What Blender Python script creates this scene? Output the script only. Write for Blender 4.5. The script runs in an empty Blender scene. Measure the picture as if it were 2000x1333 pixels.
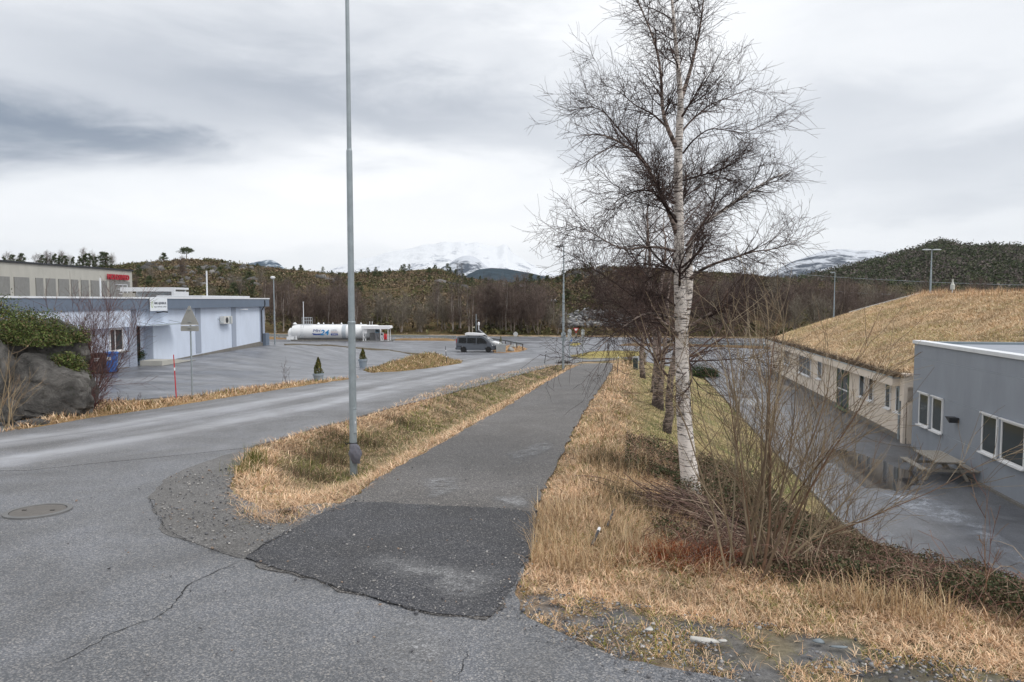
import bpy, bmesh, math, random
import numpy as np
from mathutils import Vector, Matrix, noise as mnoise
from mathutils.geometry import delaunay_2d_cdt

scene = bpy.context.scene
R = math.radians
# ------------------------------------------------------------------ camera
FPX = 1333.0; CX, CY = 1000.0, 666.5
PITCH = math.atan((666.5 - 587.0) / FPX); EYE = 2.6
cam_d = bpy.data.cameras.new("camera"); cam = bpy.data.objects.new("camera", cam_d)
scene.collection.objects.link(cam); scene.camera = cam
cam_d.sensor_width = 36.0; cam_d.lens = 36.0 * FPX / 2000.0
cam.location = (0, 0, EYE); cam.rotation_euler = (math.pi/2 - PITCH, 0, 0)
cam_d.clip_start = 0.1; cam_d.clip_end = 20000
scene.render.resolution_x = 1024; scene.render.resolution_y = 682
scene.view_settings.view_transform = 'Standard'; scene.view_settings.look = 'None'
scene.view_settings.gamma = 1.0; scene.view_settings.exposure = 0.42
scene.view_settings.use_curve_mapping = False
# ------------------------------------------------------------------ world: overcast sky
SUN_EL, SUN_AZ = R(52), R(120)        # azimuth clockwise from +Y
world = bpy.data.worlds.new("World"); scene.world = world; world.use_nodes = True
def build_world():
    nt = world.node_tree; nt.nodes.clear(); N = nt.nodes.new; L = nt.links.new
    out = N('ShaderNodeOutputWorld')
    tc = N('ShaderNodeTexCoord'); sep = N('ShaderNodeSeparateXYZ'); L(tc.outputs['Generated'], sep.inputs[0])
    def m(op, a, b=None, c=None):
        n = N('ShaderNodeMath'); n.operation = op
        for i, v in enumerate((a, b, c)):
            if v is None: continue
            if isinstance(v, (int, float)): n.inputs[i].default_value = v
            else: L(v, n.inputs[i])
        return n.outputs[0]
    x, y, z = sep.outputs
    yy = m('MAXIMUM', y, 0.02)
    az = m('ARCTAN2', x, y)                                  # azimuth from +Y
    el = m('ARCSINE', z)
    # cloud deck coordinates (direction projected to a high flat deck)
    zz = m('ADD', m('MAXIMUM', z, 0.0), 0.11)
    u = m('DIVIDE', x, zz); v = m('DIVIDE', y, zz)
    cmb = N('ShaderNodeCombineXYZ'); L(u, cmb.inputs[0]); L(v, cmb.inputs[1])
    cmb2 = N('ShaderNodeCombineXYZ'); L(m('MULTIPLY', az, 1.6), cmb2.inputs[0]); L(m('MULTIPLY', el, 5.2), cmb2.inputs[1])
    def noise(vec, s, det, rough, dist=0.0, off=0):
        n = N('ShaderNodeTexNoise'); n.inputs['Scale'].default_value = s; n.inputs['Detail'].default_value = det
        n.inputs['Roughness'].default_value = rough; n.inputs['Distortion'].default_value = dist
        mp = N('ShaderNodeMapping'); mp.inputs['Location'].default_value = (off, off*0.7, off*0.3)
        L(vec, mp.inputs[0]); L(mp.outputs[0], n.inputs['Vector']); return n.outputs['Fac']
    n1 = noise(cmb.outputs[0], 0.42, 7, 0.55, 0.3, 3.1)
    n2 = noise(cmb2.outputs[0], 2.1, 7, 0.56, 0.35, 7.7)
    n3 = noise(cmb2.outputs[0], 5.5, 8, 0.62, 0.6, 1.3)
    # edge warp
    wz = m('MULTIPLY', m('SUBTRACT', n2, 0.5), 0.16); wa = m('MULTIPLY', m('SUBTRACT', n3, 0.5), 0.16)
    w2 = m('MULTIPLY', m('SUBTRACT', n3, 0.5), 0.035)
    elw = m('ADD', m('ADD', el, wz), w2); azw = m('ADD', m('ADD', az, wz), wa)
    def blob(a0, e0, sa, se, amp):
        # sa, se: half widths in radians
        da = m('DIVIDE', m('SUBTRACT', azw, a0), sa); de = m('DIVIDE', m('SUBTRACT', elw, e0), se)
        d = m('ADD', m('MULTIPLY', da, da), m('MULTIPLY', de, de))
        return m('MULTIPLY', m('POWER', 2.718, m('MULTIPLY', d, -1.0)), amp)
    def pa(px): return math.atan((px-1000)/1333.0)
    def pe(px, py): return math.atan((587-py)/math.hypot(1333, px-1000))
    base = m('ADD', 1.0, m('MULTIPLY', m('SUBTRACT', n1, 0.5), 0.16))
    base = m('ADD', base, m('MULTIPLY', m('SUBTRACT', n2, 0.5), 0.20))
    base = m('ADD', base, m('MULTIPLY', m('SUBTRACT', n3, 0.5), 0.07))
    darks = [(90, 275, .21, .036, .33), (-150, 235, .25, .05, .30), (340, 292, .10, .022, .24), (60, 60, .45, .10, .12), (520, 175, .30, .055, .20), (900, 235, .24, .045, .20), (1080, 120, .14, .05, .09),
             (480, 60, .2, .09, .10), (1120, 300, .14, .026, .13), (1600, 240, .16, .05, .13), (1850, 330, .22, .035, .15), (1900, 400, .1, .018, .11), (1950, 180, .2, .1, .06), (100, 420, .1, .02, .05), (1750, 70, .2, .04, .07), (800, 60, .2, .04, .07), (1000, 400, .3, .015, .04), (1620, 420, .12, .015, .05)]
    brights = [(520, 330, .25, .03, .16), (600, 430, .5, .05, .12), (1230, 80, .15, .06, .10), (1700, 120, .14, .06, .06), (900, 140, .05, .015, .06)]
    val = base
    for (px, py, sa, se, a) in darks: val = m('SUBTRACT', val, blob(pa(px), pe(px, py), sa, se, a))
    for (px, py, sa, se, a) in brights: val = m('ADD', val, blob(pa(px), pe(px, py), sa, se, a))
    cr = N('ShaderNodeValToRGB'); L(m('MULTIPLY', val, 0.8), cr.inputs[0])
    e = cr.color_ramp.elements
    e[0].position = 0.25; e[0].color = (.16, .20, .26, 1)
    e[1].position = 0.90; e[1].color = (.82, .825, .835, 1)
    for p, c in ((.5, (.37, .40, .45, 1)), (.62, (.51, .535, .575, 1)), (.72, (.63, .65, .68, 1)), (.8, (.73, .745, .765, 1))):
        q = e.new(p); q.color = c
    sky = N('ShaderNodeTexSky'); sky.sky_type = 'NISHITA'; sky.sun_disc = False
    sky.sun_elevation = SUN_EL; sky.sun_rotation = SUN_AZ
    skb = N('ShaderNodeBackground'); L(sky.outputs[0], skb.inputs[0]); skb.inputs[1].default_value = 0.06
    clb = N('ShaderNodeBackground'); L(cr.outputs[0], clb.inputs[0]); clb.inputs[1].default_value = 1.07
    mix = N('ShaderNodeMixShader'); mix.inputs[0].default_value = 0.93
    L(skb.outputs[0], mix.inputs[1]); L(clb.outputs[0], mix.inputs[2]); L(mix.outputs[0], out.inputs[0])
build_world()
sd = bpy.data.lights.new("sun", 'SUN'); sd.energy = 1.35; sd.angle = R(25); sd.color = (1, .965, .92)
sun = bpy.data.objects.new("sun", sd); scene.collection.objects.link(sun)
_dir = Vector((math.sin(SUN_AZ)*math.cos(SUN_EL), math.cos(SUN_AZ)*math.cos(SUN_EL), math.sin(SUN_EL)))
sun.rotation_euler = (-_dir).to_track_quat('-Z', 'Y').to_euler()

# ------------------------------------------------------------------ picture <-> place helpers (measuring only)
SP, CP = math.sin(PITCH), math.cos(PITCH)
def ray(px, py):
    a = (px-CX)/FPX; b = (CY-py)/FPX
    return np.array([a, CP + b*SP, -SP + b*CP])
def at(px, py, Y):
    d = ray(px, py); t = Y/d[1]; return (d[0]*t, Y, EYE + d[2]*t)
def sm(a, b, x):
    t = np.clip((np.asarray(x, float)-a)/(b-a), 0, 1); return t*t*(3-2*t)
# ------------------------------------------------------------------ numpy noise
def _h(ix, iy, seed):
    n = (ix*374761393 + iy*668265263 + seed*974634777) & 0xffffffff
    n = ((n ^ (n >> 13)) * 1274126177) & 0xffffffff
    return ((n ^ (n >> 16)) & 0xffff) / 65535.0
def vn(x, y, seed=0):
    x = np.asarray(x, float); y = np.asarray(y, float)
    ix = np.floor(x).astype(np.int64); iy = np.floor(y).astype(np.int64)
    fx = x-ix; fy = y-iy; fx = fx*fx*(3-2*fx); fy = fy*fy*(3-2*fy)
    a = _h(ix, iy, seed); b = _h(ix+1, iy, seed); c = _h(ix, iy+1, seed); d = _h(ix+1, iy+1, seed)
    return (a*(1-fx)+b*fx)*(1-fy) + (c*(1-fx)+d*fx)*fy
def fbm(x, y, seed=0, o=4, g=.5):
    s = 0; a = 1; t = 0
    for k in range(o):
        s = s + a*vn(np.asarray(x)*2**k + 17.3*k, np.asarray(y)*2**k - 9.1*k, seed+k); t += a; a *= g
    return s/t
# ------------------------------------------------------------------ terrain height
def plane(y):
    y = np.asarray(y, float)
    a = -0.046*y
    w = sm(70, 90, y)
    return a*(1-w) + (-3.75)*w
def xr(y): return 0.27 + 0.176*(np.asarray(y, float)-9.6)          # right edge of the footpath
def xl(y): return -2.62 + 0.176*(np.asarray(y, float)-9.8)         # left edge of the footpath
def xrr(y): return np.interp(y, [9, 14.9, 22.8, 35, 51.7, 60], [-8.2, -5.9, -4.1, -.9, 3.0, 5.2])   # right edge of the road
def xv(y): return np.interp(y, [9.2, 9.9, 11.2, 12.6, 15.3, 22.8, 35, 51.7, 60], [-3.3, -3.95, -4.55, -5.05, -5.7, -4.1, -.9, 3.0, 5.2])       # left edge of the verge
def xrl(y): return np.interp(y, [0, 8, 17.6, 23.9, 35.7, 60.8, 75], [-30, -20, -13.2, -11.6, -9.6, -5.9, -3])
LOTZ = -4.24
def bank_s(x, y):
    sp = np.asarray(x)-xr(y); sf = np.asarray(y) - (7.5-0.35*np.asarray(x)-.30*np.maximum(0, np.asarray(x)-3))
    k = 1.2; h = np.clip(0.5+0.5*(sf-sp)/k, 0, 1)
    return sf*(1-h)+sp*h - k*h*(1-h)
def H(x, y):
    x = np.asarray(x, float); y = np.asarray(y, float)
    p = plane(y); z = p.copy() if hasattr(p, 'copy') else p
    # left car park lies higher than the road further on
    w = 1-sm(-22, -12.5, x)
    raise_ = np.maximum(0, -1.45-p)*(1-sm(62, 96, y))
    z = z + w*raise_
    # ditch between road and footpath
    a = xv(y)+.1; b = xl(y); g = np.maximum(b-a, .1); t = np.clip((x-a)/g, 0, 1)
    z = z - np.clip(.13*g, 0, .6)*np.sin(math.pi*t)**1.5*sm(9.8, 13, y)*(1-sm(47, 52, y))
    # bank on the right down to the yard
    s = bank_s(x, y); toe = 8.1 + 2.0*(1-sm(15, 21, y))
    lot = LOTZ + (0.49)*sm(64, 84, y)
    T = np.maximum(p-lot, 0)
    u = np.clip((s/toe - .09)/.91, 0, 1)
    S = np.clip(u*1.06, 0, 1); S = S - .03*np.sin(2*math.pi*np.clip(S, 0, 1))
    z = z - T*S*(1-sm(72, 88, y))
    return z
def gp(px, py, off=0.0):
    d = ray(px, py); t0 = 1.0; t = 1.0
    while t < 400:
        X, Y, Z = d[0]*t, d[1]*t, EYE+d[2]*t
        if Z < float(H(X, Y))+off: break
        t0 = t; t *= 1.01
    for _ in range(24):
        m_ = .5*(t0+t)
        if EYE+d[2]*m_ < float(H(d[0]*m_, d[1]*m_))+off: t = m_
        else: t0 = m_
    return (d[0]*t, d[1]*t)
def pp(px, py):                                            # on the sloping plane of road and path
    d = ray(px, py); t = 5.0
    for _ in range(60):
        Y = d[1]*t; t = (float(plane(Y))-EYE)/d[2]*.5 + t*.5
    return (d[0]*t, d[1]*t)
def inpoly(x, y, poly):
    x = np.asarray(x); y = np.asarray(y); c = np.zeros(x.shape, bool); n = len(poly)
    j = n-1
    for i in range(n):
        xi, yi = poly[i]; xj, yj = poly[j]
        if yi != yj:
            c ^= ((yi > y) != (yj > y)) & (x < (xj-xi)*(y-yi)/(yj-yi)+xi)
        j = i
    return c
def dpoly(x, y, poly):
    x = np.asarray(x, float); y = np.asarray(y, float); d = np.full(x.shape, 1e9); n = len(poly)
    for i in range(n):
        ax, ay = poly[i]; bx, by = poly[(i+1) % n]; L2 = (bx-ax)**2+(by-ay)**2+1e-12
        t = np.clip(((x-ax)*(bx-ax)+(y-ay)*(by-ay))/L2, 0, 1)
        d = np.minimum(d, np.hypot(x-ax-t*(bx-ax), y-ay-t*(by-ay)))
    return d
# ------------------------------------------------------------------ materials
def srgb(r, g, b):
    f = lambda c: (c/255/12.92 if c <= 10 else ((c/255+.055)/1.055)**2.4)
    return (f(r), f(g), f(b), 1)
MATS = {}
def node_mat(name):
    m = bpy.data.materials.new(name); m.use_nodes = True; nt = m.node_tree
    b = nt.nodes['Principled BSDF']; MATS[name] = m
    return m, nt, b
def ramp(nt, fac, stops):
    cr = nt.nodes.new('ShaderNodeValToRGB'); nt.links.new(fac, cr.inputs[0]); e = cr.color_ramp.elements
    while len(e) > 2: e.remove(e[-1])
    e[0].position, e[0].color = stops[0][0], tuple(stops[0][1])[:3]+(1,)
    e[1].position, e[1].color = stops[-1][0], tuple(stops[-1][1])[:3]+(1,)
    for p, c in stops[1:-1]: q = e.new(p); q.color = tuple(c)[:3]+(1,)
    return cr.outputs[0]
def nz(nt, scale, det=4, rough=.5, dist=0, coord='Object', sc=(1, 1, 1), rot=0, kind='noise', loc=(0, 0, 0)):
    tc = nt.nodes.new('ShaderNodeTexCoord'); mp = nt.nodes.new('ShaderNodeMapping')
    mp.inputs['Scale'].default_value = sc; mp.inputs['Rotation'].default_value = (0, 0, rot); mp.inputs['Location'].default_value = loc
    nt.links.new(tc.outputs[coord], mp.inputs[0])
    if kind == 'noise':
        n = nt.nodes.new('ShaderNodeTexNoise'); n.inputs['Scale'].default_value = scale
        n.inputs['Detail'].default_value = det; n.inputs['Roughness'].default_value = rough; n.inputs['Distortion'].default_value = dist
        nt.links.new(mp.outputs[0], n.inputs['Vector']); return n.outputs['Fac']
    n = nt.nodes.new('ShaderNodeTexVoronoi'); n.inputs['Scale'].default_value = scale
    nt.links.new(mp.outputs[0], n.inputs['Vector']); return n
def mixc(nt, fac, a, b, mode='MIX'):
    n = nt.nodes.new('ShaderNodeMix'); n.data_type = 'RGBA'; n.blend_type = mode
    for i, v in ((0, fac), (6, a), (7, b)):
        if isinstance(v, (int, float)): n.inputs[i].default_value = v
        elif isinstance(v, tuple): n.inputs[i].default_value = v
        else: nt.links.new(v, n.inputs[i])
    return n.outputs[2]
def mth(nt, op, a, b=None, clamp=False):
    n = nt.nodes.new('ShaderNodeMath'); n.operation = op; n.use_clamp = clamp
    for i, v in enumerate((a, b)):
        if v is None: continue
        if isinstance(v, (int, float)): n.inputs[i].default_value = v
        else: nt.links.new(v, n.inputs[i])
    return n.outputs[0]
def bump(nt, b, h, strength=.3, dist=.01):
    n = nt.nodes.new('ShaderNodeBump'); n.inputs['Strength'].default_value = strength; n.inputs['Distance'].default_value = dist
    nt.links.new(h, n.inputs['Height']); nt.links.new(n.outputs[0], b.inputs['Normal'])
def simple(name, col, rough=.6, var=.12, scale=3.0, metal=0, bmp=0.0, bscale=40, spec=.5, coord='Object'):
    """painted / plain surface with gentle grime and tone variation"""
    m, nt, b = node_mat(name)
    c = np.array(col[:3]); f = nz(nt, scale, 5, .6, coord=coord)
    nt.links.new(ramp(nt, f, [(.25, c*(1-var)), (.5, c), (.75, np.minimum(c*(1+var), .95))]), b.inputs['Base Color'])
    b.inputs['Roughness'].default_value = rough; b.inputs['Metallic'].default_value = metal
    b.inputs['Specular IOR Level'].default_value = spec
    if bmp: bump(nt, b, nz(nt, bscale, 4, .6, coord=coord), bmp, .01)
    return m
def multi(name, stops, scale, rough=.85, det=6, rgh=.6, bmp=.4, bscale=None, sc=(1, 1, 1), dist=0, spec=.3, bd=.02):
    m, nt, b = node_mat(name)
    f = nz(nt, scale, det, rgh, dist, sc=sc)
    nt.links.new(ramp(nt, f, stops), b.inputs['Base Color'])
    b.inputs['Roughness'].default_value = rough; b.inputs['Specular IOR Level'].default_value = spec
    if bmp: bump(nt, b, nz(nt, bscale or scale*3, 5, .65, sc=sc), bmp, bd)
    return m
def attrmat(name, rough=.8, spec=.2, trans=0.0):
    """colour carried by the mesh (per blade, leaf or twig), a little noise on top"""
    m, nt, b = node_mat(name)
    a = nt.nodes.new('ShaderNodeAttribute'); a.attribute_name = 'Col'
    f = nz(nt, 9, 3, .6)
    c = mixc(nt, 1.0, a.outputs['Color'], ramp(nt, f, [(.3, (.78, .78, .78)), (.7, (1.15, 1.15, 1.15))]), 'MULTIPLY')
    nt.links.new(c, b.inputs['Base Color']); b.inputs['Roughness'].default_value = rough
    b.inputs['Specular IOR Level'].default_value = spec
    return m
def asphalt(name, lo, hi, fleck, streak=0.0, fleck_amt=.5, rough=.62, gs=150.0, tone=.9, wet=0.0, lanes=None):
    m, nt, b = node_mat(name); lk = nt.links.new
    big = nz(nt, .35, 5, .6, .4); mid = nz(nt, 2.2, 6, .65); 
    c = ramp(nt, big, [(.3, lo), (.7, hi)])
    c = mixc(nt, 1.0, c, ramp(nt, mid, [(.25, (.86, .86, .86)), (.75, (1.13, 1.13, 1.13))]), 'MULTIPLY')
    # stones in the surface
    v = nz(nt, gs, kind='vor'); sep = nt.nodes.new('ShaderNodeSeparateColor'); lk(v.outputs['Color'], sep.inputs[0])
    st = ramp(nt, sep.outputs[0], [(0, np.array(lo[:3])*.5), (.45, np.array(lo[:3])*.95), (.7, np.array(hi[:3])*1.15), (1, fleck)])
    c = mixc(nt, fleck_amt, c, st)
    v2 = nz(nt, gs*.45, kind='vor'); s2 = nt.nodes.new('ShaderNodeSeparateColor'); lk(v2.outputs['Color'], s2.inputs[0])
    pale = mth(nt, 'GREATER_THAN', s2.outputs[1], .955); near = mth(nt, 'LESS_THAN', v2.outputs['Distance'], .34)
    c = mixc(nt, mth(nt, 'MULTIPLY', mth(nt, 'MULTIPLY', pale, near), .75), c, tuple(fleck)[:3]+(1,))
    rgh = None
    if streak:
        tcx = nt.nodes.new('ShaderNodeTexCoord'); mp = nt.nodes.new('ShaderNodeMapping'); mp.inputs['Scale'].default_value = (9.0, .09, 1)
        lk(tcx.outputs['UV'], mp.inputs[0]); n = nt.nodes.new('ShaderNodeTexNoise'); n.inputs['Scale'].default_value = 1.0
        n.inputs['Detail'].default_value = 6; n.inputs['Roughness'].default_value = .6; n.inputs['Distortion'].default_value = .25; lk(mp.outputs[0], n.inputs['Vector'])
        fine = nz(nt, .8, 6, .7, .6, sc=(1, .35, 1), rot=.25)
        s = mth(nt, 'MULTIPLY', n.outputs['Fac'], mth(nt, 'ADD', fine, .5))
        # dry salt-bleached wheel tracks, following the lane
        if lanes:
            su = nt.nodes.new('ShaderNodeSeparateXYZ'); lk(tcx.outputs['UV'], su.inputs[0])
            tot = None
            wob = mth(nt, 'MULTIPLY', mth(nt, 'SUBTRACT', nz(nt, .25, 4, .6), .5), .12)
            uu = mth(nt, 'ADD', su.outputs[0], wob)
            for (c0, w0, a0) in lanes:
                d = mth(nt, 'DIVIDE', mth(nt, 'SUBTRACT', uu, c0), w0)
                g = mth(nt, 'MULTIPLY', mth(nt, 'POWER', 2.718, mth(nt, 'MULTIPLY', mth(nt, 'MULTIPLY', d, d), -1.0)), a0)
                tot = g if tot is None else mth(nt, 'ADD', tot, g)
            s = mth(nt, 'ADD', mth(nt, 'MULTIPLY', s, .55), mth(nt, 'MULTIPLY', tot, mth(nt, 'ADD', n.outputs['Fac'], .1)))
        c = mixc(nt, ramp(nt, s, [(.3, (0, 0, 0)), (.75, (streak,)*3)]), c, tuple(np.array(hi[:3])*2.1)+(1,))
    tone_ = nz(nt, .55, 6, .62, .8, loc=(7, 2, 0)); c = mixc(nt, 1.0, c, ramp(nt, tone_, [(.32, (.80, .79, .78)), (.5, (1, 1, 1)), (.66, (1.16, 1.17, 1.20))]), 'MULTIPLY')
    lk(c, b.inputs['Base Color'])
    if wet:
        wf = nz(nt, .22, 5, .55, .5, sc=(1, 1.4, 1), loc=(3, 1, 0))
        c2 = mixc(nt, ramp(nt, wf, [(.44, (wet,)*3), (.56, (0, 0, 0))]), c, mixc(nt, 1.0, c, (.62, .62, .64, 1), 'MULTIPLY')); lk(c2, b.inputs['Base Color'])
        lk(ramp(nt, wf, [(.44, (rough*.55,)*3), (.56, (rough,)*3)]), b.inputs['Roughness'])
    else: b.inputs['Roughness'].default_value = rough
    b.inputs['Specular IOR Level'].default_value = .4
    bump(nt, b, mth(nt, 'ADD', v.outputs['Distance'], nz(nt, gs*.5, 3, .6)), .55, .006)
    return m
# ------------------------------------------------------------------ objects
ROOT = scene.collection
def tag(o, label=None, cat=None, group=None, kind=None):
    if label: o['label'] = label
    if cat: o['category'] = cat
    if group: o['group'] = group
    if kind: o['kind'] = kind
    return o
def empty(name, loc, rz=0, label=None, cat=None, group=None):
    o = bpy.data.objects.new(name, None); ROOT.objects.link(o); o.empty_display_size = .2
    o.location = loc; o.rotation_euler = (0, 0, rz)
    return tag(o, label, cat, group)
def link_mesh(name, me, mats, parent=None, smooth=False):
    for m in (mats if isinstance(mats, (list, tuple)) else [mats]): me.materials.append(m)
    if smooth: me.shade_smooth()
    o = bpy.data.objects.new(name, me); ROOT.objects.link(o)
    if parent is not None: o.parent = parent
    return o
def copy_tree(o, parent=None):
    c = o.copy(); ROOT.objects.link(c)
    if parent is not None: c.parent = parent
    for ch in list(o.children): copy_tree(ch, c)
    return c
class MB:
    def __init__(s): s.v = []; s.f = []; s.mi = []; s.cur = 0
    def add(s, vs, fs):
        n = len(s.v); s.v += [tuple(map(float, p)) for p in vs]; s.f += [tuple(i+n for i in f) for f in fs]; s.mi += [s.cur]*len(fs); return s
    def box(s, x0, x1, y0, y1, z0, z1, top=None):
        t = top or (x0, x1, y0, y1)
        return s.add([(x0, y0, z0), (x1, y0, z0), (x1, y1, z0), (x0, y1, z0), (t[0], t[2], z1), (t[1], t[2], z1), (t[1], t[3], z1), (t[0], t[3], z1)],
                     [(3, 2, 1, 0), (4, 5, 6, 7), (0, 1, 5, 4), (1, 2, 6, 5), (2, 3, 7, 6), (3, 0, 4, 7)])
    def prism(s, poly, y0, y1, axis='y'):
        """poly in (a,z); extruded along y (or x)"""
        n = len(poly); P = (lambda a, c, b: (a, c, b)) if axis == 'y' else ((lambda a, c, b: (c, a, b)) if axis == 'x' else (lambda a, c, b: (a, b, c)))
        vs = [P(a, y0, b) for a, b in poly]+[P(a, y1, b) for a, b in poly]
        fs = [tuple(range(n))[::-1], tuple(range(n, 2*n))]+[(i, (i+1) % n, n+(i+1) % n, n+i) for i in range(n)]
        return s.add(vs, fs)
    def cyl(s, p0, p1, r0, r1=None, n=12, cap=True):
        r1 = r0 if r1 is None else r1; a = Vector(p0); b = Vector(p1); d = (b-a).normalized()
        u = d.orthogonal().normalized(); w = d.cross(u)
        vs = []
        for c, r in ((a, r0), (b, r1)):
            for k in range(n):
                t = 2*math.pi*k/n; vs.append(c+(u*math.cos(t)+w*math.sin(t))*r)
        fs = [(k, (k+1) % n, n+(k+1) % n, n+k) for k in range(n)]
        if cap: fs += [tuple(range(n))[::-1], tuple(range(n, 2*n))]
        return s.add(vs, fs)
    def lathe(s, prof, n=20, c=(0, 0, 0), axis='z', cap=True):
        vs = []
        for r, h in prof:
            for k in range(n):
                t = 2*math.pi*k/n; p = (r*math.cos(t), r*math.sin(t), h)
                if axis == 'x': p = (h, r*math.cos(t), r*math.sin(t))
                vs.append((p[0]+c[0], p[1]+c[1], p[2]+c[2]))
        m = len(prof); fs = [(i*n+k, i*n+(k+1) % n, (i+1)*n+(k+1) % n, (i+1)*n+k) for i in range(m-1) for k in range(n)]
        if cap: fs += [tuple(range(n))[::-1], tuple(range((m-1)*n, m*n))]
        return s.add(vs, fs)
    def path(s, pts, r, n=8):
        rr = r if hasattr(r, '__len__') else [r]*len(pts)
        for i in range(len(pts)-1): s.cyl(pts[i], pts[i+1], rr[i], rr[i+1], n)
        return s
    def build(s, name, mat, parent=None, smooth=False, bevel=0, seg=2):
        me = bpy.data.meshes.new(name); me.from_pydata(s.v, [], s.f)
        if len(set(s.mi)) > 1: me.polygons.foreach_set('material_index', s.mi)
        bm = bmesh.new(); bm.from_mesh(me)
        if bevel: 
            bmesh.ops.remove_doubles(bm, verts=bm.verts, dist=1e-5)
            bmesh.ops.bevel(bm, geom=bm.edges[:], offset=bevel, segments=seg, affect='EDGES', clamp_overlap=True)
        bmesh.ops.recalc_face_normals(bm, faces=bm.faces); bm.to_mesh(me); bm.free()
        o = link_mesh(name, me, mat, parent)
        if smooth:
            me.shade_smooth(); me.set_sharp_from_angle(angle=R(35))
        return o
def npmesh(name, V, F, cols=None, smooth=False, mats=None, parent=None):
    """V (n,3); F (m,k) array of equal-sized faces or list of arrays"""
    Fs = F if isinstance(F, list) else [F]
    me = bpy.data.meshes.new(name); me.vertices.add(len(V)); me.vertices.foreach_set('co', np.ascontiguousarray(V, dtype=np.float32).ravel())
    tot = sum(f.size for f in Fs); npoly = sum(len(f) for f in Fs)
    me.loops.add(tot); me.polygons.add(npoly)
    me.loops.foreach_set('vertex_index', np.concatenate([f.ravel() for f in Fs]).astype(np.int32))
    sizes = np.concatenate([np.full(len(f), f.shape[1]) for f in Fs]); starts = np.concatenate([[0], np.cumsum(sizes)[:-1]])
    me.polygons.foreach_set('loop_start', starts.astype(np.int32))
    me.update(calc_edges=True); me.validate()
    if cols is not None:
        ca = me.color_attributes.new('Col', 'FLOAT_COLOR', 'POINT'); c4 = np.ones((len(V), 4), np.float32); c4[:, :3] = cols
        ca.data.foreach_set('color', c4.ravel())
    return link_mesh(name, me, mats, parent, smooth)
def tubes(P, Rd, n):
    """P (N,K,3) polylines, Rd (N,K) radii -> verts, quads"""
    N, K, _ = P.shape
    T = np.empty_like(P); T[:, 1:-1] = P[:, 2:]-P[:, :-2]; T[:, 0] = P[:, 1]-P[:, 0]; T[:, -1] = P[:, -1]-P[:, -2]
    T /= np.linalg.norm(T, axis=2, keepdims=True)+1e-9
    ref = np.zeros((N, 1, 3)); ref[:] = (0.83, 0.31, 0.12); A = np.cross(T, ref); ln = np.linalg.norm(A, axis=2, keepdims=True)
    A = A/(ln+1e-9); B = np.cross(T, A)
    th = np.arange(n)*2*math.pi/n
    V = P[:, :, None, :] + Rd[:, :, None, None]*(A[:, :, None, :]*np.cos(th)[None, None, :, None]+B[:, :, None, :]*np.sin(th)[None, None, :, None])
    idx = np.arange(N*K*n).reshape(N, K, n); a = idx[:, :-1]; b = np.roll(a, -1, axis=2); c = idx[:, 1:]; d = np.roll(c, -1, axis=2)
    return V.reshape(-1, 3), np.stack([a, b, d, c], axis=-1).reshape(-1, 4)
def resample(pts, K):
    pts = np.array(pts, float); d = np.concatenate([[0], np.cumsum(np.linalg.norm(np.diff(pts[:, :3], axis=0), axis=1))])
    t = np.linspace(0, d[-1], K)
    # smooth (cubic-ish) by resampling then relaxing
    out = np.stack([np.interp(t, d, pts[:, k]) for k in range(pts.shape[1])], axis=1)
    for _ in range(2): out[1:-1] = out[1:-1]*.5+.25*(out[:-2]+out[2:])
    return out
def grow(rg, P, Rd, M, t0, t1, lmin, lmax, ang, sd, up, K, wig, rf, rend, outward=None, lpow=0.0, rmax=1):
    N, Q, _ = P.shape
    seg = np.linalg.norm(np.diff(P, axis=1), axis=2).sum(1); idx = rg.choice(N, M, p=seg/seg.sum())
    t = t0+(t1-t0)*rg.random(M); f = t*(Q-1); i0 = np.minimum(f.astype(int), Q-2); fr = (f-i0)[:, None]
    p = P[idx, i0]*(1-fr)+P[idx, i0+1]*fr; tan = P[idx, i0+1]-P[idx, i0]; tan /= np.linalg.norm(tan, axis=1, keepdims=True)+1e-9
    r = Rd[idx, i0]*(1-fr[:, 0])+Rd[idx, i0+1]*fr[:, 0]
    q = rg.normal(size=(M, 3))
    if outward is not None: q[:, 2] += outward
    q -= (q*tan).sum(1)[:, None]*tan; q /= np.linalg.norm(q, axis=1, keepdims=True)+1e-9
    a = np.radians(ang+sd*rg.normal(size=M))[:, None]; d = tan*np.cos(a)+q*np.sin(a)
    L = (lmin+(lmax-lmin)*rg.random(M))*(1-lpow*t); out = np.empty((M, K, 3)); out[:, 0] = p; st = (L/(K-1))[:, None]
    for k in range(1, K):
        d = d + rg.normal(size=(M, 3))*wig; d[:, 2] += up
        d /= np.linalg.norm(d, axis=1, keepdims=True); out[:, k] = out[:, k-1]+d*st
    r0 = np.minimum(np.maximum(r*rf, rend*1.3), rmax); s = np.linspace(0, 1, K)[None, :]
    return out, r0[:, None]*(1-s)+rend*s
def merge(parts):
    V = []; F = []; o = 0
    for v, f in parts: V.append(v); F.append(f+o); o += len(v)
    return np.concatenate(V), np.concatenate(F)
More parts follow.
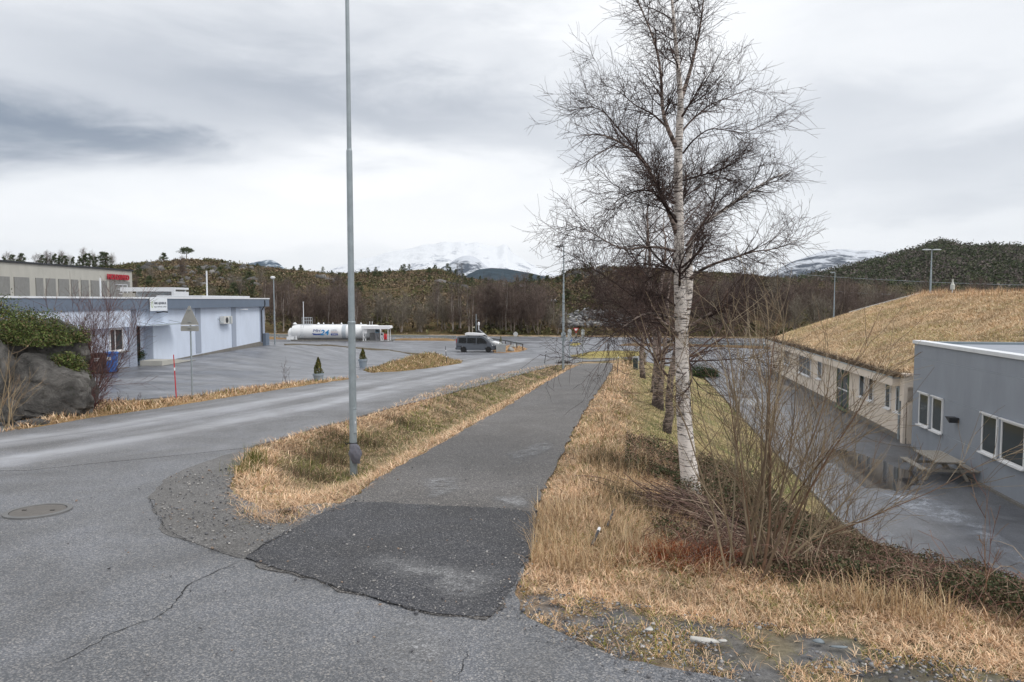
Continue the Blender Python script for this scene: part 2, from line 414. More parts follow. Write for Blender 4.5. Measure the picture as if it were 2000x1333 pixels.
def blades(rg, pos, L, W, lean, cols, curl=.6, up=None):
    """grass blades: pos (n,3), length, width, lean (0 upright..1 flat)"""
    n = len(pos); th = rg.random(n)*2*math.pi; d = np.stack([np.cos(th), np.sin(th), np.zeros(n)], 1)
    side = np.stack([-d[:, 1], d[:, 0], np.zeros(n)], 1)
    le = np.clip(lean+rg.normal(size=n)*.22, .02, 1.35)[:, None]
    d1 = d*np.sin(le*1.2)+np.array([0, 0, 1.])*np.cos(le*1.2); l2 = le+curl*rg.random((n, 1)); d2 = d*np.sin(l2*1.3)+np.array([0, 0, 1.])*np.cos(l2*1.3)
    d2[:, 2] = np.maximum(d2[:, 2], -.25)
    L = L[:, None]; W = W[:, None]*.5; m_ = pos+d1*L*.5; e = m_+d2*L*.5
    V = np.stack([pos-side*W, pos+side*W, m_-side*W*.8, m_+side*W*.8, e], 1).reshape(-1, 3)
    b = (np.arange(n)*5)[:, None]
    return V, [b+np.array([[0, 1, 3, 2]]), b+np.array([[2, 3, 4]])], np.repeat(cols, 5, axis=0)
def leaves(rg, pos, size, cols, flat=0.0, asp=.5):
    n = len(pos); a = rg.normal(size=(n, 3)); a[:, 2] *= (1-flat); a /= np.linalg.norm(a, axis=1, keepdims=True)+1e-9
    b = np.cross(a, rg.normal(size=(n, 3))); b /= np.linalg.norm(b, axis=1, keepdims=True)+1e-9
    s = size[:, None]; V = np.stack([pos-a*s*.5, pos+b*s*asp*.5, pos+a*s*.5, pos-b*s*asp*.5], 1).reshape(-1, 3)
    i = (np.arange(n)*4)[:, None]
    return V, i+np.array([[0, 1, 2, 3]]), np.repeat(cols, 4, axis=0)
def pick(rg, n, pal, jit=.15):
    """random colours out of a palette of (weight, colour)"""
    w = np.array([p[0] for p in pal], float); c = np.array([p[1][:3] for p in pal]); i = rg.choice(len(pal), n, p=w/w.sum())
    return c[i]*(1+jit*rg.normal(size=(n, 1))).clip(.5, 1.6)
# ------------------------------------------------------------------ palettes (linear albedo)
STRAW = [(4, (.64, .43, .27)), (3, (.50, .32, .19)), (3, (.80, .60, .41)), (1.2, (.27, .16, .09)), (.5, (.27, .25, .11))]
DITCH = [(3, (.42, .30, .19)), (2, (.19, .18, .07)), (2, (.24, .16, .10)), (1.5, (.12, .14, .045)), (1, (.6, .46, .3))]
LAWN = [(4, (.44, .345, .18)), (3, (.31, .28, .12)), (3, (.54, .42, .25)), (1.5, (.20, .21, .08))]
TWIG_D = [(3, (.085, .058, .052)), (2, (.12, .075, .062)), (1, (.06, .045, .04))]
# ------------------------------------------------------------------ outlines of the paved and green areas, in metres
P_VERGE = [pp(*q) for q in [(498, 872), (470, 895), (458, 925), (446, 960), (455, 1000), (500, 1025), (560, 1033), (640, 1000), (700, 968), (760, 925), (850, 875), (925, 832), (1000, 790), (1060, 752), (1110, 724), (1135, 714), (1100, 711), (1060, 715), (1000, 727), (930, 742), (870, 757), (815, 776), (760, 798), (690, 820), (620, 838), (560, 855)]]
P_PATH = [pp(*q) for q in [(500, 1110), (560, 1033), (640, 1000), (700, 968), (760, 925), (850, 875), (925, 832), (1000, 790), (1060, 752), (1110, 724), (1135, 712), (1196, 712), (1195, 722), (1175, 755), (1150, 790), (1120, 842), (1100, 880), (1075, 940), (1045, 1000), (1032, 1060), (1035, 1090), (1000, 1150), (985, 1190), (950, 1215), (840, 1205), (700, 1165)]]
P_PATCH = [pp(*q) for q in [(480, 1096), (520, 1062), (570, 1040), (640, 1000), (700, 986), (760, 987), (860, 994), (960, 997), (1042, 1006), (1036, 1050), (1034, 1092), (1010, 1135), (985, 1180), (960, 1212), (915, 1212), (840, 1205), (760, 1185), (690, 1163), (600, 1135)]]
P_GRAVEL = [pp(*q) for q in [(470, 883), (400, 905), (330, 935), (296, 972), (303, 1005), (325, 1042), (365, 1063), (410, 1080), (478, 1096), (525, 1064), (575, 1040), (560, 1030), (500, 1018), (462, 995), (450, 960), (463, 915)]]
P_FORE = [(-13, 22)] + [pp(*q) for q in [(498, 872), (455, 925), (444, 960), (520, 1000), (640, 985), (800, 1000), (1044, 1004), (1038, 1090), (1008, 1150), (1020, 1205), (1100, 1240), (1200, 1288), (1320, 1312), (1440, 1333), (1700, 1380)]] + [(5, 4.0), (9, 2.8), (9, -8), (-34, -8), (-34, 12.5), (-20, 14.0), (-15.6, 17.4)]
yy_ = np.array([14.0, 17.6, 20, 23.9, 30, 35.7, 45, 52, 60.8, 66])
P_ROAD = [(float(xrl(y)), float(y)) for y in yy_] + [(8.0, 66)] + [pp(1110, 713), pp(1085, 714)] + [(float(xrr(y)), float(y)) for y in (45, 35, 28, 22.8, 18, 14.9)] + [(-9, 12.5), (-16, 12.0)]
P_PARK = [(-24.9, 26.5), (-15.2, 24.6), (-13.2, 27.5)] + [(float(xrl(y))+.8, float(y)) for y in (29, 32, 35.7, 45, 52, 60.8, 66)] + [(-2, 72), (-8, 112), (-90, 114), (-80, 64), (-23.4, 62.5), (-24.1, 40)]
P_JUNC = [(float(xrl(62))+1, 62), (5.3, 59.0), (8, 60.5), (11.0, 66), (18.0, 66.5), (24.4, 66.5), (60, 66.5), (60, 104), (0, 114), (-20, 114), (-14, 80)]
toe_y = [62, 50, 40, 30, 24, 21]
P_YARD = [(float(xr(y))+7.95, y) for y in toe_y] + [(10.2, 18.6), (10.7, 16.6), (11.5, 14.6), (13.5, 13.1), (16.5, 11.6)] + [(12.99+.18*y+.25, y) for y in (11.6, 20, 30, 40, 50, 60, 66)] + [(20, 67.5)]
P_RSHOULD = [pp(*q) for q in [(1008, 1150), (1040, 1150), (1180, 1180), (1400, 1215), (1600, 1240), (1850, 1300), (2000, 1340)]] + [(9, 4.6), (9, 2.8), (5, 4.0)] + [pp(*q) for q in [(1700, 1380), (1440, 1333), (1320, 1312), (1200, 1288), (1100, 1240), (1020, 1205)]]
# ------------------------------------------------------------------ ground sheet
def axis(parts):
    out = []
    for a, b, n in parts: out += list(np.linspace(a, b, n, endpoint=False))
    return np.array(out+[parts[-1][1]])
GX = axis([(-220, -60, 16), (-60, -26, 34), (-26, -9, 44), (-9, 14, 110), (14, 30, 40), (30, 80, 25), (80, 260, 18)])
GY = axis([(-30, 0, 10), (0, 4, 14), (4, 26, 120), (26, 70, 90), (70, 140, 46)])
def green_colour(x, y):
    """real colour of soil / turf in each zone"""
    n1 = fbm(x*1.3, y*1.3, 3); n2 = fbm(x*.35, y*.35, 11); n3 = fbm(x*5, y*5, 5)
    straw = np.array([.34, .245, .155]); dk = np.array([.12, .095, .06]); gr = np.array([.13, .13, .055]); lawn = np.array([.31, .25, .13]); soil = np.array([.06, .05, .04]); gravel = np.array([.15, .15, .155])
    def mx(a, b, t): t = np.clip(t, 0, 1)[..., None]; return a*(1-t)+b*t
    c = mx(np.broadcast_to(straw, x.shape+(3,)), dk, sm(.45, .7, n1)); c = mx(c, gr, sm(.5, .75, n2)*.7)
    s = bank_s(x, y)
    l = sm(15.5, 19, y)*sm(1.2, 2.4, s)*(1-sm(66, 70, y))*(x < 40)
    c = mx(c, mx(np.broadcast_to(lawn, x.shape+(3,)), np.array([.15, .16, .06]), sm(.42, .7, fbm(x*.9, y*.9, 33)))*(.5+1.0*n1[..., None]), l)
    b = sm(2.0, 3.2, s)*(1-sm(16.5, 19, y)); c = mx(c, soil, b)
    sh = inpoly(x, y, P_RSHOULD); c = mx(c, gravel*(.6+.7*n3[..., None]), sh*(.35+.6*sm(.42, .55, fbm(x*4, y*4, 78))))
    return c*(.8+.4*n3[..., None])
X_, Y_ = np.meshgrid(GX, GY, indexing='ij'); Z_ = H(X_, Y_) - .02
Z_ = Z_ - .06*sm(0, .4, np.where(inpoly(X_, Y_, P_PATH) | inpoly(X_, Y_, P_ROAD) | inpoly(X_, Y_, P_FORE), np.minimum(np.minimum(dpoly(X_, Y_, P_PATH)+9*(~inpoly(X_, Y_, P_PATH)), dpoly(X_, Y_, P_ROAD)+9*(~inpoly(X_, Y_, P_ROAD))), dpoly(X_, Y_, P_FORE)+9*(~inpoly(X_, Y_, P_FORE))), 0))
Z_ -= .10*(inpoly(X_, Y_, P_YARD) | inpoly(X_, Y_, P_PARK) | inpoly(X_, Y_, P_JUNC))
pav_ = inpoly(X_, Y_, P_PATH) | inpoly(X_, Y_, P_ROAD) | inpoly(X_, Y_, P_FORE) | inpoly(X_, Y_, P_YARD) | inpoly(X_, Y_, P_PARK)
Z_ += np.where(pav_, 0, (fbm(X_*2.2, Y_*2.2, 21)-.5)*.12*sm(0.1, .6, dpoly(X_, Y_, P_PATH)))
m_ground, nt, b = node_mat('turf_soil')
a_ = nt.nodes.new('ShaderNodeAttribute'); a_.attribute_name = 'Col'
nt.links.new(mixc(nt, 1.0, a_.outputs['Color'], ramp(nt, nz(nt, 14, 6, .7), [(.3, (.6, .6, .6)), (.7, (1.35, 1.35, 1.35))]), 'MULTIPLY'), b.inputs['Base Color'])
b.inputs['Roughness'].default_value = .95; b.inputs['Specular IOR Level'].default_value = .15; bump(nt, b, nz(nt, 30, 5, .7), .8, .03)
ni, nj = X_.shape; ii = np.arange(ni*nj).reshape(ni, nj)
F_ = np.stack([ii[:-1, :-1], ii[1:, :-1], ii[1:, 1:], ii[:-1, 1:]], -1).reshape(-1, 4)
g_ = npmesh('ground', np.stack([X_, Y_, Z_], -1).reshape(-1, 3), F_, green_colour(X_, Y_).reshape(-1, 3), True, m_ground); tag(g_, kind='structure')
m_far = multi('moorland', [(.3, (.06, .055, .03)), (.7, (.12, .10, .06))], .02, bmp=0)
o = npmesh('terrain', np.array([(-7000, -800, -14), (7000, -800, -14), (7000, 8200, -14), (-7000, 8200, -14)], float), np.array([[0, 1, 2, 3]]), mats=m_far); tag(o, kind='structure')
# ------------------------------------------------------------------ paved sheets
rs = random.Random(4)
def sheet(name, poly, step, off, mat, jit=0.0, uvf=None, hf=None, skirt=.1, kind='structure', bumpf=None, keep=0):
    pts = []
    n = len(poly)
    for i in range(n):
        a = poly[i]; b_ = poly[(i+1) % n]; d = math.dist(a, b_); k = max(1, int(d/(min(step, .10 if (a[1] < 13 and b_[1] < 13) else .4) if jit else step)))
        for j in range(k):
            t = j/k; x = a[0]+(b_[0]-a[0])*t; y = a[1]+(b_[1]-a[1])*t
            if jit and d > 0: q = (float(fbm(x*2.3, y*2.3, 77, 3))-.5)*2*jit+(float(fbm(x*11, y*11, 79, 2))-.5)*.07; x += -(b_[1]-a[1])/d*q; y += (b_[0]-a[0])/d*q
            pts.append((x, y))
    P = np.array(pts); nb = len(P)
    gx, gy = np.meshgrid(np.arange(P[:, 0].min(), P[:, 0].max(), step), np.arange(P[:, 1].min(), P[:, 1].max(), step), indexing='ij')
    gx = gx.ravel(); gy = gy.ravel(); k = inpoly(gx, gy, pts) & (dpoly(gx, gy, pts) > step*.35)
    inner = np.stack([gx[k], gy[k]], 1)
    r = delaunay_2d_cdt([Vector(p) for p in P]+[Vector(p) for p in inner], [], [list(range(nb))], 1, 1e-5, False)
    V = np.array([(v.x, v.y) for v in r[0]]); hh = (hf or H)(V[:, 0], V[:, 1])+off
    if bumpf is not None: hh = hh + bumpf(V[:, 0], V[:, 1], dpoly(V[:, 0], V[:, 1], pts))
    verts = [(float(a), float(b_), float(c)) for (a, b_), c in zip(V, hh)]; faces = [tuple(f) for f in r[2]]
    cen = np.array([V[list(f)].mean(0) for f in faces]); ok = inpoly(cen[:, 0], cen[:, 1], pts); faces = [f for f, k_ in zip(faces, ok) if k_]
    # skirt along the border
    ec = {}
    for f in faces:
        for q in range(len(f)):
            e = (f[q], f[(q+1) % len(f)]); ec[tuple(sorted(e))] = ec.get(tuple(sorted(e)), []) + [e]
    low = {}
    for k_, es in ec.items():
        if len(es) == 1 and skirt:
            a, b_ = es[0]
            for v in (a, b_):
                if v not in low: low[v] = len(verts); verts.append((verts[v][0], verts[v][1], verts[v][2]-skirt))
            faces.append((b_, a, low[a], low[b_]))
    me = bpy.data.meshes.new(name); me.from_pydata(verts, [], faces)
    bm = bmesh.new(); bm.from_mesh(me); bm.faces.ensure_lookup_table()
    for f in bm.faces:
        if abs(f.normal.z) > .3 and f.normal.z < 0: f.normal_flip()
    bm.to_mesh(me); bm.free()
    if uvf:
        uv = me.uv_layers.new(name='UVMap'); co = np.array([verts[l.vertex_index][:2] for l in me.loops])
        uv.data.foreach_set('uv', np.stack(uvf(co[:, 0], co[:, 1]), 1).astype(np.float32).ravel())
    o = link_mesh(name, me, mat, None, smooth=bumpf is not None); 
    if kind: o['kind'] = kind
    return o
LO, HI = (.115, .12, .135, 1), (.165, .17, .187, 1)
m_road = asphalt('road_asphalt', (.12, .123, .132, 1), (.165, .168, .178, 1), (.42, .39, .35, 1), streak=.85, fleck_amt=.45, gs=75, lanes=[(.30, .10, .62), (.60, .10, .62), (.1, .03, .2)])
m_fore = asphalt('coarse_asphalt', (.11, .115, .125, 1), (.165, .17, .182, 1), (.38, .355, .33, 1), fleck_amt=.62, gs=85)
m_path = asphalt('path_asphalt', (.068, .064, .062, 1), (.108, .102, .098, 1), (.5, .46, .42, 1), fleck_amt=.5, gs=80)
m_patch = asphalt('new_asphalt', (.028, .029, .034, 1), (.052, .053, .059, 1), (.40, .38, .36, 1), fleck_amt=.38, gs=90, rough=.7)
m_park = asphalt('car_park_asphalt', (.12, .125, .137, 1), (.17, .175, .19, 1), (.3, .3, .3, 1), streak=.5, fleck_amt=.25, gs=30, wet=.9)
m_yard = asphalt('yard_asphalt', (.085, .088, .095, 1), (.135, .138, .148, 1), (.3, .3, .3, 1), streak=.4, fleck_amt=.3, gs=45, wet=.55, rough=.6)
m_gravel = asphalt('gravel', (.11, .107, .104, 1), (.155, .15, .146, 1), (.30, .29, .28, 1), fleck_amt=.6, gs=85, rough=.9)
uv_road = lambda x, y: ((x-xrl(y))/(xrr(y)-xrl(y)), y)
sheet('car_park', P_PARK, 2.0, .012, m_park, uvf=lambda x, y: (y*.09+x*.03, x-y*.2))
sheet('junction', P_JUNC, 2.0, .022, m_park, uvf=lambda x, y: (y*.08, x))
sheet('service_yard', P_YARD, 1.0, .01, m_yard, uvf=lambda x, y: ((x-.18*y)*.12, y), hf=lambda x, y: LOTZ+.49*sm(64, 84, y))
sheet('road', P_ROAD, 1.2, .032, m_road, jit=.06, uvf=uv_road)
sheet('forecourt', P_FORE, .8, .024, m_fore, jit=.05, hf=lambda x, y: plane(y))
sheet('footpath', P_PATH, .6, .036, m_path, jit=.12, hf=lambda x, y: plane(y), skirt=.02)
sheet('gravel_shoulder', P_GRAVEL, .2, .030, m_gravel, jit=.10, hf=lambda x, y: plane(y), skirt=.004)
sheet('asphalt_patch', P_PATCH, .3, .043, m_patch, jit=.05, hf=lambda x, y: plane(y), skirt=.004)
# worn pale blotches, dust and repairs on the tarmac
def blot(name, pts, mat, off, jit=.08, step=.08, yard=False):
    f = (lambda p: gp(*p)) if yard else (lambda p: pp(*p))
    return sheet(name, [f(p) for p in pts], step, off, mat, jit=jit, hf=(lambda x, y: LOTZ+0*x) if yard else (lambda x, y: plane(y)), skirt=0)
def dustmat(name, col, amt, sc):
    m, nt, b = node_mat(name); lk = nt.links.new
    b.inputs['Base Color'].default_value = tuple(col)+(1,); b.inputs['Roughness'].default_value = .85
    v = nz(nt, 70, kind='vor'); s2 = nt.nodes.new('ShaderNodeSeparateColor'); lk(v.outputs['Color'], s2.inputs[0])
    lk(ramp(nt, s2.outputs[0], [(0, np.array(col)*.55), (.6, np.array(col)), (1, np.array(col)*1.9)]), b.inputs['Base Color'])
    tc = nt.nodes.new('ShaderNodeTexCoord'); uv = nt.nodes.new('ShaderNodeSeparateXYZ'); lk(tc.outputs['UV'], uv.inputs[0])
    f = mth(nt, 'MULTIPLY', uv.outputs[0], ramp(nt, nz(nt, sc, 7, .7), [(.36, (0, 0, 0)), (.62, (amt,)*3)]))
    lk(mth(nt, 'MINIMUM', f, amt), b.inputs['Alpha'])
    return m
m_dust = dustmat('pale_dust', (.26, .26, .265), .75, 4.0)
def dusty(name, pts, mat, off, yard=False, fall=.35, step=.12):
    f = (lambda p: gp(*p)) if yard else (lambda p: pp(*p)); P = [f(p) for p in pts]
    return sheet(name, P, step, off, mat, hf=(lambda x, y: LOTZ+0*x) if yard else (lambda x, y: plane(y)), skirt=0, uvf=lambda x, y: (np.clip(dpoly(x, y, P)/fall, 0, 1)*1.0, y))
dusty('dust_patch', [(680, 1090), (760, 1085), (900, 1110), (1000, 1120), (980, 1160), (930, 1190), (860, 1185), (800, 1150), (720, 1125)], m_dust, .050)
dusty('dust_patch', [(900, 1265), (1000, 1245), (1090, 1255), (1100, 1300), (1090, 1400), (1000, 1400), (1000, 1330), (960, 1290)], m_dust, .034)
dusty('dust_patch', [(740, 1190), (880, 1205), (930, 1240), (900, 1330), (800, 1380), (700, 1300)], m_dust, .034)
dusty('dust_patch', [(820, 940), (900, 935), (905, 965), (830, 985)], m_dust, .050, fall=.2)
dusty('dust_patch', [(955, 975), (1040, 970), (1040, 1000), (960, 1000)], m_dust, .050, fall=.2)
dusty('dust_patch', [(985, 890), (1075, 860), (1090, 880), (1000, 920)], m_dust, .050, fall=.25)
dusty('dust_patch', [(1700, 960), (1790, 955), (1880, 990), (1990, 1060), (2060, 1120), (2060, 1170), (1950, 1090), (1860, 1030), (1740, 1000)], dustmat('salt_stain', (.36, .38, .42), .9, 2.2), .020, yard=True, fall=.6, step=.25)
dusty('dust_patch', [(1600, 1000), (1700, 1010), (1800, 1060), (1900, 1130), (1800, 1100), (1690, 1060)], dustmat('salt_stain_faint', (.30, .32, .35), .6, 1.2), .020, yard=True, fall=.8, step=.25)
m_crack = simple('tar_crack', (.012, .012, .013), .9)
def crack(pts, w, off=.052, name='pavement_crack', seed=1):
    rg_ = random.Random(seed); P = [pp(*p) for p in pts]; L = []
    for a, b_ in zip(P, P[1:]):
        k = max(2, int(math.dist(a, b_)/.05))
        for j in range(k): t = j/k; L.append((a[0]+(b_[0]-a[0])*t+rg_.gauss(0, .010), a[1]+(b_[1]-a[1])*t+rg_.gauss(0, .010)))
    vs = []; fs = []
    for i, (x, y) in enumerate(L):
        q = L[min(i+1, len(L)-1)]; p = L[max(i-1, 0)]; dx, dy = q[0]-p[0], q[1]-p[1]; d = math.hypot(dx, dy)+1e-6
        ww = w*(.3+rg_.random()*.9)*(min(1, i/6, (len(L)-1-i)/6)+.1); z = float(plane(y))+off
        vs += [(x-dy/d*ww, y+dx/d*ww, z), (x+dy/d*ww, y-dx/d*ww, z)]
        if i: fs.append((2*i-2, 2*i-1, 2*i+1, 2*i))
    m = MB(); m.add(vs, fs); o = m.build(name, m_crack); o['kind'] = 'structure'
crack([(478, 1098), (430, 1118), (392, 1135), (365, 1150), (347, 1175), (330, 1196), (300, 1215), (225, 1240), (182, 1268), (140, 1290), (60, 1318)], .006, .030)
crack([(292, 975), (303, 1003), (325, 1042), (362, 1062), (410, 1080), (478, 1096)], .006, .049, seed=2)
crack([(478, 1096), (525, 1066), (575, 1042)], .006, .050, seed=3)
crack([(318, 1043), (290, 1050), (268, 1058)], .006, .030, seed=4)
crack([(480, 1100), (600, 1137), (690, 1165), (760, 1186), (840, 1207), (915, 1215)], .005, .051, seed=5)
crack([(915, 1275), (905, 1310), (890, 1345)], .006, .030, seed=6)
# main road beyond, with its own verge
def ribbon(name, L, Rr, mat, off, n=40, hf=None, uv=True):
    A = resample([(*p, 0) for p in L], n); B = resample([(*p, 0) for p in Rr], n); hf = hf or H
    vs = []; fs = []
    for i in range(n):
        for q in (A[i], B[i]): vs.append((q[0], q[1], float(hf(q[0], q[1]))+off))
        if i: fs.append((2*i-2, 2*i-1, 2*i+1, 2*i))
    o = MB().add(vs, fs).build(name, mat); o['kind'] = 'structure'; return o
MRC = lambda x: 113.5 - .15*x
mx_ = np.linspace(-150, 150, 40)
ribbon('main_road', [(x, MRC(x)-4.5) for x in mx_], [(x, MRC(x)+5.5) for x in mx_], m_park, .045, 60, hf=lambda x, y: -3.75)
m_line = simple('road_paint', (.7, .7, .68), .7, .2)
ribbon('road_marking', [(x, MRC(x)+4.9) for x in mx_], [(x, MRC(x)+5.05) for x in mx_], m_line, .053, 60, hf=lambda x, y: -3.75)
m_kerb = simple('kerb_concrete', (.24, .24, .24), .8, .2, 4, bmp=.3)
def kerb(pts, h=.1, w=.12, name='kerb', hf=None, closed=False):
    hf = hf or H; P = list(pts)+([pts[0]] if closed else []); P = [tuple(q) for q in resample([(*p, 0) for p in P], max(4, len(P)*5))[:, :2]]
    vs = []; fs = []
    for i, (x, y) in enumerate(P):
        q = P[min(i+1, len(P)-1)]; p = P[max(i-1, 0)]; dx, dy = q[0]-p[0], q[1]-p[1]; d = math.hypot(dx, dy)+1e-6; nx, ny = -dy/d*w/2, dx/d*w/2; z = float(hf(x, y))
        vs += [(x-nx, y-ny, z-.1), (x-nx, y-ny, z+h), (x+nx, y+ny, z+h), (x+nx, y+ny, z-.1)]
        if i: a = 4*i-4; b_ = 4*i; fs += [(a, a+1, b_+1, b_), (a+1, a+2, b_+2, b_+1), (a+2, a+3, b_+3, b_+2)]
    o = MB().add(vs, fs).build(name, m_kerb); o['kind'] = 'structure'; return o
kerb([(float(xr(y))+7.95, y) for y in (20, 26, 34, 44, 54, 60)], .07, .11, hf=lambda x, y: LOTZ)
kerb([pp(1097, 713.5), pp(1145, 712.5), pp(1197, 711.5)], .05, .35)
# islands in the junction
m_isl = m_ground
def mound(name, poly, hgt, step, fall, kb=True, col=(.30, .25, .09)):
    o = sheet(name, poly, step, .03, m_ground, jit=.15, bumpf=lambda x, y, d: hgt*sm(0, fall, d)*(1+.5*(fbm(x*.8, y*.8, 9)-.5)), skirt=.15)
    me = o.data; n = len(me.vertices); co = np.empty(n*3, np.float32); me.vertices.foreach_get('co', co); co = co.reshape(-1, 3)
    ca = me.color_attributes.new('Col', 'FLOAT_COLOR', 'POINT'); nn = fbm(co[:, 0]*1.2, co[:, 1]*1.2, 31)[:, None]
    c = np.ones((n, 4), np.float32); c[:, :3] = np.array(col)*(.55+.9*nn); ca.data.foreach_set('color', c.ravel())
    if kb: kerb([p for p in poly], .13, .14, closed=True)
    return o
P_IS1 = [gp(*q) for q in [(1110, 696), (1150, 688), (1200, 686), (1260, 688), (1262, 695), (1215, 702), (1150, 703), (1118, 701)]]
P_IS2 = [gp(*q) for q in [(1108, 676), (1118, 671), (1134, 671), (1138, 674), (1124, 678)]]
P_MOUND = [gp(*q) for q in [(708, 724), (760, 712), (800, 704), (845, 703), (905, 706), (900, 711), (850, 719), (780, 727), (725, 729)]]
P_STRIP = [gp(*q) for q in [(-40, 858), (60, 830), (150, 806), (215, 797), (300, 790), (345, 783), (420, 772), (520, 757), (600, 748), (650, 743), (712, 738), (690, 741), (600, 754), (500, 770), (400, 785), (300, 801), (180, 818), (80, 836), (0, 848), (-40, 862)]]
P_GEND = [gp(*q) for q in [(985, 690), (1015, 688), (1030, 683), (1020, 678), (1000, 676), (975, 678), (960, 682), (965, 690)]]
P_RVERGE = [gp(*q) for q in [(1205, 676), (1300, 677), (1400, 679), (1515, 683), (1515, 679), (1400, 676), (1300, 673.5), (1215, 673)]]
mound('traffic_island', P_IS1, .10, .8, 1.0)
mound('traffic_island', P_IS2, .12, .6, .8)
mound('grass_mound', P_MOUND, .75, .7, 3.0, False, (.22, .15, .07))
mound('grass_strip', P_STRIP, .10, .35, .5, False, (.30, .20, .10))
mound('grass_bank', P_GEND, .25, .7, 2.0, False, (.33, .2, .10))
mound('grass_bank', P_RVERGE, .25, 1.0, 1.5, False, (.18, .12, .07))
vx = np.linspace(-130, -9, 24)
P_LVERGE = [(x, MRC(x)-8.6) for x in vx]+[(x, MRC(x)-4.7) for x in vx[::-1]]
mound('grass_bank', P_LVERGE, .3, 2.5, 1.5, False, (.26, .17, .09))
P_CPEDGE = [gp(*q) for q in [(555, 672.5), (620, 674.5), (690, 679), (760, 683.5), (850, 693), (870, 700), (880, 704), (850, 696), (760, 685), (690, 680.5), (620, 676), (555, 674)]]
mound('grass_strip', P_CPEDGE, .05, .8, .5, False, (.12, .10, .07))
# puddles
m_pud, nt, b = node_mat('puddle_water'); b.inputs['Base Color'].default_value = (.05, .05, .052, 1); b.inputs['Roughness'].default_value = .07; b.inputs['Specular IOR Level'].default_value = .7
def puddle(pts, jit=.4): return blot('puddle', pts, m_pud, .016, jit=jit, step=.3, yard=True)
puddle([(1590, 880), (1650, 878), (1720, 900), (1790, 925), (1800, 945), (1760, 962), (1690, 955), (1640, 925), (1600, 905)])
puddle([(1440, 778), (1480, 780), (1500, 786), (1470, 794), (1440, 788)])

puddle([(1480, 742), (1560, 760), (1540, 765), (1480, 752)])
# ------------------------------------------------------------------ hills and mountains
def ridge(name, sil, Yc, Y0, z0, mat, cols=None, step=6, rows=40, rough=.0, back=1.6, seed=1, pw=.8, ns=.02, x0=None, tint=None, toe=None):
    px = np.arange(sil[0][0], sil[-1][0]+1, step, dtype=float); sy = np.interp(px, [s[0] for s in sil], [s[1] for s in sil])
    k = np.ones(3)/3; sy[1:-1] = np.convolve(sy, k, 'same')[1:-1]
    yc = np.interp(px, [s[0] for s in Yc], [s[1] for s in Yc]) if hasattr(Yc, '__len__') else np.full(px.shape, float(Yc))
    T = (px-1000)/FPX; el = (587-sy)/FPX; zc = EYE+el*yc
    y0 = toe(T) if toe is not None else np.full(px.shape, float(Y0))
    u = np.concatenate([np.linspace(0, 1, rows), np.linspace(1, back, 10)[1:]]); UU, TT = np.meshgrid(u, T, indexing='ij')
    Yg = y0[None, :]+(yc-y0)[None, :]*UU; Xg = TT*Yg
    pr = np.where(UU <= 1, np.clip(UU, 0, 1)**pw, 1-(UU-1)*1.1)
    Zg = z0+(zc[None, :]-z0)*pr
    amp = rough*np.abs(zc[None, :]-z0)*np.sin(np.pi*np.clip(UU, 0, 1))**.7
    Zg = Zg + amp*(fbm(Xg*ns, Yg*ns*.8, seed, 5, .55)-.5)*2
    Zg = np.maximum(Zg, -13.5)
    ni, nj = Xg.shape; I = np.arange(ni*nj).reshape(ni, nj); F = np.stack([I[:-1, :-1], I[:-1, 1:], I[1:, 1:], I[1:, :-1]], -1).reshape(-1, 4)
    V = np.stack([Xg, Yg, Zg], -1)
    o = npmesh(name, V.reshape(-1, 3), F, None, True, mat); o['kind'] = 'structure'
    return o, V, UU
def hillmat(name, pal, scale, bscale, bd, rock=None, sc=(1, 1, 1)):
    m, nt, b = node_mat(name); lk = nt.links.new
    c = ramp(nt, nz(nt, scale, 8, .68, .4, sc=sc), pal)
    c = mixc(nt, 1.0, c, ramp(nt, nz(nt, scale*6, 5, .7, sc=sc), [(.3, (.55, .55, .55)), (.7, (1.45, 1.45, 1.45))]), 'MULTIPLY')
    if rock: c = mixc(nt, ramp(nt, nz(nt, rock[0], 9, .72, .5, sc=(1, 1, 2.2)), [(rock[1], (0, 0, 0)), (rock[1]+.05, (1, 1, 1))]), c, tuple(rock[2])+(1,))
    lk(c, b.inputs['Base Color']); b.inputs['Roughness'].default_value = 1; b.inputs['Specular IOR Level'].default_value = .05
    bump(nt, b, nz(nt, bscale, 6, .7), .9, bd); return m
m_hill = hillmat('heath', [(.3, (.045, .045, .018)), (.45, (.085, .065, .033)), (.55, (.13, .095, .05)), (.7, (.07, .075, .025)), (.8, (.20, .14, .08))], .045, .3, 1.0, (.035, .66, (.22, .22, .23)))
m_wood = hillmat('wooded_slope', [(.3, (.025, .032, .014)), (.5, (.05, .05, .03)), (.62, (.07, .06, .045)), (.8, (.04, .055, .02))], .02, .1, 3.0)
SIL_H = [(-900, 540), (-300, 522), (0, 526), (200, 524), (250, 518), (300, 513), (370, 508), (420, 508), (460, 515), (520, 523), (600, 530), (660, 536), (700, 534), (760, 531), (800, 529), (850, 525), (868, 529), (900, 540), (930, 548), (1000, 553), (1060, 550), (1098, 542), (1112, 530), (1140, 526), (1200, 524), (1280, 527), (1350, 531), (1450, 537), (1520, 546), (1640, 556), (1800, 562), (2100, 565), (2900, 568)]
toeY = lambda T: 125.0/(1+.15*T)
hill, VH, UH = ridge('hill', SIL_H, [(-900, 330), (300, 270), (600, 300), (860, 300), (1000, 330), (1150, 240), (1280, 250), (1500, 300), (2900, 330)], 130, -3.9, m_hill, rough=.10, seed=5, pw=.85, ns=.035, toe=toeY, rows=60)
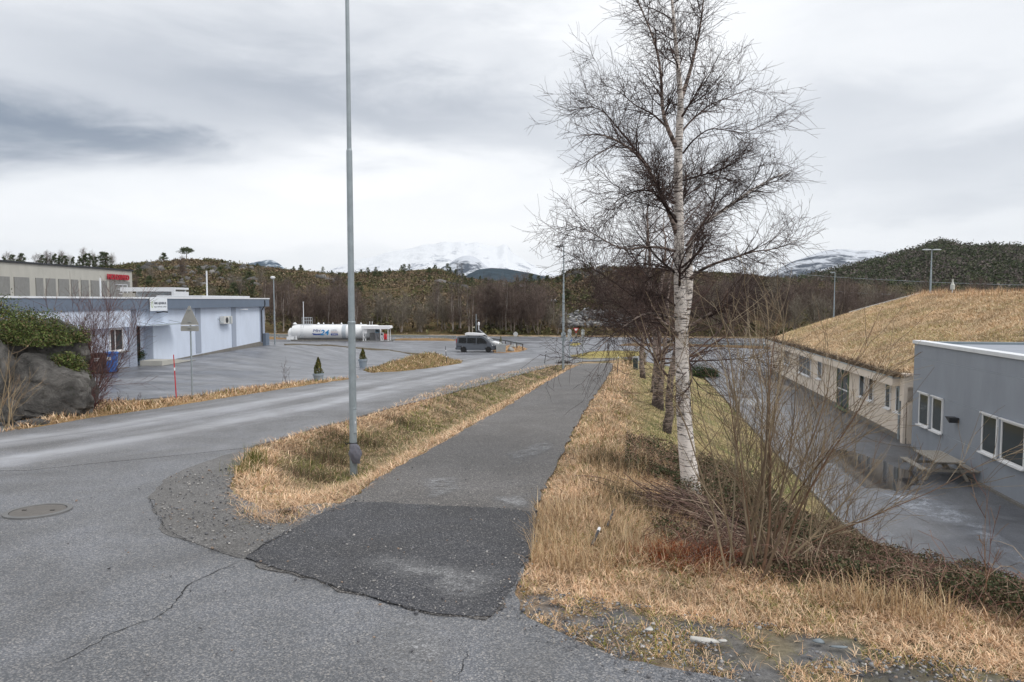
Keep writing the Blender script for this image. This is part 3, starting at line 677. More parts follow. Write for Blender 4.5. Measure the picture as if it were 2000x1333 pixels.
SIL_W = [(1380, 560), (1480, 553), (1540, 548), (1580, 540), (1620, 530), (1660, 520), (1700, 511), (1740, 500), (1770, 491), (1800, 483), (1815, 474), (1830, 471), (1845, 472), (1865, 480), (1890, 481), (1950, 480), (2000, 482), (2200, 475), (2900, 470)]
wood, VW, UW = ridge('wooded_hill', SIL_W, 620, 300, -4, m_wood, rough=.05, seed=8, pw=.9, ns=.012, rows=50)
def snowmat(name, rockcol, snowcol, scale, thr, soft, bd, blend=None):
    m, nt, b = node_mat(name); lk = nt.links.new
    n = nz(nt, scale, 10, .72, .3, sc=(1, .5, 2.0)); geo = nt.nodes.new('ShaderNodeNewGeometry'); sp = nt.nodes.new('ShaderNodeSeparateXYZ'); lk(geo.outputs['Position'], sp.inputs[0])
    hgt = mth(nt, 'MULTIPLY', sp.outputs[2], blend[0]) if blend else 0.0
    f = mth(nt, 'ADD', mth(nt, 'ADD', n, hgt), blend[1] if blend else 0.0)
    c = ramp(nt, f, [(thr, rockcol), (thr+soft, snowcol)])
    lk(c, b.inputs['Base Color']); b.inputs['Roughness'].default_value = .9; b.inputs['Specular IOR Level'].default_value = .1
    bump(nt, b, nz(nt, scale*.6, 8, .7, sc=(1, 1, 1)), 1.0, bd); return m
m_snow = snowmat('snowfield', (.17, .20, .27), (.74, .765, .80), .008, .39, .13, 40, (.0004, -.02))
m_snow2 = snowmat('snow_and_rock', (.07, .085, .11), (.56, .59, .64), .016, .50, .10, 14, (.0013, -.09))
m_blue = hillmat('haze_blue_forest', [(.3, (.025, .04, .055)), (.7, (.04, .06, .075))], .006, .02, 8)  # blue of the distant air is painted into the forest colour
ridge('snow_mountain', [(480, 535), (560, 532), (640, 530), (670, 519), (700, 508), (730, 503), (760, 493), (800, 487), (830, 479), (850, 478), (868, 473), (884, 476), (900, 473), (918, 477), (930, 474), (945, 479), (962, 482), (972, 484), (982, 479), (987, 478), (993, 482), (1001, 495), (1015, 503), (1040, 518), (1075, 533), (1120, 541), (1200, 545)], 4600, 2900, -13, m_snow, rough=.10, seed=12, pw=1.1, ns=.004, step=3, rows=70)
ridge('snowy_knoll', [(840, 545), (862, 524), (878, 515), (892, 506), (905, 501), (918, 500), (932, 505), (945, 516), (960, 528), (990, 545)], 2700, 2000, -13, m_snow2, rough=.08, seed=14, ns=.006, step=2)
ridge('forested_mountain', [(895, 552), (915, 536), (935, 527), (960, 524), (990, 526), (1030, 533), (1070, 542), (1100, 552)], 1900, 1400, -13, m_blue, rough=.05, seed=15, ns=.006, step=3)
ridge('blue_mountain', [(440, 545), (478, 518), (500, 513), (520, 509), (532, 508), (545, 514), (560, 526), (600, 545)], 2600, 2000, -13, snowmat('haze_blue_rock', (.05, .08, .115), (.6, .66, .72), .012, .56, .1, 10, (.0012, -.1)), rough=.06, seed=16, ns=.006, step=3)  # rock colour tinted blue to stand in for haze over distance
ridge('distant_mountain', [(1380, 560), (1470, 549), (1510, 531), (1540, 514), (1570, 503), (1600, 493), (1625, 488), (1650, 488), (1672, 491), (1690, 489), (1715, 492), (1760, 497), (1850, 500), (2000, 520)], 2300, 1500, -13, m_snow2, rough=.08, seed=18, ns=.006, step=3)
# ------------------------------------------------------------------ materials for built things
def wallmat(name, col, var=.08, sc=1.2, bs=60, bm_=.35):
    m, nt, b = node_mat(name); c = np.array(col); lk = nt.links.new
    base = ramp(nt, nz(nt, sc, 6, .65, sc=(1, 1, .35)), [(.3, c*(1-var)), (.7, c*(1+var*.6))])
    lk(mixc(nt, ramp(nt, nz(nt, 5, 6, .7), [(.62, (0, 0, 0)), (.8, (.25,)*3)]), base, tuple(c*.7)+(1,)), b.inputs['Base Color'])
    b.inputs['Roughness'].default_value = .85; b.inputs['Specular IOR Level'].default_value = .25; bump(nt, b, nz(nt, bs, 4, .6), bm_, .01); return m
m_white = wallmat('pale_render', (.60, .665, .78), .09)
m_slate = wallmat('slate_blue_paint', (.15, .185, .24), .08)
m_greyb = wallmat('grey_blue_render', (.33, .37, .45), .06)
m_plinth = wallmat('concrete_plinth', (.20, .19, .175), .2, 3)
m_cap = simple('white_metal', (.72, .74, .77), .45, .06)
m_glass, nt, b = node_mat('window_glass'); b.inputs['Base Color'].default_value = (.035, .045, .05, 1); b.inputs['Roughness'].default_value = .1; b.inputs['Specular IOR Level'].default_value = .3
m_frame = simple('white_frame', (.78, .78, .79), .5, .05)
m_steel = simple('galvanised_steel', (.30, .345, .37), .5, .14, 6, metal=.25, spec=.5)
m_dark = simple('dark_metal', (.03, .032, .036), .5, .2)
m_black = simple('black_rubber', (.012, .012, .013), .8, .2)
m_wood_ = multi('weathered_timber', [(.3, (.22, .195, .165)), (.55, (.36, .33, .29)), (.75, (.45, .42, .375))], 3, sc=(1, 12, 12), bmp=.5, bscale=8)
m_beige = wallmat('beige_render', (.76, .67, .58), .06)
m_red = simple('red_paint', (.55, .02, .03), .5, .15)
m_blue_p = simple('blue_plastic', (.02, .17, .55), .45, .1)
m_conc = wallmat('precast_concrete', (.46, .45, .41), .1)
m_pebble = wallmat('pebble_panel', (.24, .24, .232), .15, 6, 25, .8)
m_roofing = simple('roofing_felt', (.11, .12, .13), .8, .2)
def fit(text, size, mat, parent=None, name='lettering', ext=.01, loc=(0, 0, 0), rot=(0, 0, 0), sx=1.0, bold=0.0, al='LEFT', shear=0):
    cu = bpy.data.curves.new(name, 'FONT'); cu.body = text; cu.size = size; cu.extrude = ext; cu.align_x = al; cu.offset = bold; cu.shear = shear
    t = bpy.data.objects.new('tmp', cu); ROOT.objects.link(t); dg = bpy.context.evaluated_depsgraph_get(); me = bpy.data.meshes.new_from_object(t.evaluated_get(dg))
    bpy.data.objects.remove(t); me.name = name; me.materials.clear()
    o = link_mesh(name, me, mat, parent); o.location = loc; o.rotation_euler = rot; o.scale = (sx, 1, 1); return o
# ------------------------------------------------------------------ pale office building on the left
# local frame: x runs along the front wall away from the camera, y goes into the building
AX = (.0375, 1.0); RZ = math.atan2(1.0, .0375)
BY0 = 24.0
B = empty('office_building', (-24.64+.0375*BY0, BY0, -1.45), RZ, 'long low pale building with slate blue fascia and recessed glass door', 'building')
K = math.hypot(1, .0375)
def bu(px, off=0.0):                                     # picture column -> metres along that wall
    Y = (24.64+off)/(.0375+(1000-px)/1333.0); return (Y-BY0)*K
zb = lambda z: z+1.45                                    # heights above the building's foot
LEN = bu(515.5); D0, D1 = bu(264), bu(298)
w = MB(); T_ = zb(2.05)
w.box(0, D0, .03, 14, -.5, T_); w.box(D1, LEN, 0, 14, -.5, T_); w.box(D0, D1, .6, 14, -.5, T_); w.box(D0, D1, 0.0, .6, zb(1.02), T_)
# window openings are shown by deep set frames standing in the wall
w.build('wall', m_white, B)
p_ = MB(); p_.prism([(D1+.4, -.6), (LEN, -.6), (LEN, .42), (D1+9, .2), (D1+.4, .02)], -.05, .2); p_.box(0, D0, -.03, .2, -.5, .06); p_.build('plinth', m_plinth, B)
f_ = MB(); f_.box(-2, LEN+.35, -.38, 14, T_, zb(2.70)); f_.build('fascia', m_slate, B)
c_ = MB(); c_.box(-2, LEN+.38, -.42, -.12, zb(2.703), zb(2.80)); c_.box(LEN+.1, LEN+.38, -.12, 14, zb(2.703), zb(2.80)); c_.build('parapet_cap', m_cap, B)
MB().box(-2, LEN+.1, -.1, 14, zb(2.69), zb(2.73)).build('roof', m_roofing, B)
for a, b_ in ((381, 391), (452, 460)): MB().box(bu(a), bu(b_), -.04, .1, .25, T_-.002).build('pilaster', m_slate if 0 else m_greyb, B)
MB().box(bu(507.5), LEN+.03, -.06, .25, .3, T_-.003).build('pilaster', m_greyb, B)
MB().box(bu(249), D0, -.06, .3, -.3, T_-.003).build('pilaster', m_greyb, B)
MB().box(bu(20), bu(246), -.30, .1, zb(1.02), T_-.004).build('upper_panel', m_white, B)
MB().box(0, bu(249)-.01, -.01, .2, 0, zb(-.46)).build('lower_panel', m_greyb, B)
def window(parent, u0, u1, z0, z1, y=0.0, mat_f=None, mull=None, sill=True, dep=.1, out=-1):
    """frame around a pane standing 5 cm proud of the wall (out = -1 : outward is -y)"""
    mat_f = mat_f or m_frame; fw = .07; ya, yb = (y-.05, y+.04) if out < 0 else (y-.04, y+.05)
    m = MB(); m.box(u0, u0+fw, ya, yb, z0, z1).box(u1-fw, u1, ya, yb, z0, z1).box(u0+fw, u1-fw, ya, yb, z0, z0+fw).box(u0+fw, u1-fw, ya, yb, z1-fw, z1)
    for q in (mull or []): m.box(q-.03, q+.03, ya+.005, yb, z0+fw, z1-fw)
    w_ = m.build('window', mat_f, parent)
    g = MB().box(u0+fw, u1-fw, y-.02 if out < 0 else y-.01, y+.01 if out < 0 else y+.02, z0+fw, z1-fw).build('pane', m_glass, w_)
    if sill:
        yy = (y-.16, y-.04) if out < 0 else (y+.04, y+.16)
        MB().box(u0-.05, u1+.05, yy[0], yy[1], z0-.05, z0-.002).build('sill', mat_f, w_); MB().box(u0-.05, u1+.05, yy[0] if out < 0 else y+.04, y-.04 if out < 0 else yy[1]-.04, z1+.002, z1+.05).build('head_flashing', mat_f, w_)
    return w_
for a, b_ in ((128, 176), (212, 238)):
    window(B, bu(a), bu(b_), zb(-.36), zb(.95), -.0, mull=[bu(a)+.4*(bu(b_)-bu(a))])
    MB().box(bu(a)-.25, bu(b_)+.3, -.32, -.17, zb(-.46), zb(-.40)).build('ledge', m_plinth, B)
dr = MB(); dz0, dz1 = zb(-1.25), zb(.95); dx0, dx1 = D0+.35, D1-.55
dr.box(dx0, dx0+.09, .52, .6, dz0, dz1).box(dx1-.09, dx1, .52, .6, dz0, dz1).box(dx0+.09, dx1-.09, .52, .6, dz0, dz0+.1).box(dx0+.09, dx1-.09, .52, .6, dz1-.1, dz1)
door = dr.build('door', m_dark, B); MB().box(dx0+.09, dx1-.09, .55, .58, dz0+.1, dz1-.1).build('pane', m_glass, door)
MB().box(dx0+.14, dx0+.17, .44, .5, dz0+.8, dz0+1.3).build('handle', m_steel, door)
MB().box(D0+.05, D0+.3, .5, .6, dz0, dz1).build('door_frame', m_frame, B)
po = MB(); po.box(dx0+.3, dx0+.6, .535, .548, dz0+1.35, dz0+1.7); po.build('orange_poster', simple('orange_paper', (.6, .16, .05), .7), door)
po = MB(); po.box(dx0+.3, dx0+.6, .535, .548, dz0+.85, dz0+1.28); po.build('white_poster', simple('pale_paper', (.55, .65, .68), .7), door)
cn = MB(); cn.prism([(D0+.05, zb(1.02)), (D1+2.0, zb(1.02)), (D1+2.0, zb(1.06)), (D0+.05, zb(1.06))], -1.05, -.02); cn.build('canopy', simple('frosted_glass', (.5, .56, .62), .2), B)
cb = MB()
for q in (D0+.15, D1+.2, D1+1.9): cb.cyl((q, -.02, zb(1.28)), (q, -1.02, zb(1.08)), .018, n=6)
cb.cyl((D0+.05, -1.03, zb(1.08)), (D1+2.0, -1.03, zb(1.08)), .02, n=6); cb.build('canopy_bracket', m_steel, B)
hp = MB().box(bu(428), bu(444), -.42, -.05, zb(.76), zb(1.36)).build('heat_pump', simple('white_enamel', (.6, .6, .58), .5), B, bevel=.02)
gr = MB().lathe([(.22, 0), (.22, .02), (.05, .025)], 20, axis='x').build('fan_grille', m_dark, hp); gr.rotation_euler = (0, 0, -math.pi/2); gr.location = (bu(433), -.42, zb(1.06))
hs = MB(); [hs.box(bu(438)+.09*k, bu(438)+.09*k+.035, -.435, -.42, zb(.8), zb(1.32)) for k in range(4)]; hs.build('vent_slats', m_steel, hp)
MB().path([(bu(425), -.02, zb(1.2)), (bu(425), -.3, zb(.86)), (bu(446), -.3, zb(.74))], .025, 6).build('bracket', m_steel, B)
for q in (305, 467): 
    l_ = MB().path([(bu(q), -.05, zb(1.80)), (bu(q)+.25, -.35, zb(1.86)), (bu(q)+.5, -.5, zb(1.84))], [.03, .03, .05], 8).build('wall_lamp', m_dark if q == 305 else m_cap, B)
MB().path([(bu(509), -.42, zb(2.6)), (bu(509), -.43, zb(2.2)), (bu(508), -.16, zb(1.7)), (bu(508), -.16, .35)], .05, 10).build('downpipe', m_dark, B)
MB().box(bu(511), LEN+.3, -.35, -.07, -.02, 1.1).build('meter_cabinet', m_slate, B, bevel=.015)
MB().box(bu(408), bu(500), .5, 4, zb(2.73), zb(2.96)).build('roof_hatch', m_cap, B, bevel=.02)
MB().cyl((bu(421), .6, zb(2.73)), (bu(421), .6, zb(4.85)), .055).build('vent_pipe', m_cap, B)
MB().cyl((bu(231), 1.0, zb(2.73)), (bu(231), 1.0, zb(3.9)), .05).build('vent_pipe', m_cap, B)
# signboard on the fascia
SU0, SU1 = bu(266.5, .42), bu(301, .42)
S_ = empty('shop_sign', tuple(B.matrix_basis @ Vector((SU0, -.45, zb(1.95)))) if 0 else (0, 0, 0)); bpy.context.view_layer.update()
sp = Matrix.Translation((-24.64+.0375*BY0, BY0, -1.45)) @ Matrix.Rotation(RZ, 4, 'Z') @ Vector((SU0, -.45, zb(1.93)))
S_.location = sp; S_.rotation_euler = (0, 0, RZ); tag(S_, 'white rectangular signboard reading NMS GJENBRUK on the slate blue fascia', 'sign')
W_ = SU1-SU0; Hh = .86
MB().box(0, W_, -.03, 0, 0, Hh).build('board', simple('sign_white', (.74, .78, .82), .4, .03), S_)
m_ink = simple('sign_ink', (.05, .06, .08), .6)
def flush(t, s, x, z, wd, mat, par, nm='lettering', y=-.034, **k):
    o = fit(t, s, mat, par, nm, .003, (x, y, z), (math.pi/2, 0, 0), **k); o.scale = (wd/max(o.dimensions.x, .01) if 0 else 1, 1, 1)
    bpy.context.view_layer.update(); bw = max(v.co.x for v in o.data.vertices)-min(v.co.x for v in o.data.vertices); o.scale = (wd/bw, 1, 1); return o
flush('NMS GJENBRUK', .20, W_*.22, .42, W_*.72, m_ink, S_, bold=.004)
flush('MILJØ · MØTEPLASS · LOKALT', .10, W_*.22, .22, W_*.72, m_ink, S_)
MB().lathe([(.10, 0), (.13, 0), (.13, .008), (.10, .008)], 20, (0, 0, 0), cap=False).build('ring_logo', simple('lime_ring', (.35, .45, .12), .6), S_)
r_ = [c for c in S_.children if c.name.startswith('ring')][0]
r_.rotation_euler = (math.pi/2, 0, 0); r_.location = (W_*.11, -.032, .40); r_.scale = (.8, 1.5, 1)
# ramp at the door
rp = MB(); rp.prism([(D0+.2, 0.02), (D1+2.6, .02), (D1+1.8, .06), (D0+1.5, .32), (D0+.2, .32)], -1.5, -.1); bm0 = rp
ra = rp.build('entrance_ramp', m_conc); ra.location = B.location; ra.rotation_euler = (0, 0, RZ); tag(ra, 'low grey concrete ramp leading up to the recessed glass door', 'ramp')
# ------------------------------------------------------------------ factory behind with red lettering
FA = lambda Y: -50.2+.0375*Y
FY0 = 48.0; F = empty('factory_building', (FA(FY0), FY0, -1.6), RZ, 'concrete factory hall with grey pebble panels and red lettering above the flat roof', 'building')
def fu(px): return (50.2/(.0375+(1000-px)/1333.0)-FY0)*K
FL = fu(263); FT = 6.2+1.6
MB().box(-15, FL, .15, 25, -1, FT).build('wall', m_conc, F)
MB().box(-15, FL+.1, 0, 25.2, FT+.002, FT+.18).build('roof_edge', m_dark, F)
colp = [-60, -40, -25, -12, 0, 24, 33, 63, 76, 90, 95, 113, 119, 139, 144, 158, 164, 178, 184, 199, 205, 214, 222, 257]
for i in range(0, len(colp)-1):
    if i % 2 == 0 or True:
        pass
pan = [(-60, -42), (-30, -14), (-6, 24), (33, 62), (75, 89), (95, 113), (119, 139), (144, 157), (163, 177), (182, 198), (203, 213), (219, 257)]
for a, b_ in pan: MB().box(fu(a), fu(b_), .06, .2, 0, FT-1.35).build('panel', m_pebble, F)
L_ = fit('HOLDSMED', .82, simple('sign_red', (.38, .015, .03), .5), None, 'red_lettering', .06, (0, 0, 0), (math.pi/2, 0, 0), bold=.035)
lx0, lx1 = fu(212), fu(254); L_.scale = ((lx1-lx0)/max(v.co.x for v in L_.data.vertices), 1.0, 1)
L_.location = Matrix.Translation(F.location) @ Matrix.Rotation(RZ, 4, 'Z') @ Vector((lx0, -.05, FT-1.12)); L_.rotation_euler = (math.pi/2, 0, RZ)
tag(L_, 'row of red capital letters high on the grey factory wall', 'lettering')
st = MB()
for k in range(5): st.box(lx0+1.6+.3*k, lx1-.3, .0, .05, FT-1.75-.55*k, FT-1.68-.55*k)
for q in (lx0+3, lx1-.35): st.box(q, q+.07, 0, .05, FT-4.2, FT-1.68)
st.build('wall_ladder_rails', m_cap, F)
MB().box(fu(160), fu(200), -.35, 0.05, 3.0, 3.6).build('rust_red_awning', simple('dull_red', (.22, .05, .04), .8), F)
# concrete loading structure between the two
Q = empty('loading_bay', (*at(236, 582, 66)[:2], -1.5), RZ+math.pi/2*0, 'open pale concrete loading bay frame with diagonal struts above the office roof', 'loading bay')
q = MB(); qx = 0; LQ = 9.5
Q.rotation_euler = (0, 0, 0); Q.location = (-37.8, 66, -1.5)
q.box(0, 5.2, 0, .3, 4.95, 5.35); q.box(4.95, 5.2, 0, 3, -1, 4.947); q.box(0, 4.947, 2.8, 3.0, -1, 5.1); q.box(0, 5.2, .302, 3, 5.35-.2, 5.35-.002)
q.build('concrete_frame', m_cap, Q)
d_ = MB(); 
for a in (3.0, 4.2): d_.cyl((a-.3, .1, 4.3), (a+.1, .1, 4.9), .04, n=6)
d_.cyl((1.6, .1, 4.75), (4.6, .1, 4.75), .03, n=6).cyl((1.6, .1, 4.4), (4.6, .1, 4.4), .025, n=6).cyl((1.75, .1, 4.0), (1.75, .1, 4.9), .03, n=6).cyl((2.0, .1, 4.0), (2.0, .1, 4.9), .03, n=6)
d_.build('railing', m_steel, Q); MB().box(.2, 1.4, .05, .25, 3.9, 4.8).build('cladding', m_conc, Q)
# ------------------------------------------------------------------ turf-roofed beige wing and grey building on the right
RW = math.atan2(1, .18); WX = lambda Y: 12.99+.18*Y; KR = math.hypot(1, .18)
def wu(px, Y0, off=0.0): return ((12.99-off)/((px-1000)/1333.0-.18)-Y0)*KR
G = empty('turf_roofed_wing', (WX(32.2), 32.2, LOTZ), RW, 'long beige wing under a sloping roof of dry grass', 'building')
gu = lambda px: wu(px, 32.2); GL = (65.0-32.2)*KR
# here the yard is on +y, the building on -y
MB().box(0, GL, -22, 0, -.3, 2.72).build('wall', m_beige, G)
MB().box(-.02, GL, 0, .04, -.3, .28).build('plinth', m_plinth, G)
MB().box(.55, GL+.3, .0, .50, 2.70, 3.08).build('fascia', m_beige, G)
MB().box(.55, GL+.32, .42, .53, 3.083, 3.14).box(.5, .56, .0, .53, 3.07, 3.14).build('eaves_flashing', simple('pale_zinc', (.42, .47, .5), .35, .1, metal=.4), G)
MB().box(0, .56, -.3, .16, 2.0, 3.35).box(-.0, .3, .04, .16, -.3, 1.998).build('corner_pier', m_beige, G)
MB().path([(.62, .2, 2.68), (.62, .12, 2.4), (.62, .12, .1)], .055, 10).build('downpipe', m_steel, G)
def gwin(a, b_, z0, z1, mull=None, mat=None): 
    u0, u1 = sorted((gu(a), gu(b_))); return window(G, u0, u1, z0, z1, 0.02, mat_f=mat, out=1, mull=mull)
for a, b_ in ((1769, 1757), (1746, 1736), (1712, 1703), (1694, 1684), (1609, 1601), (1545, 1534)): gwin(a, b_, 1.35, 2.62)
gwin(1587, 1564, 1.2, 2.62, mull=[gu(1579), gu(1572)])
gd = gwin(1662, 1640, .12, 2.66, mull=[gu(1650)], mat=simple('green_frame', (.12, .17, .10), .6)); gd['label'] = 'tall green framed glazed door with stair behind'
MB().box(*sorted((gu(1662), gu(1640))), .02, .05, 1.28, 1.36).build('transom', m_frame, gd)
# roof: dry-grass slab rising to a ridge 12.9 m back
RIDGE = 13.0; RZ1 = 3.07-LOTZ; RZ0 = 3.05
def roofz(u, d):                                         # d metres back from the eaves
    t = np.clip(d/RIDGE, 0, 1); end = np.clip((GL+.3-u)/4.0, 0, 1)
    z = RZ0+.12+(RZ1-RZ0)*(t**.93) + .10*np.sin(t*math.pi)
    return z - np.clip(d-RIDGE, 0, 99)*.33
uu, dd = np.meshgrid(np.linspace(.4, GL+.3, 110), np.concatenate([np.linspace(-.42, RIDGE, 50), np.linspace(RIDGE+1, 23, 10)]), indexing='ij')
zz = roofz(uu, np.maximum(dd, 0)) + (fbm(uu*1.4, dd*1.4, 41)-.5)*.22
zz = np.where(dd < -.1, RZ0+.15+(fbm(uu*2.2, dd, 44)-.5)*.12, zz)
m_turf, nt, b = node_mat('roof_turf'); cc = ramp(nt, nz(nt, .9, 7, .65, .5, sc=(1, 1, 1)), [(.3, (.34, .24, .14)), (.5, (.52, .39, .25)), (.62, (.36, .31, .15)), (.75, (.6, .47, .31))]); nt.links.new(cc, b.inputs['Base Color'])
b.inputs['Roughness'].default_value = 1; b.inputs['Specular IOR Level'].default_value = .1; bump(nt, b, nz(nt, 14, 5, .7), 1, .06)
I = np.arange(uu.size).reshape(uu.shape); FF = np.stack([I[:-1, :-1], I[1:, :-1], I[1:, 1:], I[:-1, 1:]], -1).reshape(-1, 4)
V0 = np.stack([uu, -dd, zz], -1).reshape(-1, 3); VB = V0.copy(); 
turf = npmesh('turf_roof', V0, FF, None, True, m_turf, G)
# gable end under the turf (far end) and near end
for u_, nm in ((GL+.28, 'gable'), (.42, 'gable')):
    ds = np.linspace(0, 22, 24); m = MB(); poly = [(-d, float(roofz(u_, d))-.06) for d in ds]; m.prism([(0.0, 2.5)]+poly+[(-22, 2.5)], u_-.06, u_, axis='x'); m.build(nm, m_beige, G)
MB().add([p for d in np.linspace(7, RIDGE, 12) for p in ((GL+.26, -d, float(roofz(GL, d))+.10), (GL+.42, -d, float(roofz(GL, d))+.10), (GL+.42, -d, float(roofz(GL, d))-.15))], [f for i in range(11) for f in ((3*i, 3*i+1, 3*i+4, 3*i+3), (3*i+1, 3*i+2, 3*i+5, 3*i+4))]).build('verge_board', m_frame, G)
# dark peat edge along the eaves and tussocks on top of it
pe = MB(); rng0 = np.random.default_rng(5)
us = np.linspace(.45, GL+.2, 150); vs = []
for i, u in enumerate(us):
    h = .22+.16*float(fbm(u*1.3, 3.3, 50)); yo = .44+.08*float(fbm(u*2, 9, 51)); vs += [(u, .30, RZ0+.05), (u, yo, RZ0+.06), (u, yo-.05, RZ0+h), (u, .0, RZ0+.12+h*.5)]
    if i: a = 4*i-4; c = 4*i; pe.f += [(a, a+1, c+1, c), (a+1, a+2, c+2, c+1), (a+2, a+3, c+3, c+2)]; pe.mi += [0]*3
pe.v = [tuple(map(float, p)) for p in vs]; pe.build('peat_edge', multi('peat', [(.3, (.025, .018, .012)), (.6, (.09, .06, .035)), (.8, (.2, .13, .07))], 5, bscale=20), G, smooth=True)
# grey building
GB = empty('grey_building', (WX(31.35)-.04, 31.35, LOTZ), RW, 'flat-roofed grey rendered building with tall white framed windows beside the picnic table', 'building')
zu = lambda px: wu(px, 31.35, 0.0)
Lg = -(32.0-12.0)*KR; GT = 4.86
def part(nm, a, b_, ya, yb, z0, z1, mat, bev=0): return MB().box(a, b_, ya, yb, z0, z1).build(nm, mat, GB, bevel=bev)
m_gwall = wallmat('smooth_grey_render', (.30, .325, .37), .10, .9, 80, .12)
lines = [0.0, 1.26, 2.73, 4.24, GT]                     # panel joints as 15 mm reveals
for i in range(4): part('wall', Lg, 0, -14, .05, lines[i]+(.009 if i else -.4), lines[i+1]-.009 if i < 3 else lines[i+1], m_gwall)
part('joint_strip', Lg, 0, -14.0, .037, 0, GT-.01, simple('joint_grey', (.46, .50, .56), .8))
part('foundation', Lg, .0, .05, .16, -.3, .10, m_plinth)
part('parapet_cap', Lg, .06, -.36, .13, GT+.002, GT+.15, m_cap, .01)
part('parapet', -.35, .06, -14, -.362, GT+.001, GT+.10, simple('grey_flashing', (.20, .24, .265), .5))
part('roof', Lg, -.3, -14, -.3, GT-.3, GT-.02, m_roofing)
for a, b_, z0, z1 in ((1807, 1826.5, 1.28, 2.72), (1833.5, 1854, 1.28, 2.72), (1934, 1965, 1.28, 2.70), (1973, 2022, 1.28, 2.70), (2075, 2140, 1.28, 2.70)):
    u0, u1 = sorted((zu(a), zu(b_))); w_ = window(GB, u0, u1, z0, z1, .06, out=1)
    MB().box(u0+.1, u1-.1, .035, .045, z0+.1, z0+.5).build('blind', simple('pale_blind', (.3, .33, .34), .8), w_)
fx = zu(1882); MB().prism([(fx-.18, 2.18), (fx+.22, 2.18), (fx-.18, 1.98)], .06, .42).build('wall_lamp', m_dark, GB)
mt = MB(); mt.prism([(-3.0, GT+.0), (-6.5, GT+.0), (-6.5, GT+.62), (-6.2, GT+.66), (-3.2, GT+.2)], -9, -3.2); mt.build('roof_light', m_roofing, GB)
# drop edge of turf hanging beside the grey wall
# ------------------------------------------------------------------ picnic table
TB = empty('picnic_table', (WX(26.2)-1.14, 26.2, LOTZ+.02), RW, 'weathered grey timber picnic table with attached benches beside the grey wall', 'picnic table')
n_ = 0; tp = MB()
for k in range(6): tp.box(-1.05, 1.05, -.50+.167*k, -.50+.167*k+.155, .74, .785)
tp.build('tabletop', m_wood_, TB)
for s in (-1, 1):
    be = MB()
    for k in range(2): y0 = s*(.80+.135*k)+(-.06); be.box(-1.05, 1.05, y0, y0+.125, .43, .475)
    be.build('bench', m_wood_, TB)
for s in (-1, 1):
    x = s*.72
    for t in (-1, 1):
        MB().prism([(t*.28, .735), (t*.40, .735), (t*.80, 0), (t*.68, 0)], x-.03, x+.03, axis='x').build('leg', m_wood_, TB)
    MB().box(x+.032, x+.085, -1.0, 1.0, .32, .425).build('bench_beam', m_wood_, TB)
    MB().box(x+.032, x+.085, -.45, .45, .63, .735).build('top_beam', m_wood_, TB)
    MB().prism([(x-s*.04, .36), (x-s*.10, .36), (x-s*.58, .72), (x-s*.50, .72)], -.04, .04, axis='y').build('brace', m_wood_, TB)
def G3(px, py, dz=0.0): x, y = gp(px, py); return (x, y, float(H(x, y))+dz)
def head_flat(m, x0, x1, y, z):                          # flat street-lamp head
    m.prism([(x0, z-.02), (x0+.04*(1 if x1 > x0 else -1), z+.05), (x1, z+.06), (x1, z-.03), ((x0+x1)/2, z-.06)], y-.12, y+.12)
# ------------------------------------------------------------------ street lamps
bx, by_, bz = G3(691, 930)
L1 = empty('street_lamp', (bx, by_, bz), 0, 'tall grey steel street lamp in the verge with a cloth bag tied to its foot', 'street lamp', 'street lamps')
zt = lambda py: EYE+(587-py)/1333*by_*1.0-bz
MB().cyl((0, 0, -.2), (0, 0, zt(632)), .077, .074, 24).build('base_tube', m_steel, L1, True)
MB().lathe([(.066, zt(632)), (.081, zt(632)), (.081, zt(632)+.03), (.066, zt(632)+.05)], 24).build('collar', m_steel, L1, True)
MB().cyl((0, 0, zt(632)), (0, 0, zt(300)), .066, .060, 24).cyl((0, 0, zt(300)), (0, 0, zt(296)), .060, .047, 24).cyl((0, 0, zt(296)), (0, 0, 11.6), .047, .034, 20).path([(0, 0, 11.6), (-.1, 0, 12.05), (-.6, 0, 12.2)], .03, 10).build('pole', m_steel, L1, True)
MB().prism([(-.6, 12.16), (-.62, 12.26), (-1.2, 12.29), (-1.25, 12.23), (-1.0, 12.15)], -.15, .15).build('lamp_head', m_steel, L1)
hz0, hz1 = zt(847), zt(802)
hc = MB(); hc.prism([(.025, hz0), (.083, hz0), (.083, hz1), (.025, hz1)], -.075, -.03); hc.build('hatch_cover', simple('hatch_steel', (.36, .41, .44), .5, .1), L1, bevel=.004)
MB().cyl((.03, -.07, hz1+.01), (.08, -.05, hz1+.05), .014, n=8).build('hatch_lock', m_steel, L1); MB().box(.055, .075, -.0775, -.0752, hz0+.2, hz0+.25).build('sticker', m_frame, L1)
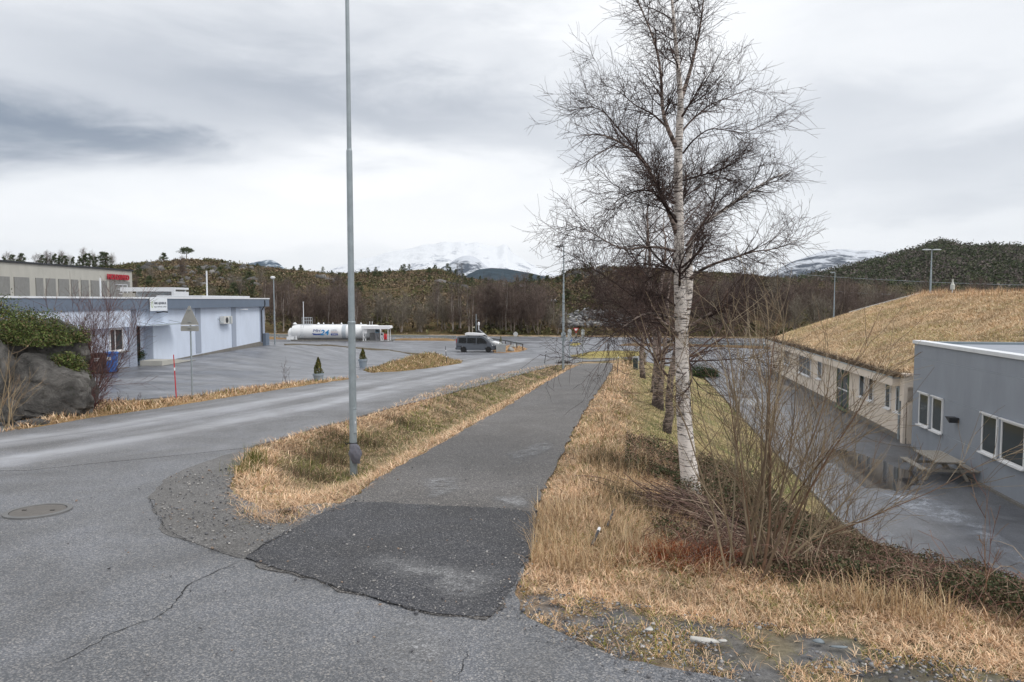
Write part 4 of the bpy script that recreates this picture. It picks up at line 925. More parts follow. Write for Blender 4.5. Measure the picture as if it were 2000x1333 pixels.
# bag tied on with a strap
bz1, bz0 = zt(868)+bz, zt(907)+bz
m_bag = simple('grey_cloth', (.15, .15, .18), .8, .25, 12, bmp=.4, bscale=25)
bg = empty('cloth_bag', (bx, by_-.08, bz1), 0, 'crumpled dark grey cloth bag strapped low on the tall lamp pole', 'bag')
nv = []; nf = []; Kx, Kz = 9, 14
for i in range(Kz+1):
    t = i/Kz; cx_ = .02+.07*t; wd = .055+.055*math.sin(min(1, t*1.15)*math.pi)**.7+.02*t
    for j in range(Kx*2):
        a = j/(Kx*2)*2*math.pi; rr = 1+.22*math.sin(3*a+5*t)+.12*math.sin(7*a-9*t)
        nv.append((cx_+wd*rr*math.cos(a), -.01+.045*rr*math.sin(a)*(.5+math.sin(t*math.pi)), -t*(bz1-bz0)))
    if i:
        for j in range(Kx*2): a = (i-1)*Kx*2; nf.append((a+j, a+(j+1) % (Kx*2), a+Kx*2+(j+1) % (Kx*2), a+Kx*2+j))
nf += [tuple(range(Kx*2)), tuple(range(Kz*Kx*2, (Kz+1)*Kx*2))]
MB().add(nv, nf).build('bag_cloth', m_bag, bg, True)
MB().lathe([(.079, -.02), (.086, -.02), (.086, .015), (.079, .015)], 20, (0, .08, 0), cap=False).build('strap', m_black, bg)
MB().path([(-.08, .08, 0), (-.14, .04, -.02), (-.17, .02, .02)], [.012, .016, .008], 6).build('strap_end', m_black, bg)
def lamp(px, py, ytop, jy=None, hd='left', Y=None, label='', r=.06, n='street_lamp'):
    x, y, z = (G3(px, py) if Y is None else (*at(px, 600, Y)[:2], float(H(at(px, 600, Y)[0], Y))))
    o = empty(n, (x, y, z), 0, label, 'street lamp', 'street lamps'); h = EYE+(587-ytop)/1333*y-z; j = EYE+(587-jy)/1333*y-z if jy else h*.45
    MB().cyl((0, 0, -.2), (0, 0, j), r, r*.95, 12).cyl((0, 0, j), (0, 0, j+.1), r*.95, r*.7, 12).cyl((0, 0, j+.1), (0, 0, h), r*.7, r*.55, 12).build('pole', m_steel, o, True)
    if hd == 'left':
        MB().path([(0, 0, h), (-.06, 0, h+.03), (-.35, 0, h+.04)], .03, 8).build('arm', m_steel, o); hm = MB(); head_flat(hm, -.62, -.02, 0, h+.02); hm.build('lamp_head', m_steel, o)
        MB().lathe([(.02, -.10), (.1, -.06), (.13, 0)], 12, (-.40, 0, h-.0)).build('lamp_glass', m_frame, o, True)
    elif hd == 'ball': MB().lathe([(.03, -.14), (.14, -.12), (.22, -.02), (.2, .08), (.08, .14)], 14, (-.05, -.05, h)).build('lamp_head', simple('lamp_white', (.65, .66, .66), .4), o, True)
    elif hd == 'double':
        for s in (-1, 1): q = MB().lathe([(.02, -.09), (.26, -.07), (.34, 0), (.26, .06), (.02, .09)], 16).build('lamp_head', simple('lamp_grey', (.5, .54, .56), .4), o, True); q.scale = (1.7, .9, 1); q.location = (s*.62, 0, h)
        MB().cyl((-.5, 0, h-.03), (.5, 0, h-.03), .04, n=8).build('crossbar', m_steel, o)
    return o
l2 = lamp(1100, 722, 483, 576, 'left', label='tall grey lamp at the far end of the footpath carrying two small sign plates', r=.085)
for s in (-1, 1): MB().box(-.17 if s < 0 else .02, -.02 if s < 0 else .17, -.13, -.10, EYE+(587-666)/1333*l2.location.y-l2.location.z, EYE+(587-650)/1333*l2.location.y-l2.location.z).build('sign_plate', m_steel, l2)
lamp(537, 673, 543, 610, 'ball', label='slim lamp post with a round white head at the right end of the pale building', r=.07)
lamp(1629, 0, 533, 575, 'left', Y=92, label='small lamp post rising behind the middle of the grass roof edge', r=.075)
lamp(1816, 0, 489, 530, 'double', Y=84, label='lamp post with two flat heads standing behind the ridge of the grass roof', r=.11)
dx_, dy_, _ = at(1859, 600, 84); o = empty('weather_pole', (dx_, dy_, -4.2), 0, 'short white pole with a box-shaped device beyond the grass roof ridge', 'device pole')
MB().cyl((0, 0, 0), (0, 0, 8.2), .06, n=8).build('pole', m_cap, o); MB().lathe([(.2, 8.1), (.24, 8.15), (.24, 8.7), (.16, 8.8), (.08, 9.1), (.1, 9.4)], 10).build('device_box', simple('cream_box', (.5, .5, .45), .6), o)
# ------------------------------------------------------------------ signs and stakes
sx, sy_, sz = G3(376, 781); ws = empty('warning_sign', (sx, sy_, sz), R(-8), 'triangular road sign seen from behind above a small plate beside the road', 'road sign', 'road signs'); hh = lambda py: EYE+(587-py)/1333*sy_-sz
m_back = simple('sign_back', (.33, .33, .31), .6, .1, 8)
MB().cyl((0, 0, -.2), (0, 0, hh(598)), .03, n=12).build('pole', m_steel, ws, True)
tr = [(-.36, hh(635)), (.36, hh(635)), (.37, hh(633)), (.03, hh(598)), (-.03, hh(598)), (-.37, hh(633))]
MB().prism(tr, -.055, -.04).build('triangle_plate', m_back, ws, bevel=.004)
MB().box(-.37, .37, -.055, -.04, hh(647), hh(637)).build('lower_plate', m_back, ws, bevel=.004)
cl = MB(); [cl.box(-.06, .06, -.085, -.056, hh(p)-.012, hh(p)+.012) for p in (606, 629, 641)]; cl.build('clamp_bands', m_steel, ws)
cl2 = MB().box(-.34, .34, -.058, -.0551, hh(635.4)-.0, hh(634.2)).build('reflective_edge', m_frame, ws)
def stake(px0, py0, px1, py1, mat, band, label, r=.018, grp='snow stakes'):
    x, y, z = G3(px0, py0); o = empty('snow_stake', (x, y, z), 0, label, 'snow stake', grp); a = Vector((0, 0, -.1)); t = at(px1, py1, y); b_ = Vector((t[0]-x, 0, t[2]-z))
    MB().cyl(a, b_, r, r*.8, 8).build('rod', mat, o)
    for f in band: c = a.lerp(b_, f); d = a.lerp(b_, f+.06); MB().cyl(c, d, r*1.25, n=8).build('reflector_band', m_frame, o)
    return o
stake(345, 785, 339, 693, m_red, [.68], 'thin red snow stake with a white band at the edge of the road', .022)
stake(873, 713, 870, 677, m_dark, [.75, .45], 'dark snow stake with white bands on the grass mound', .028)
stake(1063, 711, 1067, 686, m_dark, [.8], 'dark leaning snow stake on the verge left of the far lamp', .028)
stake(1205, 732, 1208, 693, m_dark, [.85], 'thin dark snow stake at the right edge of the footpath', .022)
for px, py, yt, lab in ((1112, 706, 643, 'narrow round-topped road sign at the near kerb of the junction'), (1138, 697, 643, 'narrow round-topped road sign on the yellow grass island')):
    x, y, z = G3(px, py); o = empty('road_sign', (x, y, z), 0, lab, 'road sign', 'road signs'); h = EYE+(587-yt)/1333*y-z
    MB().cyl((0, 0, 0), (0, 0, h-.1), .045, n=10).build('pole', m_steel, o, True)
    pts = [(.17*math.cos(a), (h-.17) + .17*math.sin(a)) for a in np.linspace(0, math.pi, 9)]+[(.17*math.cos(a), h-.9+.17*math.sin(a)) for a in np.linspace(math.pi, 2*math.pi, 9)]
    MB().prism(pts, -.07, -.05).build('sign_plate', simple('sign_face_grey', (.42, .45, .46), .5, .1), o)
x, y, z = G3(1125, 673); o = empty('yield_sign', (x, y, z), 0, 'small red and white yield sign on the kerbed island of the junction', 'road sign', 'road signs'); h = EYE+(587-641)/1333*y-z
MB().cyl((0, 0, 0), (0, 0, h-.1), .05, n=8).build('pole', m_steel, o); MB().prism([(-.42, h), (.42, h), (0, h-.74)], -.08, -.06).build('red_border', m_red, o); MB().prism([(-.25, h-.1), (.25, h-.1), (0, h-.54)], -.085, -.0802).build('white_field', m_frame, o)
x, y, z = G3(1115, 674); o = empty('small_blue_sign', (x, y, z), 0, 'tiny blue plate on a short post at the tip of the kerbed island', 'road sign', 'road signs'); MB().cyl((0, 0, 0), (0, 0, .7), .03, n=6).build('post', m_steel, o); MB().box(-.15, .15, -.05, -.035, .5, .95).build('plate', m_blue_p, o)
x, y, z = G3(1007, 682); o = empty('round_sign', (x, y, z), 0, 'round road sign seen from behind at the end of the guardrail', 'road sign', 'road signs'); h = EYE+(587-648)/1333*y-z
MB().cyl((0, 0, 0), (0, 0, h), .04, n=8).build('pole', m_steel, o); q = MB().lathe([(.30, 0), (.30, .02)], 20, (0, 0, 0)).build('disc', simple('disc_grey', (.45, .47, .48), .5), o); q.rotation_euler = (math.pi/2, 0, 0); q.location = (0, -.05, h-.33)
# cable cabinet beside the path
x, y, z = G3(1241, 722); o = empty('cable_cabinet', (x, y, z), R(-12), 'dark green cable cabinet with a pale lid beside the row of birches', 'cabinet')
MB().box(-.17, .17, -.14, .14, -.1, .86).build('cabinet_body', simple('cabinet_green', (.025, .04, .04), .5), o, bevel=.01); MB().prism([(-.2, .863), (.2, .863), (.2, .92), (0, 1.0), (-.2, .92)], -.17, .17).build('lid', simple('lid_grey', (.4, .42, .43), .6), o); MB().box(.175, .2, -.14, .14, 0, .86).build('side_panel', simple('panel_grey', (.35, .37, .38), .6), o)
# ------------------------------------------------------------------ guardrails
m_rail = simple('weathered_rail', (.26, .29, .30), .5, .2, metal=.3)
def guardrail(pts, label, post_step=3.0, hgt=.72, mat=None, hf=None, postmat=None, rr=.16):
    mat = mat or m_rail; hf = hf or H; P = resample([(*p, 0) for p in pts], max(6, int(sum(math.dist(a, b_) for a, b_ in zip(pts, pts[1:]))/2)))[:, :2]
    o = empty('guardrail', (P[0][0], P[0][1], float(hf(*P[0]))), 0, label, 'guardrail', 'guardrails'); ox, oy, oz = o.location
    vs = []; fs = []; prof = [(0, hgt-rr*2), (.05, hgt-rr*1.6), (0, hgt-rr), (.05, hgt-rr*.4), (0, hgt)]
    for i, (x, y) in enumerate(P):
        q = P[min(i+1, len(P)-1)]; p = P[max(i-1, 0)]; dx, dy = q-p; d = math.hypot(dx, dy)+1e-6; z = float(hf(x, y))
        for (a, h_) in prof: vs.append((x+dy/d*a-ox, y-dx/d*a-oy, z+h_-oz))
        for (a, h_) in prof[::-1]: vs.append((x+dy/d*(a-.02)-ox, y-dx/d*(a-.02)-oy, z+h_-oz))
        if i:
            a = 10*(i-1); c = 10*i
            fs += [(a+k, a+(k+1) % 10, c+(k+1) % 10, c+k) for k in range(10)]
    MB().add(vs, fs).build('rail', mat, o)
    acc = 0; last = P[0]
    for p in P:
        acc += math.dist(p, last); last = p
        if acc >= post_step or p is P[0]:
            acc = 0; z = float(hf(*p)); MB().box(p[0]-.06-ox, p[0]+.06-ox, p[1]+.05-oy, p[1]+.15-oy, z-.3-oz, z+hgt-.05-oz).build('post', postmat or mat, o)
    return o
guardrail([(x, MRC(x)-5.6) for x in np.linspace(-56, -9, 14)], 'long steel guardrail along the main road behind the fuel tank and van', 4.2)
guardrail([gp(*p) for p in ((936, 670), (955, 672), (971, 674.5), (987, 678), (1000, 681), (1011, 683.5), (1021, 686))], 'short dark guardrail curving round the bank right of the van', 1.6, .95, simple('dark_rail', (.10, .11, .115), .6), None, simple('brown_post', (.07, .05, .04), .8), .09)
guardrail([gp(*p) for p in ((1345, 678), (1400, 679.5), (1460, 681), (1530, 683))], 'steel guardrail at the far end of the yard beyond the birches', 3.0)
# ------------------------------------------------------------------ fuel tank with shelter
TY = 107.0; tx = lambda px: (px-1000)/1333*TY
TK = empty('fuel_tank', (tx(563), TY, -3.72), 0, 'long white horizontal fuel tank marked MH24 standing on a low plinth', 'fuel tank')
m_tank = simple('tank_white', (.76, .77, .78), .35, .05, .7); u = lambda px: tx(px)-tx(563)
cz = 1.36; r_ = 1.12
MB().lathe([(.05, u(571)-.02), (.7, u(571)), (1.0, u(571)+.12), (r_, u(571)+.45), (r_, u(737)), (1.0, u(737)+.3), (.6, u(737)+.5), (.05, u(737)+.55)], 40, (0, 0, cz), 'x').build('tank_shell', m_tank, TK, True)
MB().lathe([(.05, 0), (.5, .05), (.82, .3), (.86, u(573))], 28, (0, 0, cz-.2), 'x').build('rear_tank', m_tank, TK, True)
MB().lathe([(r_+.012, u(670)), (r_+.012, u(678))], 40, (0, 0, cz), 'x', cap=False).build('grey_band', simple('band_grey', (.42, .46, .5), .4), TK, True)
MB().box(u(571), u(769), -.95, 1.0, -.1, .22).build('plinth', m_plinth, TK)
MB().box(0, u(578), -1.0, -.2, .2, .66).build('equipment_box', m_tank, TK, bevel=.02); MB().box(u(580), u(583), -1.0, -.5, .2, .9).build('valve_box', m_tank, TK)
MB().box(u(574), u(716), -.06, .06, cz+r_+.0, cz+r_+.09).build('top_pipe', m_tank, TK)
for px, s in ((576, .3), (622, .2), (632, .12), (650, .1), (667, .14), (690, .12), (705, .12)): MB().lathe([(s, 0), (s*1.1, .1), (s*.6, .2), (s*.5, .32)], 12, (u(px), 0, cz+r_+.06)).build('hatch', m_tank, TK)
for px in (722, 727): MB().cyl((u(px), 0, cz+r_), (u(px), 0, cz+r_+.55), .04, n=6).build('vent_pipe', m_tank, TK)
ld = MB()
for q in (591, 596): ld.cyl((u(q), -r_-.06, .5), (u(q), -r_*.7, cz+r_), .02, n=6)
for k in range(7): ld.cyl((u(591), -r_-.06+.0*k, .6+.24*k), (u(596), -r_-.06, .6+.24*k), .012, n=5)
ld.build('ladder', m_steel, TK)
cg = MB(); c0, c1 = u(592), u(608)
for k in range(5): x_ = c0+(c1-c0)*k/4; [cg.box(x_-.025, x_+.025, y_-.025, y_+.025, cz+r_, cz+r_+1.15) for y_ in (-.5, .5)]
for z_ in (.1, .62, 1.12): [cg.box(c0, c1, y_-.02, y_+.02, cz+r_+z_, cz+r_+z_+.05) for y_ in (-.5, .5)]; [cg.box(x_-.02, x_+.02, -.5, .5, cz+r_+z_, cz+r_+z_+.05) for x_ in (c0, c1)]
cg.build('platform_cage', simple('cage_zinc', (.45, .48, .5), .5), TK)
m_mhd = simple('dark_blue_ink', (.005, .035, .22), .5); m_mhl = simple('mid_blue_ink', (.01, .22, .52), .5); m_mhg = simple('grey_blue_ink', (.25, .32, .42), .5); m_mhr = simple('pinkish_ink', (.4, .25, .25), .5)
def tk_text(t, size, px0, px1, py, mat, shear=0, bold=0.0, y=-r_-.03):
    o = fit(t, size, mat, TK, 'lettering', .006, (u(px0), y, EYE+(587-py)/1333*TY+3.72), (math.pi/2, 0, 0), shear=shear, bold=bold)
    bw = max(v.co.x for v in o.data.vertices)-min(v.co.x for v in o.data.vertices); o.scale = ((u(px1)-u(px0))/bw, 1, 1)
tk_text('MH', .66, 614.5, 629, 648.3, m_mhd, .2, .0); tk_text('24', 1.15, 629, 646, 654, m_mhl, .2, .02, y=-r_-.045)
sw = MB(); zz_ = lambda py: EYE+(587-py)/1333*TY+3.72
sw.prism([(u(613), zz_(650.5)), (u(622), zz_(651.8)), (u(634), zz_(650.8)), (u(628), zz_(654)), (u(616), zz_(654))], -r_-.03, -r_-.015); sw.build('swoosh', m_mhd, TK)
tk_text('DIESEL', .26, 650, 662, 645.6, m_mhg); tk_text('BENSIN', .26, 650, 663, 649.4, m_mhr)
MB().box(u(649.5), u(663), -r_-.03, -r_-.01, zz_(654.6), zz_(651)).build('blue_label', m_mhd, TK, bevel=.005); tk_text('AdBlue', .2, 651.5, 661.5, 654, m_frame, .2, y=-r_-.04)
SH = empty('pump_shelter', (tx(715), 104.2, -3.72), 0, 'open white pump shelter with a flat canopy at the right end of the fuel tank', 'shelter'); u2 = lambda px: (px-715)/1333*104.2
z2 = lambda py: EYE+(587-py)/1333*104.2+3.72
MB().prism([(u2(714), z2(643)), (u2(769), z2(643)), (u2(770.5), z2(641)), (u2(769), z2(637)), (u2(714), z2(637))], -.3, 2.0).build('canopy', m_frame, SH)
MB().box(u2(714), u2(768), -.25, 1.9, -.05, .12).build('floor', m_kerb, SH)
for q in (717, 765.5): 
    for y_ in (-.1, 1.8): MB().box(u2(q)-.05, u2(q)+.05, y_-.05, y_+.05, .12, z2(643)).build('post', m_frame, SH)
MB().box(u2(726), u2(736), 1.3, 1.5, .12, 1.3).build('back_panel', simple('panel_dull', (.2, .2, .2), .7), SH)
MB().cyl((u2(718), -.1, .9), (u2(722), -.1, .12), .04, n=6).build('brace', m_frame, SH)
MB().box(u2(718.5), u2(724), -.1, .25, 1.25, 2.2).build('control_box', m_frame, SH, bevel=.02)
def pump(px0, px1, z1, mat, label, colr=None):
    x0 = tx(715)+u2(px0); o = empty('fuel_pump', (x0, 104.5, -3.60), 0, label, 'fuel pump', 'fuel pumps under the white canopy'); w = (px1-px0)/1333*104.2
    MB().box(0, w, 0, .45, 0, z1*.62).build('lower_housing', mat, o, bevel=.02); MB().box(0, w, .0, .45, z1*.64, z1).build('display_head', colr or mat, o, bevel=.02); MB().box(w*.2, w*.8, -.02, -.001, z1*.72, z1*.9).build('screen', m_glass, o)
    MB().path([(w*.9, -.05, z1*.8), (w*1.05, -.12, z1*.4), (w*.7, -.1, z1*.15), (w*.4, -.06, z1*.5)], .02, 6).build('hose', m_black, o)
pump(739.5, 747.5, 1.85, simple('pump_grey', (.18, .18, .19), .5), 'grey fuel pump with a blue display head under the white canopy', simple('pump_blue', (.12, .2, .27), .4))
pump(749.5, 755, 1.25, m_frame, 'low white fuel pump right of the grey one under the canopy')
fe = empty('fire_hose', (tx(715)+u2(760.5), 103.9, -3.6), 0, 'red fire extinguishers hung on the right post of the pump shelter', 'fire extinguisher')
for k, dxx in enumerate((-.1, .12)): MB().lathe([(.11, .25), (.12, .3), (.12, .95), (.05, 1.08), (.03, 1.15)], 12, (dxx, 0, 0)).build('cylinder', m_red, fe, True)
MB().path([(0, -.08, 1.1), (.15, -.12, .8), (.05, -.12, .4)], .02, 6).build('hose', m_black, fe)
x = tx(581.5); o = empty('flagpole', (x, 110, -3.75), 0, 'plain white flagpole behind the left end of the fuel tank', 'flagpole'); MB().cyl((0, 0, 0), (0, 0, 6.0), .09, .05, 10).build('pole', m_cap, o); MB().lathe([(.02, 0), (.1, .05), (.02, .12)], 10, (0, 0, 6.0)).build('finial', m_cap, o)
# ------------------------------------------------------------------ grey van with roof box
vx_, vy_, vz_ = G3(930, 689); VN = empty('grey_van', (vx_, vy_+.95, vz_+.02), R(-3), 'dark grey passenger van with white roof box parked beside the concrete planter', 'van')
m_van = simple('van_paint', (.085, .095, .112), .3, .06, 1.0, spec=.4); m_vglass = simple('dark_car_glass', (.006, .007, .008), .15, .1, spec=.25); m_trim = simple('dark_trim', (.022, .023, .026), .6, .1)
# side outline, x to the front (+x), total 4.8 m
up_ = [(-2.40, .48), (-2.42, 1.0), (-2.36, 1.25), (-2.28, 1.78), (-2.2, 1.92), (-2.0, 1.96), (.6, 1.96), (.95, 1.90), (1.20, 1.74), (1.78, 1.16), (2.18, .96), (2.34, .80), (2.40, .62), (2.40, .42)]
wa = lambda cx, r: [(cx+r*math.cos(a), .33+r*math.sin(a)) for a in np.linspace(0.12, math.pi-.12, 9)]
lowr = [(2.40, .30)]+[(1.96+.0, .28)]+wa(1.52, .40)+[(1.10, .28), (-1.15, .28)]+wa(-1.55, .40)+[(-1.97, .30), (-2.40, .32)]
bd = MB(); poly = up_+lowr; n_ = len(poly)
def vy(x, z, s): return s*(.95 - .10*max(0, (z-1.05))/.9 - (.12*max(0, (x-1.4)) if x > 1.4 else 0))
vs = [(x, vy(x, z, -1), z) for x, z in poly]+[(x, vy(x, z, 1), z) for x, z in poly]
bd.add(vs, [tuple(range(n_)), tuple(range(n_, 2*n_))[::-1]]+[(i, n_+i, n_+(i+1) % n_, (i+1) % n_) for i in range(n_)])
body = bd.build('body', m_van, VN); bm = bmesh.new(); bm.from_mesh(body.data); bmesh.ops.triangulate(bm, faces=[f for f in bm.faces if len(f.verts) > 4]); bm.to_mesh(body.data); bm.free()
def vwin(pts, nm='side_window', mat=None, out=.012):
    for s in (-1, 1):
        vs = []; 
        for x, z in pts: vs.append((x, vy(x, z, s)+s*out, z))
        for x, z in pts: vs.append((x, vy(x, z, s)-s*.01, z))
        k = len(pts); MB().add(vs, [tuple(range(k)), tuple(range(k, 2*k))[::-1]]+[(i, (i+1) % k, k+(i+1) % k, k+i) for i in range(k)]).build(nm, mat or m_vglass, VN)
vwin([(-2.12, 1.14), (-2.08, 1.76), (-1.15, 1.78), (-1.15, 1.13)]); vwin([(-1.05, 1.13), (-1.05, 1.78), (.0, 1.78), (0, 1.13)]); vwin([(.14, 1.10), (.14, 1.78), (.72, 1.76), (1.0, 1.62), (1.42, 1.16), (1.36, 1.10)])
vwin([(-2.35, .70), (-2.35, .78), (2.2, .74), (2.2, .66)], 'side_moulding', m_trim, .012); vwin([(.06, .35), (.06, 1.85), (.08, 1.85), (.08, .35)], 'door_seam', m_trim, .003); vwin([(1.28, .6), (1.30, 1.15), (1.32, 1.15), (1.30, .6)], 'door_seam', m_trim, .003)
vwin([(-.02, 1.0), (-.02, 1.06), (-.18, 1.06), (-.18, 1.0)], 'door_handle', m_trim, .03); vwin([(.2, 1.0), (.2, 1.06), (.36, 1.06), (.36, 1.0)], 'door_handle', m_trim, .03)
MB().add([(1.02, -.80, 1.80), (1.02, .80, 1.80), (1.74, .82, 1.20), (1.74, -.82, 1.20), (.98, -.80, 1.78), (.98, .8, 1.78), (1.70, .82, 1.16), (1.7, -.82, 1.16)], [(0, 1, 2, 3), (4, 5, 6, 7), (0, 1, 5, 4), (1, 2, 6, 5), (2, 3, 7, 6), (3, 0, 4, 7)]).build('windscreen', m_vglass, VN)
MB().box(2.28, 2.46, -.84, .84, .30, .56).build('front_bumper', m_trim, VN, bevel=.04); MB().box(-2.5, -2.36, -.93, .93, .34, .58).build('rear_bumper', m_trim, VN, bevel=.03)
for s in (-1, 1):
    MB().add([(2.05, s*.90, .80), (2.32, s*.78, .74), (2.26, s*.76, .92), (1.92, s*.88, 1.03), (2.02, s*.86, .80), (2.28, s*.74, .74), (2.22, s*.72, .92), (1.88, s*.84, 1.03)], [(0, 1, 2, 3), (4, 5, 6, 7), (0, 1, 5, 4), (1, 2, 6, 5), (2, 3, 7, 6), (3, 0, 4, 7)]).build('headlight', m_frame, VN)
    MB().box(-2.43, -2.33, s*.80-.09, s*.80+.09, 1.0, 1.65).build('tail_light', simple('tail_red', (.35, .02, .02), .3), VN); MB().box(1.22, 1.38, s*1.0-.1, s*1.0+.1, 1.10, 1.32).build('mirror', m_trim, VN, bevel=.03)
def wheel(par, x, y, r, w=.2):
    wv = MB().lathe([(r*.6, -w/2), (r*.93, -w/2), (r, -w*.35), (r, w*.35), (r*.93, w/2), (r*.6, w/2)], 28).build('wheel', m_black, par, True); wv.rotation_euler = (math.pi/2, 0, 0); wv.location = (x, y, r)
    k = MB(); k.lathe([(.02, -w*.44), (r*.62, -w*.40), (r*.62, w*.40), (.02, w*.44)], 20); k.build('rim', simple('rim_silver', (.42, .42, .42), .4, metal=.4), wv, True)
    return wv
for x_ in (1.52, -1.55):
    for s in (-1, 1): wheel(VN, x_, s*.86, .33)
RB = empty('roof_box', (0, 0, 0), 0, 'long white roof box carried on the grey van', 'roof box'); RB.location = Matrix.Translation(VN.location) @ Matrix.Rotation(R(-3), 4, 'Z') @ Vector((-.2, -.35, 2.06)); RB.rotation_euler = (0, 0, R(-3))
MB().prism([(-1.15, .06), (-1.1, .0), (.9, -.02), (1.3, .08), (1.35, .12), (.95, .24), (-.2, .33), (-1.0, .32), (-1.15, .25)], -.36, .36).build('lid', m_frame, RB, bevel=.03); MB().box(-1.05, 1.0, -.34, .34, -.05, -.021).build('tray', m_trim, RB)
for x_ in (-.7, .6): MB().box(x_-.03, x_+.03, -.55, 1.15, -.10, -.052).build('roof_bar', m_trim, RB)
# white car behind the van
cx0, cy0, cz0 = G3(943, 686); CR = empty('white_car', (cx0+.3, cy0+3.6, float(H(cx0, cy0+3.6))+.02), R(-14), 'white car mostly hidden behind the grey van, its bonnet showing at the right', 'car')
cp = [(-2.0, .35), (-2.02, .85), (-1.85, 1.0), (-1.3, 1.38), (-.2, 1.45), (.35, 1.36), (1.0, .98), (1.75, .82), (2.02, .66), (2.05, .3)]+[(1.3+.36*math.cos(a), .3+.36*math.sin(a)) for a in np.linspace(.1, math.pi-.1, 8)]+[(-1.25+.36*math.cos(a), .3+.36*math.sin(a)) for a in np.linspace(.1, math.pi-.1, 8)]
MB().prism(cp, -.85, .85).build('body', m_tank, CR); 
for s in (-1, 1): MB().prism([(-1.2, .98), (-1.05, 1.32), (-.2, 1.38), (.25, 1.3), (.75, .98)], s*.86-.006, s*.86+.006).build('side_window', m_glass, CR)
MB().add([(.38, -.7, 1.36), (.38, .7, 1.36), (1.0, .76, 1.0), (1.0, -.76, 1.0), (.36, -.7, 1.3), (.36, .7, 1.3), (.96, .76, .95), (.96, -.76, .95)], [(0, 1, 2, 3), (4, 5, 6, 7), (0, 1, 5, 4), (1, 2, 6, 5), (2, 3, 7, 6), (3, 0, 4, 7)]).build('windscreen', m_glass, CR)
for s in (-1, 1): MB().box(1.86, 2.04, s*.6-.15, s*.6+.15, .62, .75).build('headlight', m_glass, CR)
for x_ in (1.3, -1.25):
    for s in (-1, 1): wheel(CR, x_, s*.78, .30)
# raised dark tailboard, mast and lantern behind
x, y, z = at(930, 668, 90); z = -3.7; q_ = lambda px, py: ((px-1000)/1333*90-x, EYE+(587-py)/1333*90-z)
o = empty('raised_trailer_lid', (x, 90, z), 0, 'dark sloping trailer lid raised behind the roof of the grey van', 'trailer lid'); MB().prism([q_(929, 655), q_(930, 647), q_(934, 645), q_(953, 660), q_(952, 667), q_(940, 660)], 0, 1.6).build('lid_panel', m_trim, o); MB().prism([q_(933, 644.6), q_(935, 644.4), q_(954, 659.4), q_(953, 660.4)], -.03, 1.63).build('lid_edge', simple('lid_edge_grey', (.2, .2, .21), .5), o)
MB().box(q_(929, 0)[0], q_(953, 0)[0], .05, 1.55, .4, 1.1).build('trailer_bed', m_trim, o); [MB().lathe([(.3, -.1), (.3, .1)], 16, (.8, 0, 0)).build('wheel', m_black, o) for _ in (0,)]; w__ = [c for c in o.children if c.name.startswith('wheel')][0]; w__.rotation_euler = (math.pi/2, 0, 0); w__.location = (0, 0, .3)
o = empty('weather_mast', ((930-1000)/1333*96, 96, -3.75), 0, 'thin mast with small horn loudspeaker and crossarm behind the grey van', 'mast'); MB().cyl((0, 0, 0), (0, 0, 4.4), .045, n=8).build('mast_tube', m_steel, o); MB().cyl((-.1, 0, 3.7), (.35, 0, 3.7), .02, n=6).build('crossarm', m_steel, o); MB().lathe([(.04, -.3), (.08, -.12), (.16, 0)], 10, (-.22, 0, 2.55), 'x').build('horn', simple('cream_horn', (.55, .5, .38), .6), o)
o = empty('lantern_post', ((935-1000)/1333*98, 98, -3.75), 0, 'short post with a white lantern just right of the thin mast', 'lantern'); MB().cyl((0, 0, 0), (0, 0, 2.7), .06, n=8).build('post', m_cap, o); MB().lathe([(.08, 2.7), (.15, 2.8), (.15, 3.1), (.06, 3.25)], 10).build('lantern', m_frame, o)
# planters
def conifer(par, h, r, n, seed, z0=0, cx=0, cy=0):
    rg = np.random.default_rng(seed); t = rg.random(n)**.8; a = rg.random(n)*6.283; rr = r*(1-t)**.75*(.35+.65*rg.random(n)**.4)*(1+.25*np.sin(a*3+t*9)); rr *= np.clip(t*6+.45, 0, 1)
    p = np.stack([cx+rr*np.cos(a), cy+rr*np.sin(a), z0+t*h], 1); V, F, C = leaves(rg, p, r*.28*(.6+.8*rg.random(n)), pick(rg, n, [(4, (.10, .11, .03)), (2, (.17, .15, .045)), (2, (.05, .065, .02)), (1, (.25, .16, .06))]), asp=.45)
    return npmesh('foliage', V, F, C, False, M_LEAF, par)
M_LEAF = attrmat('foliage', .8); M_TWIG = attrmat('twig_bark', .85)
m_pot = simple('grey_pot', (.26, .31, .36), .6, .1, bmp=.2)
def pot(px, py, wpx, hpx, fh, label, seed, grp='potted conifers by the car park'):
    x, y, z = G3(px, py); s = y/1333; r = wpx*s/2; h = hpx*s; o = empty('potted_conifer', (x, y, z+.02), 0, label, 'potted plant', grp)
    MB().lathe([(r*.68, 0), (r*.74, h*.1), (r*.88, h*.72), (r*.98, h*.74), (r, h*.98), (r*.9, h), (r*.86, h*.86), (.02, h*.86)], 26).build('pot', m_pot, o, True); MB().cyl((0, 0, h*.8), (0, 0, h+fh*s*.7), .03, .01, 6).build('stem', m_trim, o); conifer(o, fh*s, r*.88, 1800, seed, h*.85)
pot(622, 747, 22, 17, 34, 'grey pot with a pointed conifer standing nearest the road beside the car park', 5); pot(709, 719, 18, 17, 23, 'grey pot with a rounder conifer beside the grass mound', 6)
x, y, z = G3(978, 689); o = empty('concrete_planter', (x, y, z), R(4), 'square grey concrete planter holding a thin conifer in front of the van', 'planter'); pw = MB(); pw.box(-.56, .56, -.5, .5, 0, 1.04, top=(-.6, .6, -.54, .54)); pw.build('planter_box', simple('planter_grey', (.30, .31, .31), .75, .12), o); conifer(o, 1.05, .2, 700, 9, 1.0)
